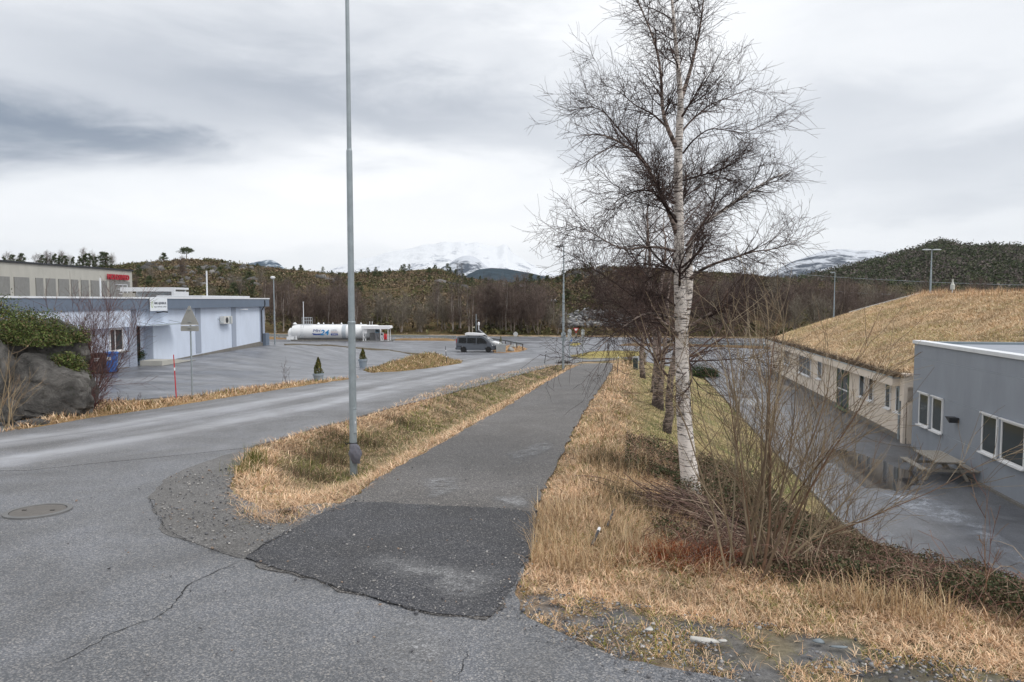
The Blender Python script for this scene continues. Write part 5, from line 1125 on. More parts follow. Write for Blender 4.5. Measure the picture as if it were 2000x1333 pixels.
x, y, z = G3(269, 713); o = empty('door_plant', (x+.2, y, z), 0, 'leafy green plant in a pale pot beside the recessed glass door', 'potted plant'); MB().lathe([(.12, 0), (.17, .4), (.18, .42), (.15, .36), (.02, .36)], 16).build('pot', m_pot, o, True)
rg = np.random.default_rng(3); p = rg.normal(size=(500, 3))*(.14, .14, .17)+(0, 0, .62); V, F, C = leaves(rg, p, .06+.06*rg.random(500), pick(rg, 500, [(3, (.02, .04, .015)), (1, (.05, .09, .02))])); npmesh('foliage', V, F, C, False, M_LEAF, o)
# bins
def bin_(px, py, w, h, mat, label):
    x, y, z = G3(px, py); s = y/1333; w *= s; h *= s; o = empty('wheelie_bin', (x, y, z+.02), R(12), label, 'bin', 'bins beside the pale building')
    MB().box(-w*.42, w*.42, -w*.42, w*.42, .04, h*.9, top=(-w*.5, w*.5, -w*.5, w*.5)).build('bin_body', mat, o, bevel=.03); MB().box(-w*.55, w*.55, -w*.55, w*.58, h*.9+.002, h*.96).build('rim', mat, o, bevel=.015); MB().prism([(-w*.52, h*.963), (w*.52, h*.963), (w*.4, h), (-w*.4, h)], -w*.5, w*.52).build('lid', mat, o, bevel=.01)
    for t in (-1, 1): q = MB().lathe([(.1, -.03), (.1, .03)], 14).build('wheel', m_black, o); q.rotation_euler = (0, math.pi/2, 0); q.location = (t*w*.38, w*.5, .1)
    MB().box(-w*.2, w*.2, -w*.5-.012, -w*.5+.02, h*.62, h*.78).build('sticker', m_frame, o)
bin_(217, 729, 21, 41, m_blue_p, 'bright blue wheelie bin with a white sticker below the window ledge'); bin_(195, 731, 23, 41, simple('brown_plastic', (.05, .035, .035), .6), 'dark brown wheelie bin left of the blue one behind the red shrub')
# manhole
x, y = pp(75, 1003); z = float(plane(y))+.030; o = empty('manhole_cover', (x, y, z), 0, 'round iron manhole cover set in the asphalt near the left edge', 'manhole cover'); m_iron = simple('worn_iron', (.12, .11, .10), .7, .2, 10, bmp=.5, bscale=60)
sl = math.atan(-.046); o.rotation_euler = (sl, 0, 0)
MB().lathe([(.34, -.03), (.34, .012), (.02, .014)], 40).build('cover', m_iron, o); MB().lathe([(.35, -.03), (.35, .018), (.42, .016), (.42, -.03)], 40, cap=False).build('ring_frame', simple('old_mortar', (.15, .15, .15), .8, .2), o); [MB().box(q*.2-.03, q*.2+.03, -.01, .01, .014, .02).build('lifting_slot', m_black, o) for q in (-1, 1)]
# pylon, power poles and lines
def zhill(px, Y):                                        # height of the hill surface at that column / depth
    T = (px-1000)/FPX; j = int(round((px-SIL_H[0][0])/6)); j = max(0, min(VH.shape[1]-1, j)); return float(np.interp(Y, VH[:60, j, 1], VH[:60, j, 2]))
Yp = 285; xP = (898-1000)/1333*Yp; zP = zhill(898, Yp); o = empty('lattice_pylon', (xP, Yp, zP-.3), R(20), 'small dark lattice power pylon on the skyline below the snowy mountain', 'pylon'); m_pyl = simple('pylon_steel', (.06, .06, .065), .7); hP = EYE+(587-514)/1333*Yp-zP; py_ = MB()
for a, b_ in ((-1, -1), (1, -1), (1, 1), (-1, 1)): py_.cyl((a*1.3, b_*1.0, 0), (a*.9, b_*.6, hP), .10, n=5)
for k in range(4):
    z0, z1 = hP*k/4, hP*(k+1)/4; w0, w1 = 1.3-.1*k, 1.3-.1*(k+1)
    for b_ in (-1, 1): py_.cyl((-w0, b_*.9, z0), (w1, b_*.8, z1), .06, n=4); py_.cyl((w0, b_*.9, z0), (-w1, b_*.8, z1), .06, n=4)
py_.cyl((-2.3, 0, hP*.97), (2.3, 0, hP*.97), .12, n=5).cyl((-2.0, 0, hP*.66), (2.0, 0, hP*.66), .1, n=5); py_.build('lattice_frame', m_pyl, o)
Yq = 138; xQ = (1078-1000)/1333*Yq; zQ = zhill(1078, Yq); o = empty('power_pole', (xQ, Yq, zQ-.3), 0, 'pair of wooden power poles with white insulators in front of the bare trees', 'power pole'); hQ = EYE+(587-584)/1333*Yq-zQ
for s in (-.35, .35): MB().cyl((s, 0, 0), (s, 0, hQ), .11, .09, 8).build('wooden_pole', simple('old_pole', (.28, .25, .22), .8), o)
MB().box(-.9, .9, -.08, .08, hQ-.2, hQ-.05).build('crossarm', m_steel, o); [MB().lathe([(.09, 0), (.11, .12), (.07, .3)], 8, (q, 0, hQ-.04)).build('insulator', m_frame, o) for q in (-.8, -.1, .6)]
def cable(a, b_, sag, r, label):
    pts = [(a[0]+(b_[0]-a[0])*t, a[1]+(b_[1]-a[1])*t, a[2]+(b_[2]-a[2])*t-sag*4*t*(1-t)) for t in np.linspace(0, 1, 24)]; P = np.array([pts]); V, F = tubes(P, np.full((1, 24), r), 5); o = npmesh('power_line', V, F, None, True, m_steel); tag(o, label, 'power line', 'power lines')
cable(at(1530, 534, 150), at(2300, 558, 150), 1.0, .035, 'upper thin power line crossing the wooded slope above the grass roof'); cable(at(1600, 566, 150), at(1740, 575, 150), .2, .03, 'lower short power line left of the grass roof ridge')
# ------------------------------------------------------------------ dry grass, turf and moss on the verges and banks
M_GRASS = attrmat('grass_blades', .75, .15)
def screen_pts(rg, n, d0, d1, a0=-52, a1=50):
    a = np.radians(a0+(a1-a0)*rg.random(n)); d = d0*(d1/d0)**rg.random(n); return d*np.sin(a), d*np.cos(a), d
def unpaved(x, y, m_=.0):
    return ~(inpoly(x, y, P_PATH) | inpoly(x, y, P_FORE) | inpoly(x, y, P_ROAD) | inpoly(x, y, P_GRAVEL))
def palcol(rg, n, sets, w):
    """w (n,k) weights for the k palettes"""
    w = w/w.sum(1, keepdims=True); r = rg.random(n)[:, None]; k = (np.cumsum(w, 1) < r).sum(1).clip(0, len(sets)-1); C = np.zeros((n, 3))
    for i, s in enumerate(sets):
        q = k == i
        if q.any(): C[q] = pick(rg, int(q.sum()), s, .14)
    return C
GREENP = [(3, (.13, .14, .035)), (2, (.20, .19, .05)), (1, (.08, .10, .025))]
MOSSP = [(3, (.26, .24, .05)), (1, (.16, .17, .04))]
def grass(name, seed, n, mask, Lf, Wk, lean, sets, wfun, d0=3.6, d1=60, label=None, curl=.6, clump=.35, hz=H, a0=-52, a1=50):
    rg = np.random.default_rng(seed); x, y, d = screen_pts(rg, n, d0, d1, a0, a1); k = mask(x, y); x, y, d = x[k], y[k], d[k]
    cn = fbm(x*3.1, y*3.1, seed+3, 3); k = cn + .45*rg.random(len(x)) > clump+.18; x, y, d = x[k], y[k], d[k]
    # gather blades into tufts
    q = .05*(1+d*.03); x = x+(np.round(x/.13)*.13+.05*np.sin(y*40)-x)*.35; y = y+(np.round(y/.13)*.13-y)*.35
    m = len(x); z = hz(x, y)-.015; L = Lf(x, y, d)*(.6+.8*rg.random(m)); W = Wk*(.7+.6*rg.random(m))*(np.maximum(d, 5)/6)**.8
    C = palcol(rg, m, sets, wfun(x, y))*(.52+.96*fbm(x*1.5, y*1.5, seed+40, 4))[:, None]; ln = lean(x, y) if callable(lean) else np.full(m, lean)
    V, F, C = blades(rg, np.stack([x, y, z], 1), L, W, ln, C, curl)
    o = npmesh(name, V, F, C, False, M_GRASS); o['kind'] = 'stuff'
    if label: o['label'] = label; 
    return o
fb = lambda x, y, f, s: fbm(x*f, y*f, s, 3)
in_verge = lambda x, y: inpoly(x+.05*np.sin(y*9), y+.05*np.sin(x*11), P_VERGE)
def w_verge(x, y):
    dp = np.minimum(dpoly(x, y, P_VERGE), 3); g = fb(x, y, .7, 60); near = sm(.6, 1.1, dp)*sm(10.8, 12.8, y)
    return np.stack([1.1-.95*near, near*(.4+g)*1.6, near*sm(.45, .62, g)*1.6+.05, .15*near*sm(.55, .65, fb(x, y, 1.1, 61))+.01], 1)
grass('verge_grass', 101, 420000, in_verge, lambda x, y, d: .13+.17*fb(x, y, 1.2, 62), .0052, lambda x, y: .85+.25*fb(x, y, .9, 64), [STRAW, DITCH, GREENP, MOSSP], w_verge, 8.5, 55, a0=-40, a1=10)
def m_right(x, y):
    s = bank_s(x, y); toe = 8.1+2*(1-sm(15, 21, y)); near = s < np.where((y < 9.5) & (x > 2.3), .15, 2.0)+.8*fb(x, y, .9, 66)+9*sm(17, 19, y)
    return (s > -1.0) & unpaved(x, y) & (x > xr(y)-.5) & near & (s < toe-.25) & (y < 61) & ~((inpoly(x, y, P_RSHOULD)) & (fb(x, y, 5.5, 68) < .56))
def w_right(x, y):
    s = bank_s(x, y); l = sm(16, 20, y)*sm(1.0, 2.2, s); g = fb(x, y, .8, 70)
    return np.stack([(1.15-l)*1.0, .25*(1-l)*sm(.4, .7, g), l*2.4, .25*sm(.5, .68, g)+.02, .10*sm(.55, .7, fb(x, y, 1.7, 73))+.004], 1)
grass('bank_grass', 102, 900000, m_right, lambda x, y, d: (.10+.20*fb(x, y, 1.1, 71)*(bank_s(x, y) > .3))*(1-.62*sm(16, 20, y)*sm(.8, 2.0, bank_s(x, y))), .0052, lambda x, y: .98-.3*fb(x, y, .9, 72), [STRAW, DITCH, LAWN, GREENP, MOSSP], w_right, 4.2, 62, a0=-8, a1=52)
grass('tall_straw', 103, 60000, lambda x, y: m_right(x, y) & (bank_s(x, y) > -.2) & (bank_s(x, y) < 2.4) & (y < 15) & (fb(x, y, .9, 75) > .48), lambda x, y, d: .26+.14*fb(x, y, 1, 76), .0045, .34, [[(3, (.50, .36, .21)), (2, (.38, .25, .14)), (1, (.6, .47, .3))]], lambda x, y: np.ones((len(x), 1)), 4.5, 17, a0=-2, a1=50, clump=.4)
grass('shoulder_tufts', 104, 120000, lambda x, y: inpoly(x, y, P_RSHOULD) & (fb(x, y, 4.5, 78) > .46) & (fb(x, y, 1.1, 77) > .30), lambda x, y, d: .06+.08*fb(x, y, 2, 79), .005, .8, [STRAW, GREENP, MOSSP], lambda x, y: np.stack([1+0*x, .25+0*x, .3*sm(.5, .6, fb(x, y, 1.2, 80))+.01], 1), 3.6, 11, a0=0, a1=52)
P_LEFTG = [(-26, 14), (-15.0, 18.6), (-13.1, 21.5), (-12.2, 24.0), (-14.5, 25.2), (-26, 26)]
def m_left(x, y): return (inpoly(x, y, P_STRIP) | (inpoly(x, y, P_LEFTG)) | inpoly(x, y, P_MOUND) | inpoly(x, y, P_GEND)) 
def z_left(x, y):
    z = H(x, y)+.03
    for P_, h_, f_ in ((P_STRIP, .10, .5), (P_MOUND, .75, 3.0), (P_GEND, .25, 2.0)):
        k = inpoly(x, y, P_)
        if k.any(): z = z+np.where(k, h_*sm(0, f_, dpoly(x, y, P_))*(1+.5*(fbm(x*.8, y*.8, 9)-.5)), 0)
    return z
grass('strip_grass', 105, 260000, m_left, lambda x, y, d: .14+.16*fb(x, y, 1.2, 82)+.02*inpoly(x, y, P_MOUND), .0058, .62, [STRAW, DITCH, GREENP], lambda x, y: np.stack([1+0*x, .5*fb(x, y, .8, 83)+3.5*inpoly(x, y, P_MOUND), .3*sm(.5, .65, fb(x, y, .7, 84))+.01+.9*inpoly(x, y, P_MOUND)], 1), 15, 95, a0=-50, a1=4, hz=z_left, clump=.3)
grass('far_verge_grass', 106, 70000, lambda x, y: inpoly(x, y, P_LVERGE) | inpoly(x, y, P_RVERGE) | inpoly(x, y, P_IS1), lambda x, y, d: .20+0*x, .006, .6, [DITCH, LAWN], lambda x, y: np.stack([1+0*x, .4+8.*inpoly(x, y, P_IS1)], 1), 50, 150, a0=-50, a1=35, hz=lambda x, y: H(x, y)+.25*(~inpoly(x, y, P_IS1))+.08)
# turf roof: long bleached grass combed down the slope
def roof_grass():
    rg = np.random.default_rng(7); n = 210000; u = GL*rg.random(n)**1.15; d = RIDGE*rg.random(n)**.9-.35; z = roofz(u, np.maximum(d, 0)); ed = d < .15
    k = fbm(u*.8, d*1.6, 91)+.5*rg.random(n) > .45; k |= ed; u, d, z, ed = u[k], d[k], z[k], ed[k]; m = len(u)
    g = fbm(u*.35, d*.5, 92); strk = (.70+.6*fbm(u*.5+d*.25, d*1.1-u*.35, 94, 4))[:, None]; C = strk*palcol(rg, m, [[(4, (.66, .50, .32)), (3, (.56, .40, .25)), (3, (.78, .63, .44)), (.5, (.34, .23, .14))], [(3, (.40, .37, .16)), (2, (.52, .45, .22))], [(3, (.16, .11, .07)), (2, (.28, .19, .12))]], np.stack([1+0*u, .45*sm(.48, .66, g), .10*sm(.55, .7, fbm(u*.9, d*.9, 93))+2.6*ed+.02], 1))
    dist = np.full(m, 1.0); W = .022*(.6+.8*rg.random(m)); L = (.16+.2*rg.random(m))*(1+.9*ed)
    V, F, C = blades(rg, np.stack([u, -d, z], 1), L, W, np.where(ed, .9, 1.0+0*u), C, .6)
    V[:, 1] += 0
    o = npmesh('roof_grass', V, F, C, False, M_GRASS, G); o['kind'] = 'stuff'
    n = 2500; u = GL*rg.random(n); d = RIDGE*(.9+.12*rg.random(n)); V, F, C = blades(rg, np.stack([u, -d, roofz(u, d)], 1), .35+.35*rg.random(n)*(fbm(u*.9, d, 95) > .5), np.full(n, .02), np.full(n, .2), pick(rg, n, STRAW), .4)
    o = npmesh('ridge_straw', V, F, C, False, M_GRASS, G); o['kind'] = 'stuff'
roof_grass()
# ------------------------------------------------------------------ loose stones
t_ = (1+5**.5)/2; ICO = np.array([(-1, t_, 0), (1, t_, 0), (-1, -t_, 0), (1, -t_, 0), (0, -1, t_), (0, 1, t_), (0, -1, -t_), (0, 1, -t_), (t_, 0, -1), (t_, 0, 1), (-t_, 0, -1), (-t_, 0, 1)])/1.902
ICF = np.array([(0, 11, 5), (0, 5, 1), (0, 1, 7), (0, 7, 10), (0, 10, 11), (1, 5, 9), (5, 11, 4), (11, 10, 2), (10, 7, 6), (7, 1, 8), (3, 9, 4), (3, 4, 2), (3, 2, 6), (3, 6, 8), (3, 8, 9), (4, 9, 5), (2, 4, 11), (6, 2, 10), (8, 6, 7), (9, 8, 1)])
def stones(name, rg, pos, r, cols, mat=None, kind='stuff'):
    n = len(pos); S = r[:, None, None]*(.6+.7*rg.random((n, 1, 3)))*np.array([1, 1, .7]); a = rg.random(n)*6.283; c, s = np.cos(a), np.sin(a)
    v = ICO[None]*(1+.22*rg.normal(size=(n, 12, 1)))*S; v = np.stack([v[..., 0]*c[:, None]-v[..., 1]*s[:, None], v[..., 0]*s[:, None]+v[..., 1]*c[:, None], v[..., 2]], -1)+pos[:, None, :]
    F = (np.arange(n)*12)[:, None, None]+ICF[None]; o = npmesh(name, v.reshape(-1, 3), F.reshape(-1, 3), np.repeat(cols, 12, axis=0), False, mat or M_STONE); o['kind'] = kind; return o
M_STONE = attrmat('loose_stone', .85, .3)
rg = np.random.default_rng(21); x, y, d = screen_pts(rg, 60000, 3.4, 14, -35, 52)
prob = np.where(inpoly(x, y, P_RSHOULD), .55*sm(.35, .6, fb(x, y, 2, 97)), 0)+np.where(inpoly(x, y, P_GRAVEL), .35, 0)+np.where(inpoly(x, y, P_FORE) & (dpoly(x, y, P_RSHOULD) < .25), .2, 0)+np.where(inpoly(x, y, P_FORE) | inpoly(x, y, P_PATH), .012, 0)+np.where(inpoly(x, y, P_PATCH), .07*sm(.35, .65, fb(x, y, 1.3, 98)), 0)+np.where(dpoly(x, y, P_PATCH) < .10, .12, 0)
k = rg.random(len(x)) < prob; x, y, d = x[k], y[k], d[k]; n = len(x)
stones('gravel_stones', rg, np.stack([x, y, plane(y)+.047], 1), .004+.011*rg.random(n)**3+.003*(d/5), pick(rg, n, [(3, (.18, .18, .19)), (2, (.28, .27, .26)), (1, (.42, .40, .38)), (2, (.10, .10, .11)), (1, (.25, .19, .15))]))
for (px, py, s, lab) in ((1369, 1262, .10, 'flat white stone in the dirt of the right foreground'), (1412, 1263, .055, 'small pale stone just right of the flat white one'), (1268, 1240, .04, 'small whitish stone near the left end of the dirt shoulder'), (1597, 1264, .07, 'bluish grey stone among the gravel at the lower right'), (1640, 1275, .06, 'grey blue stone right beside another in the gravel at the lower right')):
    x, y = pp(px, py); o = stones('stone', np.random.default_rng(int(px)), np.array([(0, 0, 0.)]), np.array([s]), np.array([(.5, .49, .46) if s in (.10, .055, .04) else (.2, .23, .25)]), kind='x'); del o['kind']; o.location = (x, y, float(plane(y))+.05); o.scale = (1.3 if s == .10 else 1, .6, .35); tag(o, lab, 'stone')
# broken marker rod lying in the grass
for (a, b_, r0, mt, lab, nm) in (((1156, 1082), (1168, 1063), .018, m_dark, 'short dark pipe piece with a white tip lying in the dry grass', 'pipe_piece'), ((1186, 1043), (1199, 1018), .017, m_dark, 'dark broken rod lying higher up the grass edge beside the path', 'broken_rod')):
    pa, pb = gp(*a), gp(*b_); za, zb_ = float(H(*pa))+.10, float(H(*pb))+.16; o = empty(nm, (pa[0], pa[1], za), 0, lab, 'rod'); v = Vector((pb[0]-pa[0], pb[1]-pa[1], zb_-za)); MB().cyl((0, 0, 0), v, r0, r0*.9, 10).build('rod_body', mt, o, True)
    if nm == 'pipe_piece': MB().cyl(v, v*1.22, r0*1.08, n=10).build('white_tip', m_frame, o, True)
# ------------------------------------------------------------------ rock outcrop on the left
def rockmat(name, c0, c1, c2):
    m, nt, b = node_mat(name); c = ramp(nt, nz(nt, 1.3, 9, .7, .8), [(.3, c0), (.48, c1), (.62, c2), (.75, c1)]); c = mixc(nt, ramp(nt, nz(nt, 9, 6, .75), [(.60, (0, 0, 0)), (.72, (.6, .6, .6))]), c, (.26, .26, .24, 1))
    c = mixc(nt, ramp(nt, nz(nt, 2.2, 6, .7, loc=(4, 4, 4)), [(.60, (0, 0, 0)), (.7, (.8,)*3)]), c, (.05, .06, .02, 1)); nt.links.new(c, b.inputs['Base Color']); b.inputs['Roughness'].default_value = .85; bump(nt, b, nz(nt, 3.5, 11, .82, 1.6), 1.0, .3); return m
m_rock = rockmat('lichened_rock', (.055, .053, .052), (.15, .142, .132), (.29, .275, .255))
def boulder(name, c, s, seed, sub=5, cuts=16, parent=None, mat=None, dmin=.62):
    rg = np.random.default_rng(seed); bm = bmesh.new(); bmesh.ops.create_icosphere(bm, subdivisions=sub, radius=1); me = bpy.data.meshes.new(name); bm.to_mesh(me); bm.free(); n = len(me.vertices)
    co = np.empty(n*3); me.vertices.foreach_get('co', co); co = co.reshape(-1, 3)
    for _ in range(cuts):
        nn = rg.normal(size=3); nn /= np.linalg.norm(nn); dd_ = dmin+.28*rg.random(); e = co@nn-dd_; co = co-np.where(e > 0, e*.96, 0)[:, None]*nn
    ds = np.array([mnoise.fractal(Vector(p*1.6+seed), 1.0, 2.1, 6) for p in co]); cr = np.array([abs(mnoise.noise(Vector(p*2.3+seed*3))) for p in co])
    hf = np.array([mnoise.fractal(Vector(p*7+seed), .9, 2.1, 4) for p in co]); co = co*(1+.10*ds+.028*hf-.10*np.clip(.12-cr, 0, 1)*6)[:, None]; co = co*np.array(s)
    me.vertices.foreach_set('co', co.ravel()); me.update(); o = link_mesh(name, me, mat or m_rock, parent, True); me.set_sharp_from_angle(angle=R(38)); o.location = c; return o
ro = empty('rock_outcrop', (*gp(80, 832), float(H(*gp(80, 832)))), 0, 'dark lichened rock outcrop beside the road overgrown with juniper', 'rock'); ox, oy, oz = ro.location
def rk(px, py, Y, s, seed, **k): a = at(px, py, Y); boulder('rock_mass', (a[0]-ox, a[1]-oy, a[2]-oz), s, seed, parent=ro, **k)
rk(104, 762, 20.6, (1.35, 1.2, 1.28), 3); rk(40, 700, 22.2, (2.2, 1.6, 1.7), 8); rk(-8, 752, 19.8, (.62, .8, 1.4), 5); rk(-110, 700, 20.5, (1.8, 1.6, 2.2), 6)
bo = boulder('boulder', at(170, 770, 22.2), (.42, .5, .92), 12, sub=4); tag(bo, 'narrow grey boulder leaning against the right side of the big rock', 'boulder')
bo = boulder('boulder', at(18, 800, 18.7), (.42, .4, .36), 15, sub=4); tag(bo, 'angular grey boulder at the foot of the rock at the left edge', 'boulder')
bo = boulder('boulder', at(70, 826, 18.6), (.36, .34, .16), 16, sub=4); tag(bo, 'low dark boulder under the middle of the big rock by the road', 'boulder')
for px, py, s, sd_, lab in ((997, 688, .5, 31, 'pale rough boulder right beside the concrete planter'), (1003, 682, .55, 32, 'pale boulder behind the one next to the planter')):
    x, y, z = G3(px, py); bo = boulder('boulder', (x, y, z+.28), (s, s*.9, .42), sd_, sub=3, mat=simple('pale_boulder', (.32, .32, .31), .8, .3, 2, bmp=.4)); tag(bo, lab, 'boulder')
def leafmass(name, rg, cen, rad, n, size, pal, parent=None, shell=.72, asp=.5, flatb=-.3, jitter=.32, mat=None, label=None, cat=None):
    v = rg.normal(size=(n, 3)); v /= np.linalg.norm(v, axis=1, keepdims=True); v[:, 2] = np.maximum(v[:, 2], flatb); i = rg.integers(len(cen), size=n)
    lump = 1+jitter*np.sin(v[:, 0]*5+i)*np.sin(v[:, 1]*6+2*i)+jitter*.6*rg.normal(size=n)
    p = np.array(cen)[i]+v*np.array(rad)[i]*((shell+(1-shell)*rg.random(n))*lump)[:, None]
    # clumps of one tone
    ck = (fbm(p[:, 0]*3+p[:, 2]*2, p[:, 1]*3+p[:, 2]*2, 7, 2)*3.0); C = pick(rg, n, pal, .2)*(.6+.35*ck)[:, None]
    V, F, C = leaves(rg, p, size*(.6+.8*rg.random(n)), C, asp=asp); return npmesh(name, V, F, C, False, mat or M_LEAF, parent)
JUN = [(4, (.075, .10, .03)), (3, (.045, .062, .02)), (2, (.13, .155, .045)), (2, (.13, .095, .05))]
rg = np.random.default_rng(40); cen = []; rad = []
for px, py, Y, a, b_ in ((-60, 600, 22, 1.3, .55), (20, 628, 22.0, 1.2, .5), (60, 640, 21.6, 1.1, .5), (100, 655, 21.6, .9, .36), (132, 664, 21.6, .55, .22), (30, 650, 20.9, 1.0, .42), (85, 668, 20.8, .8, .28), (128, 712, 20.6, .45, .35), (152, 735, 20.6, .30, .35), (-20, 660, 20.6, 1.0, .5), (-90, 640, 21, 1.3, .6)):
    cen.append(at(px, py, Y)); rad.append((a, a*.8, b_))
jc = np.array(cen).mean(0); jo = empty('juniper_bush', tuple(jc), 0, 'spreading green juniper draped over the top of the dark rock', 'juniper bush')
leafmass('foliage', rg, np.array(cen)-jc, rad, 34000, .085, JUN, jo, asp=.35, shell=.6)
# ------------------------------------------------------------------ brambles, bracken and brushwood on the bank
def thicket():
    rg = np.random.default_rng(50); n = 430000; x, y, d = screen_pts(rg, n, 6.0, 24, 4, 50); s = bank_s(x, y); toe = 8.1+2*(1-sm(15, 21, y))
    g = fb(x, y, .7, 110); k = ((s > np.where((y < 9.8) & (x > 2.0), .15, 1.9)+.8*fb(x, y, 1, 111)) & (s < toe+.5+.8*fb(x, y, 1.2, 112)) & (y < 16.6+1.6*g) | ((s > 1.3) & (s < 3.6) & (y > 13.2) & (y < 17.6) & (fb(x, y, .9, 113) > .42))) & ~((np.hypot((x-3.1)/1.0, (y-10.6)/.8) < 1))
    x, y, d, s, g, toe = x[k], y[k], d[k], s[k], g[k], toe[k]; n = len(x); hgt = (.08+1.0*np.clip(fb(x, y, .85, 114)-.27, 0, 1))*(1-.6*sm(-.8, 0, s-toe))*(1-.5*sm(0, .8, 2.6-s)); z = H(x, y)+hgt*(rg.random(len(x))**.6)
    C = palcol(rg, len(x), [[(4, (.055, .066, .032)), (3, (.085, .095, .045)), (1, (.13, .14, .07))], [(3, (.18, .125, .085)), (2, (.29, .205, .14)), (1, (.12, .07, .05))]], np.stack([1+0*x, .45+1.3*sm(.45, .6, fb(x, y, 1.1, 116))], 1))
    V, F, C = leaves(rg, np.stack([x, y, z], 1), (.022+.024*rg.random(n))*(d/9)**.7, C, asp=.6); o = npmesh('bramble_leaves', V, F, C, False, M_LEAF); o['kind'] = 'stuff'
    # arching canes
    m = 5200; i = rg.integers(n, size=m); P = np.empty((m, 7, 3)); P[:, 0] = np.stack([x[i], y[i], H(x[i], y[i])], 1); a = rg.random(m)*6.283; d_ = np.stack([np.cos(a)*.45, np.sin(a)*.45, np.full(m, 1.)], 1)
    for k2 in range(1, 7): d_ = d_+rg.normal(size=(m, 3))*.15; d_[:, 2] -= .34; P[:, k2] = P[:, k2-1]+d_/np.linalg.norm(d_, axis=1, keepdims=True)*(.10+.12*rg.random((m, 1)))
    V, F = tubes(P, np.linspace(.005, .002, 7)[None, :]*np.ones((m, 1)), 3); C = np.repeat(pick(rg, m, [(3, (.22, .13, .10)), (2, (.36, .28, .2)), (1, (.13, .07, .06))]), 21, axis=0); o = npmesh('bramble_canes', V, F, C, False, M_TWIG); o['kind'] = 'stuff'
thicket()
bxp, byp = gp(1365, 1035); bzp = float(H(bxp, byp))
bp = empty('brush_pile', (bxp, byp, bzp), 0, 'heap of cut bare branches dumped at the foot of the white birch', 'brush pile'); rg = np.random.default_rng(60); m = 420
P = np.empty((m, 6, 3)); P[:, 0] = rg.normal(size=(m, 3))*(.55, .42, .05)+(0, 0, .14); P[:, 0, 2] = np.abs(P[:, 0, 2])+.25*np.exp(-(P[:, 0, 0]**2+P[:, 0, 1]**2)*1.4)*rg.random(m)*1.6; a = rg.normal(size=m)*.6+2.7; a = np.where(rg.random(m) < .3, rg.random(m)*6.28, a); d_ = np.stack([np.cos(a), np.sin(a)*.8, rg.normal(size=m)*.16], 1)
for k in range(1, 6): d_ = d_+rg.normal(size=(m, 3))*.09; d_[:, 2] -= .03; P[:, k] = P[:, k-1]+d_*(.05+.14*rg.random((m, 1)))
gz = H(P[..., 0]+bxp, P[..., 1]+byp)-bzp; P[..., 2] = np.maximum(P[..., 2]+gz*.8, gz+.02)
V, F = tubes(P, (np.linspace(1, .5, 6)[None, :]*(.004+.010*rg.random((m, 1))**2)), 5); npmesh('branches', V, F, np.repeat(pick(rg, m, [(3, (.17, .11, .09)), (2, (.11, .07, .06)), (2, (.28, .21, .16)), (1, (.05, .035, .03))]), 30, axis=0), True, M_TWIG, bp)
def tuftcol(name, px, py, n, R_, L, pal, lean, kind=True, w=.006):
    rg = np.random.default_rng(int(px)); x0, y0 = gp(px, py); p = rg.normal(size=(n, 2))*np.array(R_)*.5+(x0, y0); V, F, C = blades(rg, np.stack([p[:, 0], p[:, 1], H(p[:, 0], p[:, 1])], 1), L*(.5+rg.random(n)), np.full(n, w), np.full(n, lean), pick(rg, n, pal, .2), .7); o = npmesh(name, V, F, C, False, M_GRASS); o['kind'] = 'stuff'; return o
RUST = [(3, (.30, .075, .025)), (2, (.20, .05, .02)), (1, (.38, .14, .05))]
tuftcol('rusty_bracken', 1345, 1090, 1600, (.75, .35), .28, RUST, .85); tuftcol('rusty_bracken', 1395, 1105, 500, (.3, .2), .2, RUST, .9); tuftcol('rush_tuft', 500, 905, 260, (.22, .3), .34, GREENP, .18); tuftcol('rush_tuft', 478, 925, 160, (.3, .3), .28, GREENP, .2); tuftcol('dark_turf', 560, 1006, 500, (.12, .09), .10, [(1, (.06, .04, .03))], .7)
tuftcol('heather', 1190, 905, 1500, (.55, .8), .24, [(3, (.10, .075, .04)), (2, (.06, .07, .03)), (1, (.2, .13, .09))], .4); tuftcol('heather', 1230, 985, 1500, (.5, .6), .26, [(3, (.10, .085, .045)), (2, (.05, .06, .025)), (1, (.25, .17, .1))], .5)
for px, py, n in ((640, 900, 700), (610, 940, 600), (720, 870, 500), (790, 830, 500), (660, 860, 400)): tuftcol('heather', px, py, n, (.6, .7), .22, [(3, (.10, .075, .045)), (2, (.06, .07, .03)), (1, (.16, .09, .07))], .3)
tuftcol('dark_bush', 1100, 711, 260, (.6, .5), .4, [(1, (.05, .04, .03))], .5, w=.02)
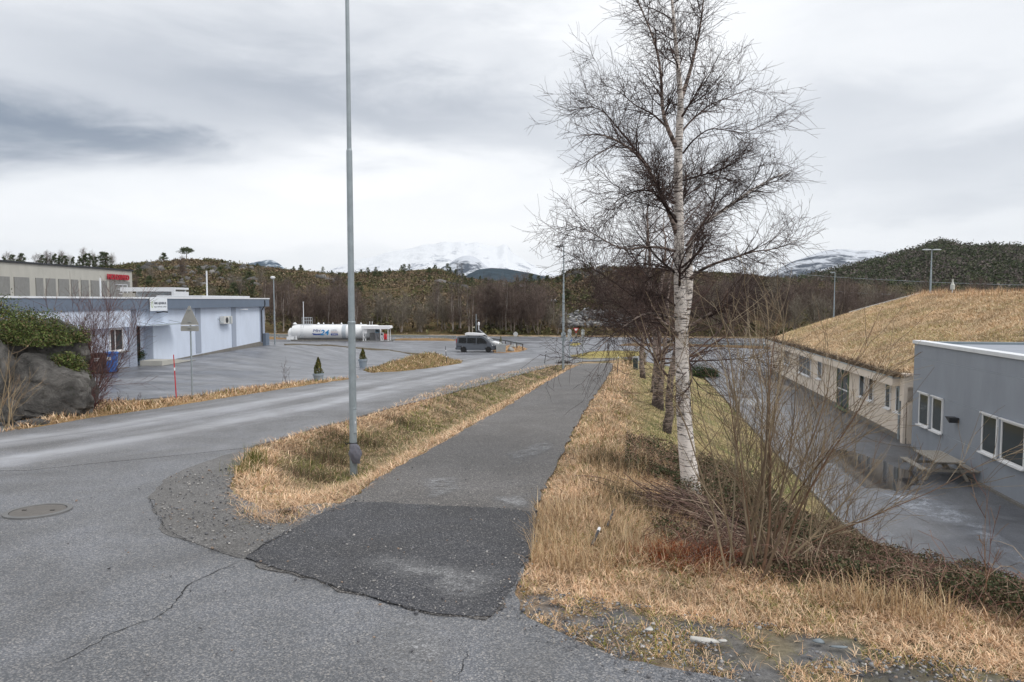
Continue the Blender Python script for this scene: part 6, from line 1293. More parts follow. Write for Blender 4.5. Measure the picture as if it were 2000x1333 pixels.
# ------------------------------------------------------------------ the white birch by the path
def barkmat(name, white, dark, amt=.5, low=None, sc=(5, 5, 42)):
    m, nt, b = node_mat(name); lk = nt.links.new
    c = ramp(nt, nz(nt, 3, 6, .65), [(.28, np.array(white)*.7), (.5, np.array(white))])
    l1 = nz(nt, 1.0, 4, .6, sc=sc); c = mixc(nt, ramp(nt, l1, [(amt+.10, (0, 0, 0)), (amt+.15, (.9,)*3)]), c, tuple(dark)+(1,))
    l2 = nz(nt, 1.0, 5, .7, .6, sc=(4, 4, 7), loc=(5, 2, 9)); c = mixc(nt, ramp(nt, l2, [(amt+.12, (0, 0, 0)), (amt+.19, (.85,)*3)]), c, tuple(dark)+(1,))
    if low:
        tc = nt.nodes.new('ShaderNodeTexCoord'); sp = nt.nodes.new('ShaderNodeSeparateXYZ'); lk(tc.outputs['Object'], sp.inputs[0])
        f = mth(nt, 'ADD', mth(nt, 'MULTIPLY', sp.outputs[2], -1.0/low), nz(nt, 7, 5, .7)); c = mixc(nt, ramp(nt, f, [(.30, (0, 0, 0)), (.48, (.9,)*3)]), c, tuple(dark)+(1,))
    lk(c, b.inputs['Base Color']); b.inputs['Roughness'].default_value = .75; b.inputs['Specular IOR Level'].default_value = .25; bump(nt, b, mth(nt, 'ADD', l1, l2), .6, .02); return m
m_birch = barkmat('birch_bark', (.80, .735, .68), (.035, .028, .025), .455, low=.9)
m_birch2 = barkmat('old_birch_bark', (.34, .27, .235), (.05, .04, .035), .40, low=2.0)
def limbs_obj(name, L, mat, parent, n=8, cols=None, smooth=True):
    parts = [tubes(np.array([p[:, :3]]), np.array([p[:, 3]]), n) for p in L]; V, F = merge(parts)
    return npmesh(name, V, F, None if cols is None else np.tile(cols, (len(V), 1)), smooth, mat, parent)
def twig_obj(name, sets, parent, rg, pal, origin):
    parts = []; C = []
    for P, Rr, n in sets:
        V, F = tubes(P-origin, Rr, n); parts.append((V, F)); C.append(np.repeat(pick(rg, len(P), pal, .18), P.shape[1]*n, axis=0))
    V, F = merge(parts); return npmesh(name, V, F, np.concatenate(C), False, M_TWIG, parent)
def main_birch():
    rg = np.random.default_rng(77); bx, by = gp(1352, 985); bz = float(H(bx, by)); Y0 = by; O = np.array([bx, by, bz])
    root = empty('white_birch', (bx, by, bz), 0, 'tall bare white birch with peeling bark, nearest of the row beside the footpath', 'birch tree')
    def L(pts, r0, r1, dy=0.0, K=16, rr=None):
        q = np.array([at(px, py, Y0+dy*(i/(len(pts)-1))**.8) for i, (px, py) in enumerate(pts)]); q = np.concatenate([q, (np.array(rr) if rr is not None else r0+(r1-r0)*np.linspace(0, 1, len(q))**.8)[:, None]], 1); return resample(q, K)
    trunk = L([(1356, 1000), (1348, 940), (1341, 880), (1336, 820), (1333, 740), (1332, 690), (1332, 640), (1329, 600), (1326, 540), (1327, 480), (1326, 420), (1324, 350), (1324, 290), (1329, 230), (1331, 185), (1322, 120), (1318, 60), (1312, 0), (1308, -60), (1303, -150)], 0, 0, 0, 40,
              [.20, .168, .150, .138, .124, .120, .116, .112, .094, .088, .084, .080, .072, .062, .050, .038, .030, .022, .016, .006])
    stem = L([(1334, 640), (1341, 600), (1346, 560), (1347, 525), (1343, 495), (1350, 460), (1375, 432), (1416, 410), (1458, 378), (1500, 352), (1540, 335)], 0, 0, .9, 22, [.09, .085, .08, .07, .055, .045, .037, .03, .022, .014, .006])
    spec = [([(1322, 460), (1309, 420), (1290, 378), (1262, 318), (1225, 285), (1198, 269), (1160, 258), (1125, 268)], .045, .005, -.6),
            ([(1272, 335), (1240, 290), (1205, 250), (1180, 215), (1150, 205), (1115, 218)], .022, .004, .5),
            ([(1323, 292), (1305, 255), (1292, 225), (1293, 160), (1286, 105), (1268, 50), (1245, 5), (1235, -30)], .046, .006, -.4),
            ([(1303, 250), (1275, 222), (1240, 207), (1210, 178), (1175, 165)], .022, .004, .7),
            ([(1331, 192), (1345, 150), (1355, 112), (1367, 60), (1374, 0), (1380, -70)], .042, .008, .5),
            ([(1329, 262), (1345, 240), (1385, 205), (1420, 192), (1468, 172)], .024, .004, .6),
            ([(1334, 300), (1352, 275), (1385, 250), (1420, 255), (1455, 262)], .02, .004, -.8),
            ([(1327, 355), (1370, 343), (1420, 328), (1450, 308), (1480, 300)], .022, .004, .9),
            ([(1324, 400), (1280, 372), (1240, 372), (1200, 395), (1180, 425)], .02, .004, -.9),
            ([(1321, 492), (1290, 482), (1250, 483), (1219, 491), (1180, 470), (1140, 445), (1110, 440)], .03, .004, -.8),
            ([(1348, 545), (1365, 528), (1408, 510), (1440, 503), (1466, 491), (1515, 488), (1560, 468)], .036, .005, -.5),
            ([(1342, 640), (1375, 620), (1400, 605), (1440, 594), (1475, 570)], .03, .005, -.7),
            ([(1341, 604), (1375, 602), (1415, 600), (1450, 585), (1480, 555)], .018, .004, .7),
            ([(1325, 662), (1320, 648), (1298, 632), (1274, 614), (1262, 598), (1256, 575)], .042, .010, -.5),
            ([(1320, 624), (1290, 616), (1265, 610), (1239, 622), (1216, 640), (1194, 658), (1172, 676), (1158, 695)], .030, .004, -1.3),
            ([(1239, 622), (1215, 600), (1185, 575), (1160, 560)], .014, .003, -1.4),
            ([(1237, 580), (1195, 548), (1152, 522), (1120, 500), (1090, 488)], .014, .003, -.8),
            ([(1322, 600), (1290, 575), (1245, 582), (1237, 578)], .018, .012, -.6),
            ([(1322, 530), (1290, 528), (1262, 550), (1240, 578)], .02, .006, .5),
            ([(1342, 706), (1400, 704), (1460, 700), (1510, 696)], .018, .004, .6),
            ([(1340, 480), (1372, 440), (1395, 400), (1400, 350), (1420, 310)], .024, .004, 1.2),
            ([(1343, 690), (1352, 740), (1345, 760), (1330, 772)], .02, .01, -.2)]
    limb = [L(p, a, b_, dy) for p, a, b_, dy in spec]
    # limbs growing towards and away from the camera
    P0 = trunk[None, 12:34, :3]; R0 = trunk[None, 12:34, 3]
    ex, er = grow(rg, P0, R0, 13, .05, .95, .8, 1.6, 58, 8, .05, 16, .07, .4, .004, lpow=.35, rmax=.028)
    limb += [np.concatenate([ex[i], er[i][:, None]], 1) for i in range(len(ex))]
    loc = lambda A: np.concatenate([A[:, :3]-O, A[:, 3:]], 1)
    limbs_obj('trunk', [loc(trunk)], m_birch, root, 24)
    limbs_obj('fork', [loc(stem)], m_birch, root, 16)
    big = [l for l in limb if l[0, 3] > .028]; limbs_obj('limb', [loc(l) for l in big], m_birch2, root, 9)
    LP = np.array([l[:, :3] for l in limb]+[resample(stem[8:], 16)[:, :3], resample(trunk[28:], 16)[:, :3]]); LR = np.array([l[:, 3] for l in limb]+[resample(stem[8:], 16)[:, 3], resample(trunk[28:], 16)[:, 3]])
    small = np.array([l[0, 3] <= .028 for l in limb]+[False, False])
    a, ar = grow(rg, LP, LR, 300, .15, 1.0, .45, 1.3, 40, 12, .035, 9, .10, .6, .003, lpow=.35, rmax=.013)
    b_, br = grow(rg, np.concatenate([a]), ar, 2500, .1, 1, .3, .8, 42, 14, -.005, 6, .14, .7, .0022, lpow=.3, rmax=.006)
    b2, br2 = grow(rg, LP, LR, 900, .2, 1, .25, .8, 50, 15, .0, 6, .14, .6, .0022, rmax=.006)
    bb = np.concatenate([b_, b2]); bbr = np.concatenate([br, br2]); c, cr = grow(rg, bb, bbr, 10500, .1, 1, .12, .42, 40, 15, -.03, 4, .16, .8, .002, rmax=.0035)
    twig_obj('crown', [(LP[small], LR[small], 6), (a, ar, 5), (bb, bbr, 3), (c, cr, 3)], root, rg, [(3, (.065, .044, .040)), (2, (.10, .07, .06)), (1, (.04, .03, .028))], O)
main_birch()
def birch(name, px, py, top, wid, seed, label, Y=None, lean=0.0, tr=.13, gn=1, dense=1.0, mat=None, pal=TWIG_D, stems=1, group=None, cat='birch tree', K0=44):
    rg = np.random.default_rng(seed); bx, by = gp(px, py); bz = float(H(bx, by)); O = np.array([0., 0, 0]); h = EYE+(587-top)/1333*by-bz
    root = empty(name, (bx, by, bz), 0, label, cat, group); TR = []
    for s in range(stems):
        k = 16; z = np.linspace(-.1, h*(1-.15*s), k); w = np.cumsum(rg.normal(size=(k, 2))*.06, 0)*h/9; t = np.linspace(0, 1, k); off = (0 if stems == 1 else (s-.5)*.5)
        TR.append(resample(np.stack([w[:, 0]+lean*t*h+off*(.4+t*1.6), w[:, 1]+off*.4*t, z, tr*(1-.12*s)*(1.3-.3*np.minimum(t*8, 1))*(1-t)**.85+.008], 1), 44)*np.array([1, 1, 1, 1])); TR[-1][:, 3] *= 1+.22*(fbm(np.arange(44)*.8, seed, 3)-.5)*2; TR[-1][:, 0] += (fbm(np.arange(44)*.5, seed+9, 4)-.5)*.12
    limbs_obj('trunk', TR, mat or m_birch2, root, 14)
    TP = np.array([q[:, :3] for q in TR]); TQ = np.array([q[:, 3] for q in TR])
    a, ar = grow(rg, TP, TQ, int(26*stems**.5), .20, .97, wid*.8, wid*1.35, 66, 10, .035, 12, .09, .5, .006, lpow=.5, rmax=.04)
    b_, br = grow(rg, a, ar, int(260*dense), .15, 1, .5, 1.5, 42, 12, -.01, 8, .11, .6, .004, lpow=.3, rmax=.014)
    c, cr = grow(rg, b_, br, int(1500*dense), .1, 1, .3, .95, 42, 14, -.07, 6, .13, .7, .003, lpow=.2, rmax=.007)
    d, dr = grow(rg, c, cr, int(3000*dense), .1, 1, .15, .45, 40, 15, -.06, 4, .15, .8, .0026, rmax=.004)
    twig_obj('crown', [(a, ar, 6), (b_, br, 4), (c, cr, 3), (d, dr, 3)], root, rg, pal, O); return root
birch('birch_tree', 1303, 846, 325, 3.0, 11, 'gnarled bare birch with dark flaking bark directly behind the white birch', tr=.125, stems=1, dense=.62)
birch('birch_tree', 1284, 797, 360, 3.3, 12, 'bare birch with pinkish patched bark, second in the row behind the white birch', tr=.13, stems=2, dense=.7)
birch('birch_tree', 1270, 765, 410, 3.2, 13, 'short-trunked bare birch with a dark mossy foot in the middle of the row', tr=.15, dense=.7)
birch('birch_tree', 1254, 738, 440, 3.4, 14, 'farthest small bare birch of the row near the cable cabinet', tr=.16, dense=.7)
# ------------------------------------------------------------------ bare willow scrub in the right foreground
def shrub(name, bases, nst, hmin, hmax, bias, seed, label, pal, n2, n3, r0=.018, spread=.35, up=.03, cat='bare shrub', z0=None, l2=(.5, 1.3), l3=(.2, .6), low=0, thick=1.0, group=None):
    rg = np.random.default_rng(seed); B0 = np.array([(*gp(*b_), 0) for b_ in bases]); B0[:, 2] = H(B0[:, 0], B0[:, 1]); O = B0.mean(0); root = empty(name, tuple(O), 0, label, cat, group)
    i = rg.integers(len(B0), size=nst); K = 14; P = np.empty((nst, K, 3)); P[:, 0] = B0[i]+rg.normal(size=(nst, 3))*(.12, .12, .0); P[:, 0, 2] -= .05
    d = np.stack([bias[0]+spread*rg.normal(size=nst), bias[1]+spread*.8*rg.normal(size=nst), np.ones(nst)], 1)
    if low: q = rg.random(nst) < low; d[q, 2] = .25+.3*rg.random(q.sum()); d[q, 0] = np.abs(d[q, 0])*1.2+.5
    d /= np.linalg.norm(d, axis=1, keepdims=True); Lh = hmin+(hmax-hmin)*rg.random(nst)
    for k in range(1, K): d = d+rg.normal(size=(nst, 3))*.055; d[:, 2] += up; d /= np.linalg.norm(d, axis=1, keepdims=True); P[:, k] = P[:, k-1]+d*(Lh/(K-1))[:, None]
    Rr = (r0*(.5+.8*rg.random(nst)))[:, None]*(1-.86*np.linspace(0, 1, K)[None, :])
    a, ar = grow(rg, P, Rr, n2, .15, .95, l2[0], l2[1], 30, 10, .03, 9, .06, .6, .0025*thick, lpow=.3, rmax=.009*thick)
    c, cr = grow(rg, np.concatenate([a]), ar, n3, .1, 1, l3[0], l3[1], 34, 12, .02, 6, .07, .7, .0018*thick, rmax=.004*thick)
    V, F = tubes(P-O, Rr, 8); npmesh('stems', V, F, np.repeat(pick(rg, nst, pal, .12), K*8, axis=0), True, M_TWIG, root); twig_obj('twigs', [(a, ar, 4), (c, cr, 3)], root, rg, pal, O); return root
WIL = [(3, (.24, .185, .12)), (3, (.17, .125, .085)), (2, (.33, .27, .19)), (1, (.14, .085, .055))]
shrub('willow_shrub', [(1440, 1115), (1480, 1122), (1510, 1118)], 24, 1.7, 3.3, (.10, .05), 31, 'big bare many-stemmed willow shrub on the bank in front of the yard', WIL, 200, 1000, .0145, .25, low=.12, l2=(.4, 1.0))
shrub('willow_shrub', [(1560, 1120), (1620, 1115)], 14, 1.3, 2.5, (.26, .1), 32, 'smaller bare willow right of the biggest one, leaning towards the picnic table', WIL, 90, 420, .0095, .34, low=.2)
shrub('willow_shrub', [(1405, 1000), (1500, 1020), (1560, 985)], 14, 1.8, 3.4, (.10, .0), 33, 'slim bare willow stems behind the brush pile at the edge of the lawn', WIL, 130, 520, .011, .22)
shrub('bare_sapling', [(1690, 1120), (1780, 1140), (1900, 1175), (1960, 1190)], 12, .7, 1.6, (.0, .0), 34, 'thin reddish saplings sprouting from the brambles at the lower right', [(1, (.16, .08, .06)), (1, (.22, .14, .09))], 60, 160, .007, .22, l2=(.2, .5), l3=(.1, .3))
shrub('red_shrub', [(158, 792), (170, 795), (178, 800)], 26, 2.4, 4.6, (-.05, .15), 35, 'reddish bare birch shrub growing beside the rock in front of the pale building', [(3, (.125, .065, .06)), (2, (.18, .105, .09)), (1, (.075, .04, .038))], 300, 2200, .013, .34, l2=(.6, 1.6), l3=(.3, .8), thick=1.3, cat='shrub')
shrub('red_sapling', [(172, 812)], 9, .8, 1.5, (.45, -.1), 36, 'low reddish twigs leaning over the car park edge at the right foot of the rock', [(1, (.15, .06, .06)), (1, (.09, .045, .045))], 60, 200, .009, .3, l2=(.3, .7), l3=(.15, .35), cat='shrub', thick=1.3)
shrub('dry_sapling', [(4, 842), (22, 838)], 7, 1.2, 2.6, (.15, -.05), 37, 'pale dry sapling in front of the rock at the left edge', [(1, (.36, .28, .18)), (1, (.28, .2, .13))], 40, 90, .016, .25, l2=(.4, .9), l3=(.2, .5), cat='sapling', thick=1.5)
shrub('roadside_twigs', [(230, 797), (258, 796), (245, 799)], 12, .3, .7, (0, 0), 38, 'small dark twigs sprouting at the roadside right of the rock', [(1, (.07, .04, .04))], 20, 20, .006, .2, l2=(.1, .3), l3=(.1, .2), cat='twigs', thick=1.5)
shrub('roadside_twigs', [(560, 752)], 5, .6, 1.1, (-.1, 0), 39, 'single thin bare sapling at the car park edge left of the potted conifer', [(1, (.10, .07, .06))], 10, 14, .01, .2, l2=(.2, .5), l3=(.1, .3), cat='twigs', thick=2)
shrub('path_shrub', [(1225, 716), (1232, 712), (1262, 714)], 22, .8, 1.7, (0, 0), 41, 'low reddish scrub at the far end of the row of birches', [(1, (.16, .08, .05)), (1, (.10, .06, .04)), (1, (.12, .12, .04))], 120, 300, .014, .35, l2=(.3, .8), l3=(.2, .4), cat='shrub', thick=3)
x, y, z = G3(1365, 736); eb = empty('evergreen_bush', (x, y, z), 0, 'low dark green bush at the far corner of the lawn by the yard', 'bush'); leafmass('foliage', np.random.default_rng(71), [(0, 0, .3), (.9, 0, .25)], [(1.1, .8, .7), (.8, .7, .5)], 5000, .12, [(3, (.02, .045, .015)), (1, (.05, .09, .03))], eb)
# ------------------------------------------------------------------ hillside vegetation
nr = 60
def hz_at(px, Y, V=VH, nrow=60, x0=SIL_H[0][0], step=6):
    px = np.atleast_1d(px).astype(float); Y = np.atleast_1d(Y).astype(float); j = np.clip(np.round((px-x0)/step).astype(int), 0, V.shape[1]-1); Ys = V[:nrow, j, 1]; Zs = V[:nrow, j, 2]; t = (Y-Ys[0])/(Ys[-1]-Ys[0]); f = np.clip(t, 0, .999)*(nrow-1); i = f.astype(int); r = f-i
    a = np.arange(len(px)); return Zs[i, a]*(1-r)+Zs[np.minimum(i+1, nrow-1), a]*r, t
def crestY(px): return float(VH[59, max(0, min(VH.shape[1]-1, int(round((px-SIL_H[0][0])/6)))), 1])
def bare_proto(seed, h, wid, stems, ntw, pal, name='bare_birch', white=False):
    rg = np.random.default_rng(seed); TR = []
    for s in range(stems):
        k = 10; t = np.linspace(0, 1, k); a = rg.random()*6.28; sp = .5*s*.6; TR.append(np.stack([np.cos(a)*sp*(.3+t*1.8)+np.cumsum(rg.normal(size=k))*.07, np.sin(a)*sp*(.3+t*1.8)+np.cumsum(rg.normal(size=k))*.07, t*h*(1-.12*s*rg.random()), (.10 if white else .07)*(1-t)**.8+.015], 1))
    TP = np.array([q[:, :3] for q in TR]); TQ = np.array([q[:, 3] for q in TR]); root = empty(name, (0, 0, 0))
    V, F = tubes(TP, TQ, 5); npmesh('trunk', V, F, np.repeat(pick(rg, stems, [(1, (.34, .30, .27))] if white else [(1, (.19, .155, .13)), (1, (.28, .24, .21))]), 50, axis=0), False, M_TWIG, root)
    a, ar = grow(rg, TP, TQ, 26*stems, .15, .97, wid*.5, wid, 36, 8, .07, 7, .07, .4, .012, lpow=.45, rmax=.035); b_, br = grow(rg, a, ar, ntw//3, .1, 1, .7, 1.8, 34, 10, .03, 5, .09, .6, .010, lpow=.2, rmax=.018); c, cr = grow(rg, b_, br, ntw, .05, 1, .4, 1.2, 34, 12, .01, 3, .1, .8, .009, rmax=.011)
    twig_obj('crown', [(a, ar, 4), (b_, br, 3), (c, cr, 3)], root, rg, pal, np.zeros(3)); return root
PUR = [(3, (.15, .112, .098)), (2, (.20, .155, .13)), (1, (.10, .075, .068))]; GRY = [(3, (.20, .175, .14)), (2, (.26, .23, .18)), (1, (.13, .105, .085))]
protos = [bare_proto(201, 8.6, 2.2, 3, 800, PUR), bare_proto(202, 7.6, 2.0, 4, 800, PUR), bare_proto(203, 9.5, 1.8, 2, 550, PUR, white=True), bare_proto(204, 5.6, 2.4, 4, 600, GRY), bare_proto(205, 6.5, 2.2, 3, 550, GRY, white=False)]
LAB = ['dense purple-brown bare birch at the foot of the heath hill', 'many-stemmed purplish bare tree at the foot of the heath hill', 'slender bare birch with a pale trunk in front of the heath hill', 'low spreading grey-brown bare tree at the foot of the heath hill', 'rounded grey bare tree low on the heath hill']
GRP = ['purple-brown birches below the hill', 'many-stemmed bare trees below the hill', 'pale-trunked birches below the hill', 'low grey bare trees below the hill', 'rounded bare trees below the hill']
rg = np.random.default_rng(300); used = [0]*5
def put(k, px, Y, sc, rz):
    o = protos[k] if not used[k] else copy_tree(protos[k]); used[k] = 1; z, _ = hz_at(px, Y); o.location = ((px-1000)/FPX*Y, Y, float(z[0])-.1); o.rotation_euler = (0, 0, rz); o.scale = (sc*(.9+.3*rg.random()),)*2+(sc,); tag(o, LAB[k], 'bare tree', GRP[k]); return o
bands = [(515, 700, 24, (0, 1, 2), (.85, 1.15), (1, 22)), (640, 690, 6, (0, 1), (.9, 1.1), (1, 10)), (700, 900, 15, (3, 4, 4), (.65, 1.05), (1, 16)), (850, 935, 6, (4, 2), (.8, 1.0), (1, 12)), (930, 1070, 22, (0, 1, 2), (.95, 1.2), (1, 15)), (1070, 1110, 3, (3, 4), (.6, .8), (1, 10)), (1160, 1330, 18, (0, 1, 3), (.8, 1.1), (2, 40)), (1330, 1560, 34, (0, 1, 3, 4), (.8, 1.15), (1, 55)), (1560, 1760, 26, (0, 1, 3), (.8, 1.1), (1, 60)), (1760, 2150, 22, (0, 1, 3), (.8, 1.1), (1, 60)), (-150, 520, 22, (0, 3, 4), (.5, .9), (10, 80))]
for a, b_, n, ks, (s0, s1), (d0, d1) in bands:
    for i in range(n): px = a+(b_-a)*(i+.2+.6*rg.random())/n; Y = float(toeY((px-1000)/FPX))+d0+(d1-d0)*rg.random()**1.4; put(int(rg.choice(ks)), px, Y, s0+(s1-s0)*rg.random(), rg.random()*6.28)
def pine_proto(seed, h, wid, shape, name):
    rg = np.random.default_rng(seed); root = empty(name, (0, 0, 0)); k = 8; t = np.linspace(0, 1, k); P = np.stack([np.cumsum(rg.normal(size=k))*.10, np.cumsum(rg.normal(size=k))*.1, t*h*.95], 1); V, F = tubes(P[None], (.16*(1-t)**.8+.03)[None], 6)
    ncl = 34; cen = []; rad = []
    for i in range(ncl):
        if shape == 'spruce': tt = .12+.86*rg.random(); rr = wid*(1-tt)**.8*(.5+.5*rg.random()); sz = .35+.5*(1-tt)
        elif shape == 'flat': tt = .55+.42*rg.random(); rr = wid*np.sqrt(rg.random())*(1-.55*(tt-.55)/.42); sz = .75+.5*rg.random()
        else: tt = .18+.80*rg.random(); rr = wid*rg.random()**.6*(1-.75*max(0, tt-.35)/.65); sz = .5+.45*rg.random()
        a = rg.random()*6.28; j = min(int(tt*k), k-1); cen.append((P[j, 0]+rr*np.cos(a), P[j, 1]+rr*np.sin(a), tt*h)); rad.append((sz, sz, sz*(.55 if shape == 'flat' else .75)))
    br = []
    for c in cen[::2]:
        q = P[max(0, min(k-1, int(c[2]/h*k)-1))]; br.append([q, (q+np.array(c))/2+(0, 0, -.1), np.array(c)])
    V2, F2 = tubes(np.array(br), np.array([[.06, .045, .02]]*len(br)), 4); Va, Fa = merge([(V, F), (V2, F2)]); npmesh('trunk', Va, Fa, np.tile((.11, .07, .05), (len(Va), 1)), True, M_TWIG, root)
    leafmass('crown', rg, cen, rad, 2400, .38, [(3, (.07, .088, .04)), (2, (.10, .12, .055)), (2, (.045, .058, .028))], root, shell=.2, asp=.35, flatb=-.8); return root
pp_ = [pine_proto(401, 7, 2.3, 'round', 'pine_tree'), pine_proto(402, 5.2, 3.6, 'flat', 'pine_tree'), pine_proto(403, 7.5, 2.0, 'spruce', 'spruce_tree'), pine_proto(404, 4.5, 2.0, 'round', 'pine_tree')]; usedp = [0]*4
PL = ['dark green pine on the heath hill', 'broad flat-topped pine on the hill crest', 'pointed dark green spruce on the heath hill', 'small bushy pine on the heath hill']
def putp(k, px, f, sc, lab=None, grp=None):
    Y0_ = float(toeY((px-1000)/FPX)); Y = Y0_+(crestY(px)-Y0_)*f; o = pp_[k] if not usedp[k] else copy_tree(pp_[k]); usedp[k] = 1; z, _ = hz_at(px, Y); o.location = ((px-1000)/FPX*Y, Y, float(z[0])-.15); o.rotation_euler = (0, 0, rg.random()*6.28); o.scale = (sc, sc, sc)
    o['label'] = lab or PL[k]; o['category'] = 'conifer tree'; 
    if grp is None and not lab: grp = ['pines on the heath hill', 'flat-topped pines', 'spruces on the heath hill', 'small pines on the heath hill'][k]
    if grp: o['group'] = grp
    elif 'group' in o: del o['group']
for px in (20, 44, 78, 96, 104, 126, 140, 168, 186, 208, 222): k_ = int(rg.choice([0, 1, 3])); t0 = float(toeY((px-1000)/FPX)); tag(put(k_, px, t0+(crestY(px)-t0)*.93, .75+.3*rg.random(), rg.random()*6), 'bare tree on the skyline between the pines behind the factory hall', None, 'bare skyline trees behind the factory')
putp(1, 366, .985, 1.0, 'big flat-topped pine alone on the hill crest above the pale building'); putp(3, 323, .985, .78, 'small slender pine left of the flat-topped one on the hill crest')
for px in (12, 30, 48, 88, 112, 120, 132, 148, 160, 172, 180, 192, 203, 212): putp(int(rg.choice([0, 0, 2])), px, .9, .72+.32*rg.random(), 'tall pine on the skyline behind the concrete factory hall', 'skyline pines behind the factory')
for px, f, k, sc in ((590, .97, 3, .9), (632, .97, 0, .62), (575, .98, 3, .6), (650, .96, 3, .6), (706, .95, 3, .7), (785, .96, 0, .6), (800, .97, 0, .65), (790, .8, 0, 1.0), (850, .97, 3, .7), (875, .95, 0, .9), (880, .9, 0, .8), (890, .93, 3, .9), (905, .92, 3, .8), (922, .7, 0, .8), (938, .9, 2, .7), (962, .75, 2, .8), (1010, .8, 0, .9), (1037, .62, 0, 1.25), (1025, .6, 0, 1.0), (1052, .8, 0, .9), (1068, .85, 3, 1.1), (1090, .7, 3, .9), (1160, .5, 0, .8), (1128, .6, 3, 1.), (720, .85, 0, .8), (742, .8, 3, .8), (762, .82, 0, .7), (840, .8, 3, .9), (735, .9, 0, .7), (480, .35, 0, .9), (460, .3, 3, 1.2), (495, .3, 0, .9), (505, .98, 3, .5), (460, .98, 3, .4), (1500, .3, 2, 1.0), (1530, .5, 0, 1.1)): putp(k, px, f, sc*.68)
for i in range(46): putp(int(rg.choice([0, 3, 3])), 660+520*rg.random() if i < 26 else (1150+800*rg.random() if i < 40 else 260+260*rg.random()), .3+.6*rg.random(), .35+.35*rg.random())
# heath scrub on the slope: one mass
def scrub(name, V, n, pxr, fr, x0, nrow, step, size, pal, seed, per=12, flat=.55, dens=None, tall=None):
    rg = np.random.default_rng(seed); px = pxr[0]+(pxr[1]-pxr[0])*rg.random(n); f = fr[0]+(fr[1]-fr[0])*rg.random(n)**.8; j = np.clip(((px-x0)/step).round().astype(int), 0, V.shape[1]-1); fi = np.minimum((f*(nrow-1)).astype(int), nrow-2); r = f*(nrow-1)-fi
    p = V[fi, j]*(1-r[:, None])+V[fi+1, j]*r[:, None]; p[:, 0] = (px-1000)/FPX*p[:, 1]; g = fbm(p[:, 0]*.035, p[:, 1]*.03, seed, 4); k = g+.25*rg.random(n) > .52 if dens is None else rg.random(n) < dens; p, g = p[k], g[k]; n = len(p)
    cc = fbm(p[:, 0]*.06+9, p[:, 1]*.05, seed+1, 3); C0 = palcol(rg, n, pal, np.stack([sm(.3, .6, cc)+.15, sm(.3, .6, 1-cc)+.15], 1)); s = size*(.5+rg.random(n)); tl = tall or flat
    P = np.repeat(p, per, 0)+rg.normal(size=(n*per, 3))*(np.repeat(s, per)[:, None]*np.array([.62, .62, tl*.6])); P[:, 2] += np.repeat(s, per)*tl*.55
    Vv, F, C = leaves(rg, P, np.repeat(s, per)*(.45+.4*rg.random(n*per)), np.repeat(C0, per, 0)*(.8+.4*rg.random((n*per, 1))), asp=.6); o = npmesh(name, Vv, F, C, False, M_LEAF); o['kind'] = 'stuff'; return o
BR = [(3, (.15, .11, .07)), (2, (.20, .15, .095)), (2, (.10, .075, .05)), (.6, (.27, .2, .13))]; OL = [(3, (.09, .09, .04)), (2, (.12, .115, .05)), (2, (.06, .065, .03)), (1, (.16, .145, .065))]
scrub('heath_scrub', VH, 60000, (-200, 2100), (.0, .985), SIL_H[0][0], 60, 6, .85, [BR, OL], 500, 8, flat=.5)
scrub('hillside_wood', VW, 20000, (1380, 2300), (.02, .985), SIL_W[0][0], 50, 6, 1.8, [[(3, (.12, .10, .09)), (1, (.15, .125, .11)), (1.5, (.06, .068, .035))], [(3, (.055, .068, .032)), (2, (.075, .09, .042)), (1, (.035, .045, .02))]], 510, 9, tall=1.0, dens=.95)
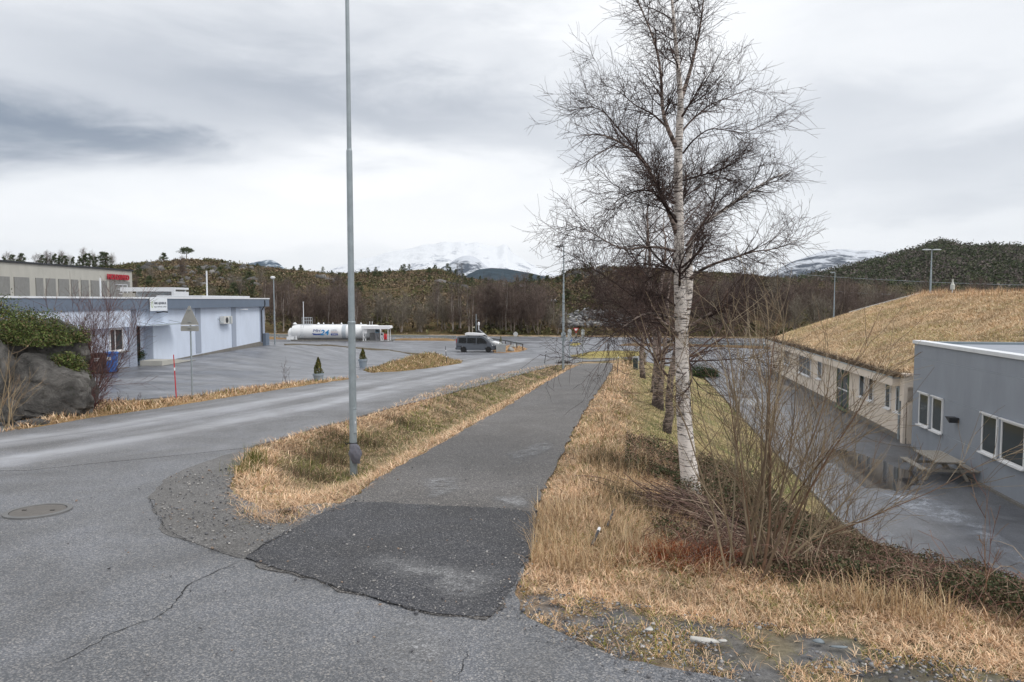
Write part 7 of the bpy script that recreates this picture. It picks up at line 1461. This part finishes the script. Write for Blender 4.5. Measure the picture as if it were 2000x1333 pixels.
# bare rock showing through the heath
rg = np.random.default_rng(610); cl = [(405, .72, 22, .05, 30), (440, .55, 26, .04, 26), (375, .5, 16, .05, 20), (350, .8, 18, .03, 12), (470, .85, 16, .03, 22), (300, .8, 14, .04, 20), (885, .55, 20, .03, 18), (1010, .8, 18, .02, 16), (1140, .75, 14, .05, 22), (1175, .85, 16, .03, 16), (640, .75, 20, .03, 16)]; q = []
for px0, f0, sx_, sf, n in cl:
    for _ in range(n): px = px0+rg.normal()*sx_; f = min(.96, f0+rg.normal()*sf); t0 = float(toeY((px-1000)/FPX)); q.append((px, t0+(crestY(px)-t0)*f))
q = np.array(q); z, _ = hz_at(q[:, 0], q[:, 1]); n = len(q); stones('hill_rocks', rg, np.stack([(q[:, 0]-1000)/FPX*q[:, 1], q[:, 1], z+.3], 1), .7+1.3*rg.random(n)**2, pick(rg, n, [(3, (.12, .115, .11)), (1, (.2, .19, .185)), (2, (.08, .078, .075))]))
# grey rubble bank behind the junction
rg = np.random.default_rng(600); n = 1500; px = 1095+190*rg.random(n); Y = np.array([float(toeY((p-1000)/FPX)) for p in px])+6+16*rg.random(n); z, _ = hz_at(px, Y); k = fbm(px*.05, Y*.2, 88) > .35; px, Y, z = px[k], Y[k], z[k]; n = len(px)
stones('rubble_bank', rg, np.stack([(px-1000)/FPX*Y, Y, z+.6*rg.random(n)], 1), .25+.55*rg.random(n)**2, pick(rg, n, [(3, (.17, .17, .175)), (2, (.26, .26, .26)), (1, (.36, .36, .35)), (1, (.10, .10, .10))]))
# ------------------------------------------------------------------ the air
hz_ = MB().box(-7600, 7600, -1000, 8700, -15, 640).build('haze', []) ; hz_.data.materials.clear()
mh = bpy.data.materials.new('air'); mh.use_nodes = True; nt = mh.node_tree; nt.nodes.clear(); ou = nt.nodes.new('ShaderNodeOutputMaterial'); pv = nt.nodes.new('ShaderNodeVolumePrincipled')
pv.inputs['Color'].default_value = (.80, .87, .97, 1); pv.inputs['Density'].default_value = 3.8e-5; pv.inputs['Anisotropy'].default_value = .3; nt.links.new(pv.outputs[0], ou.inputs['Volume'])
hz_.data.materials.append(mh); hz_['kind'] = 'stuff'
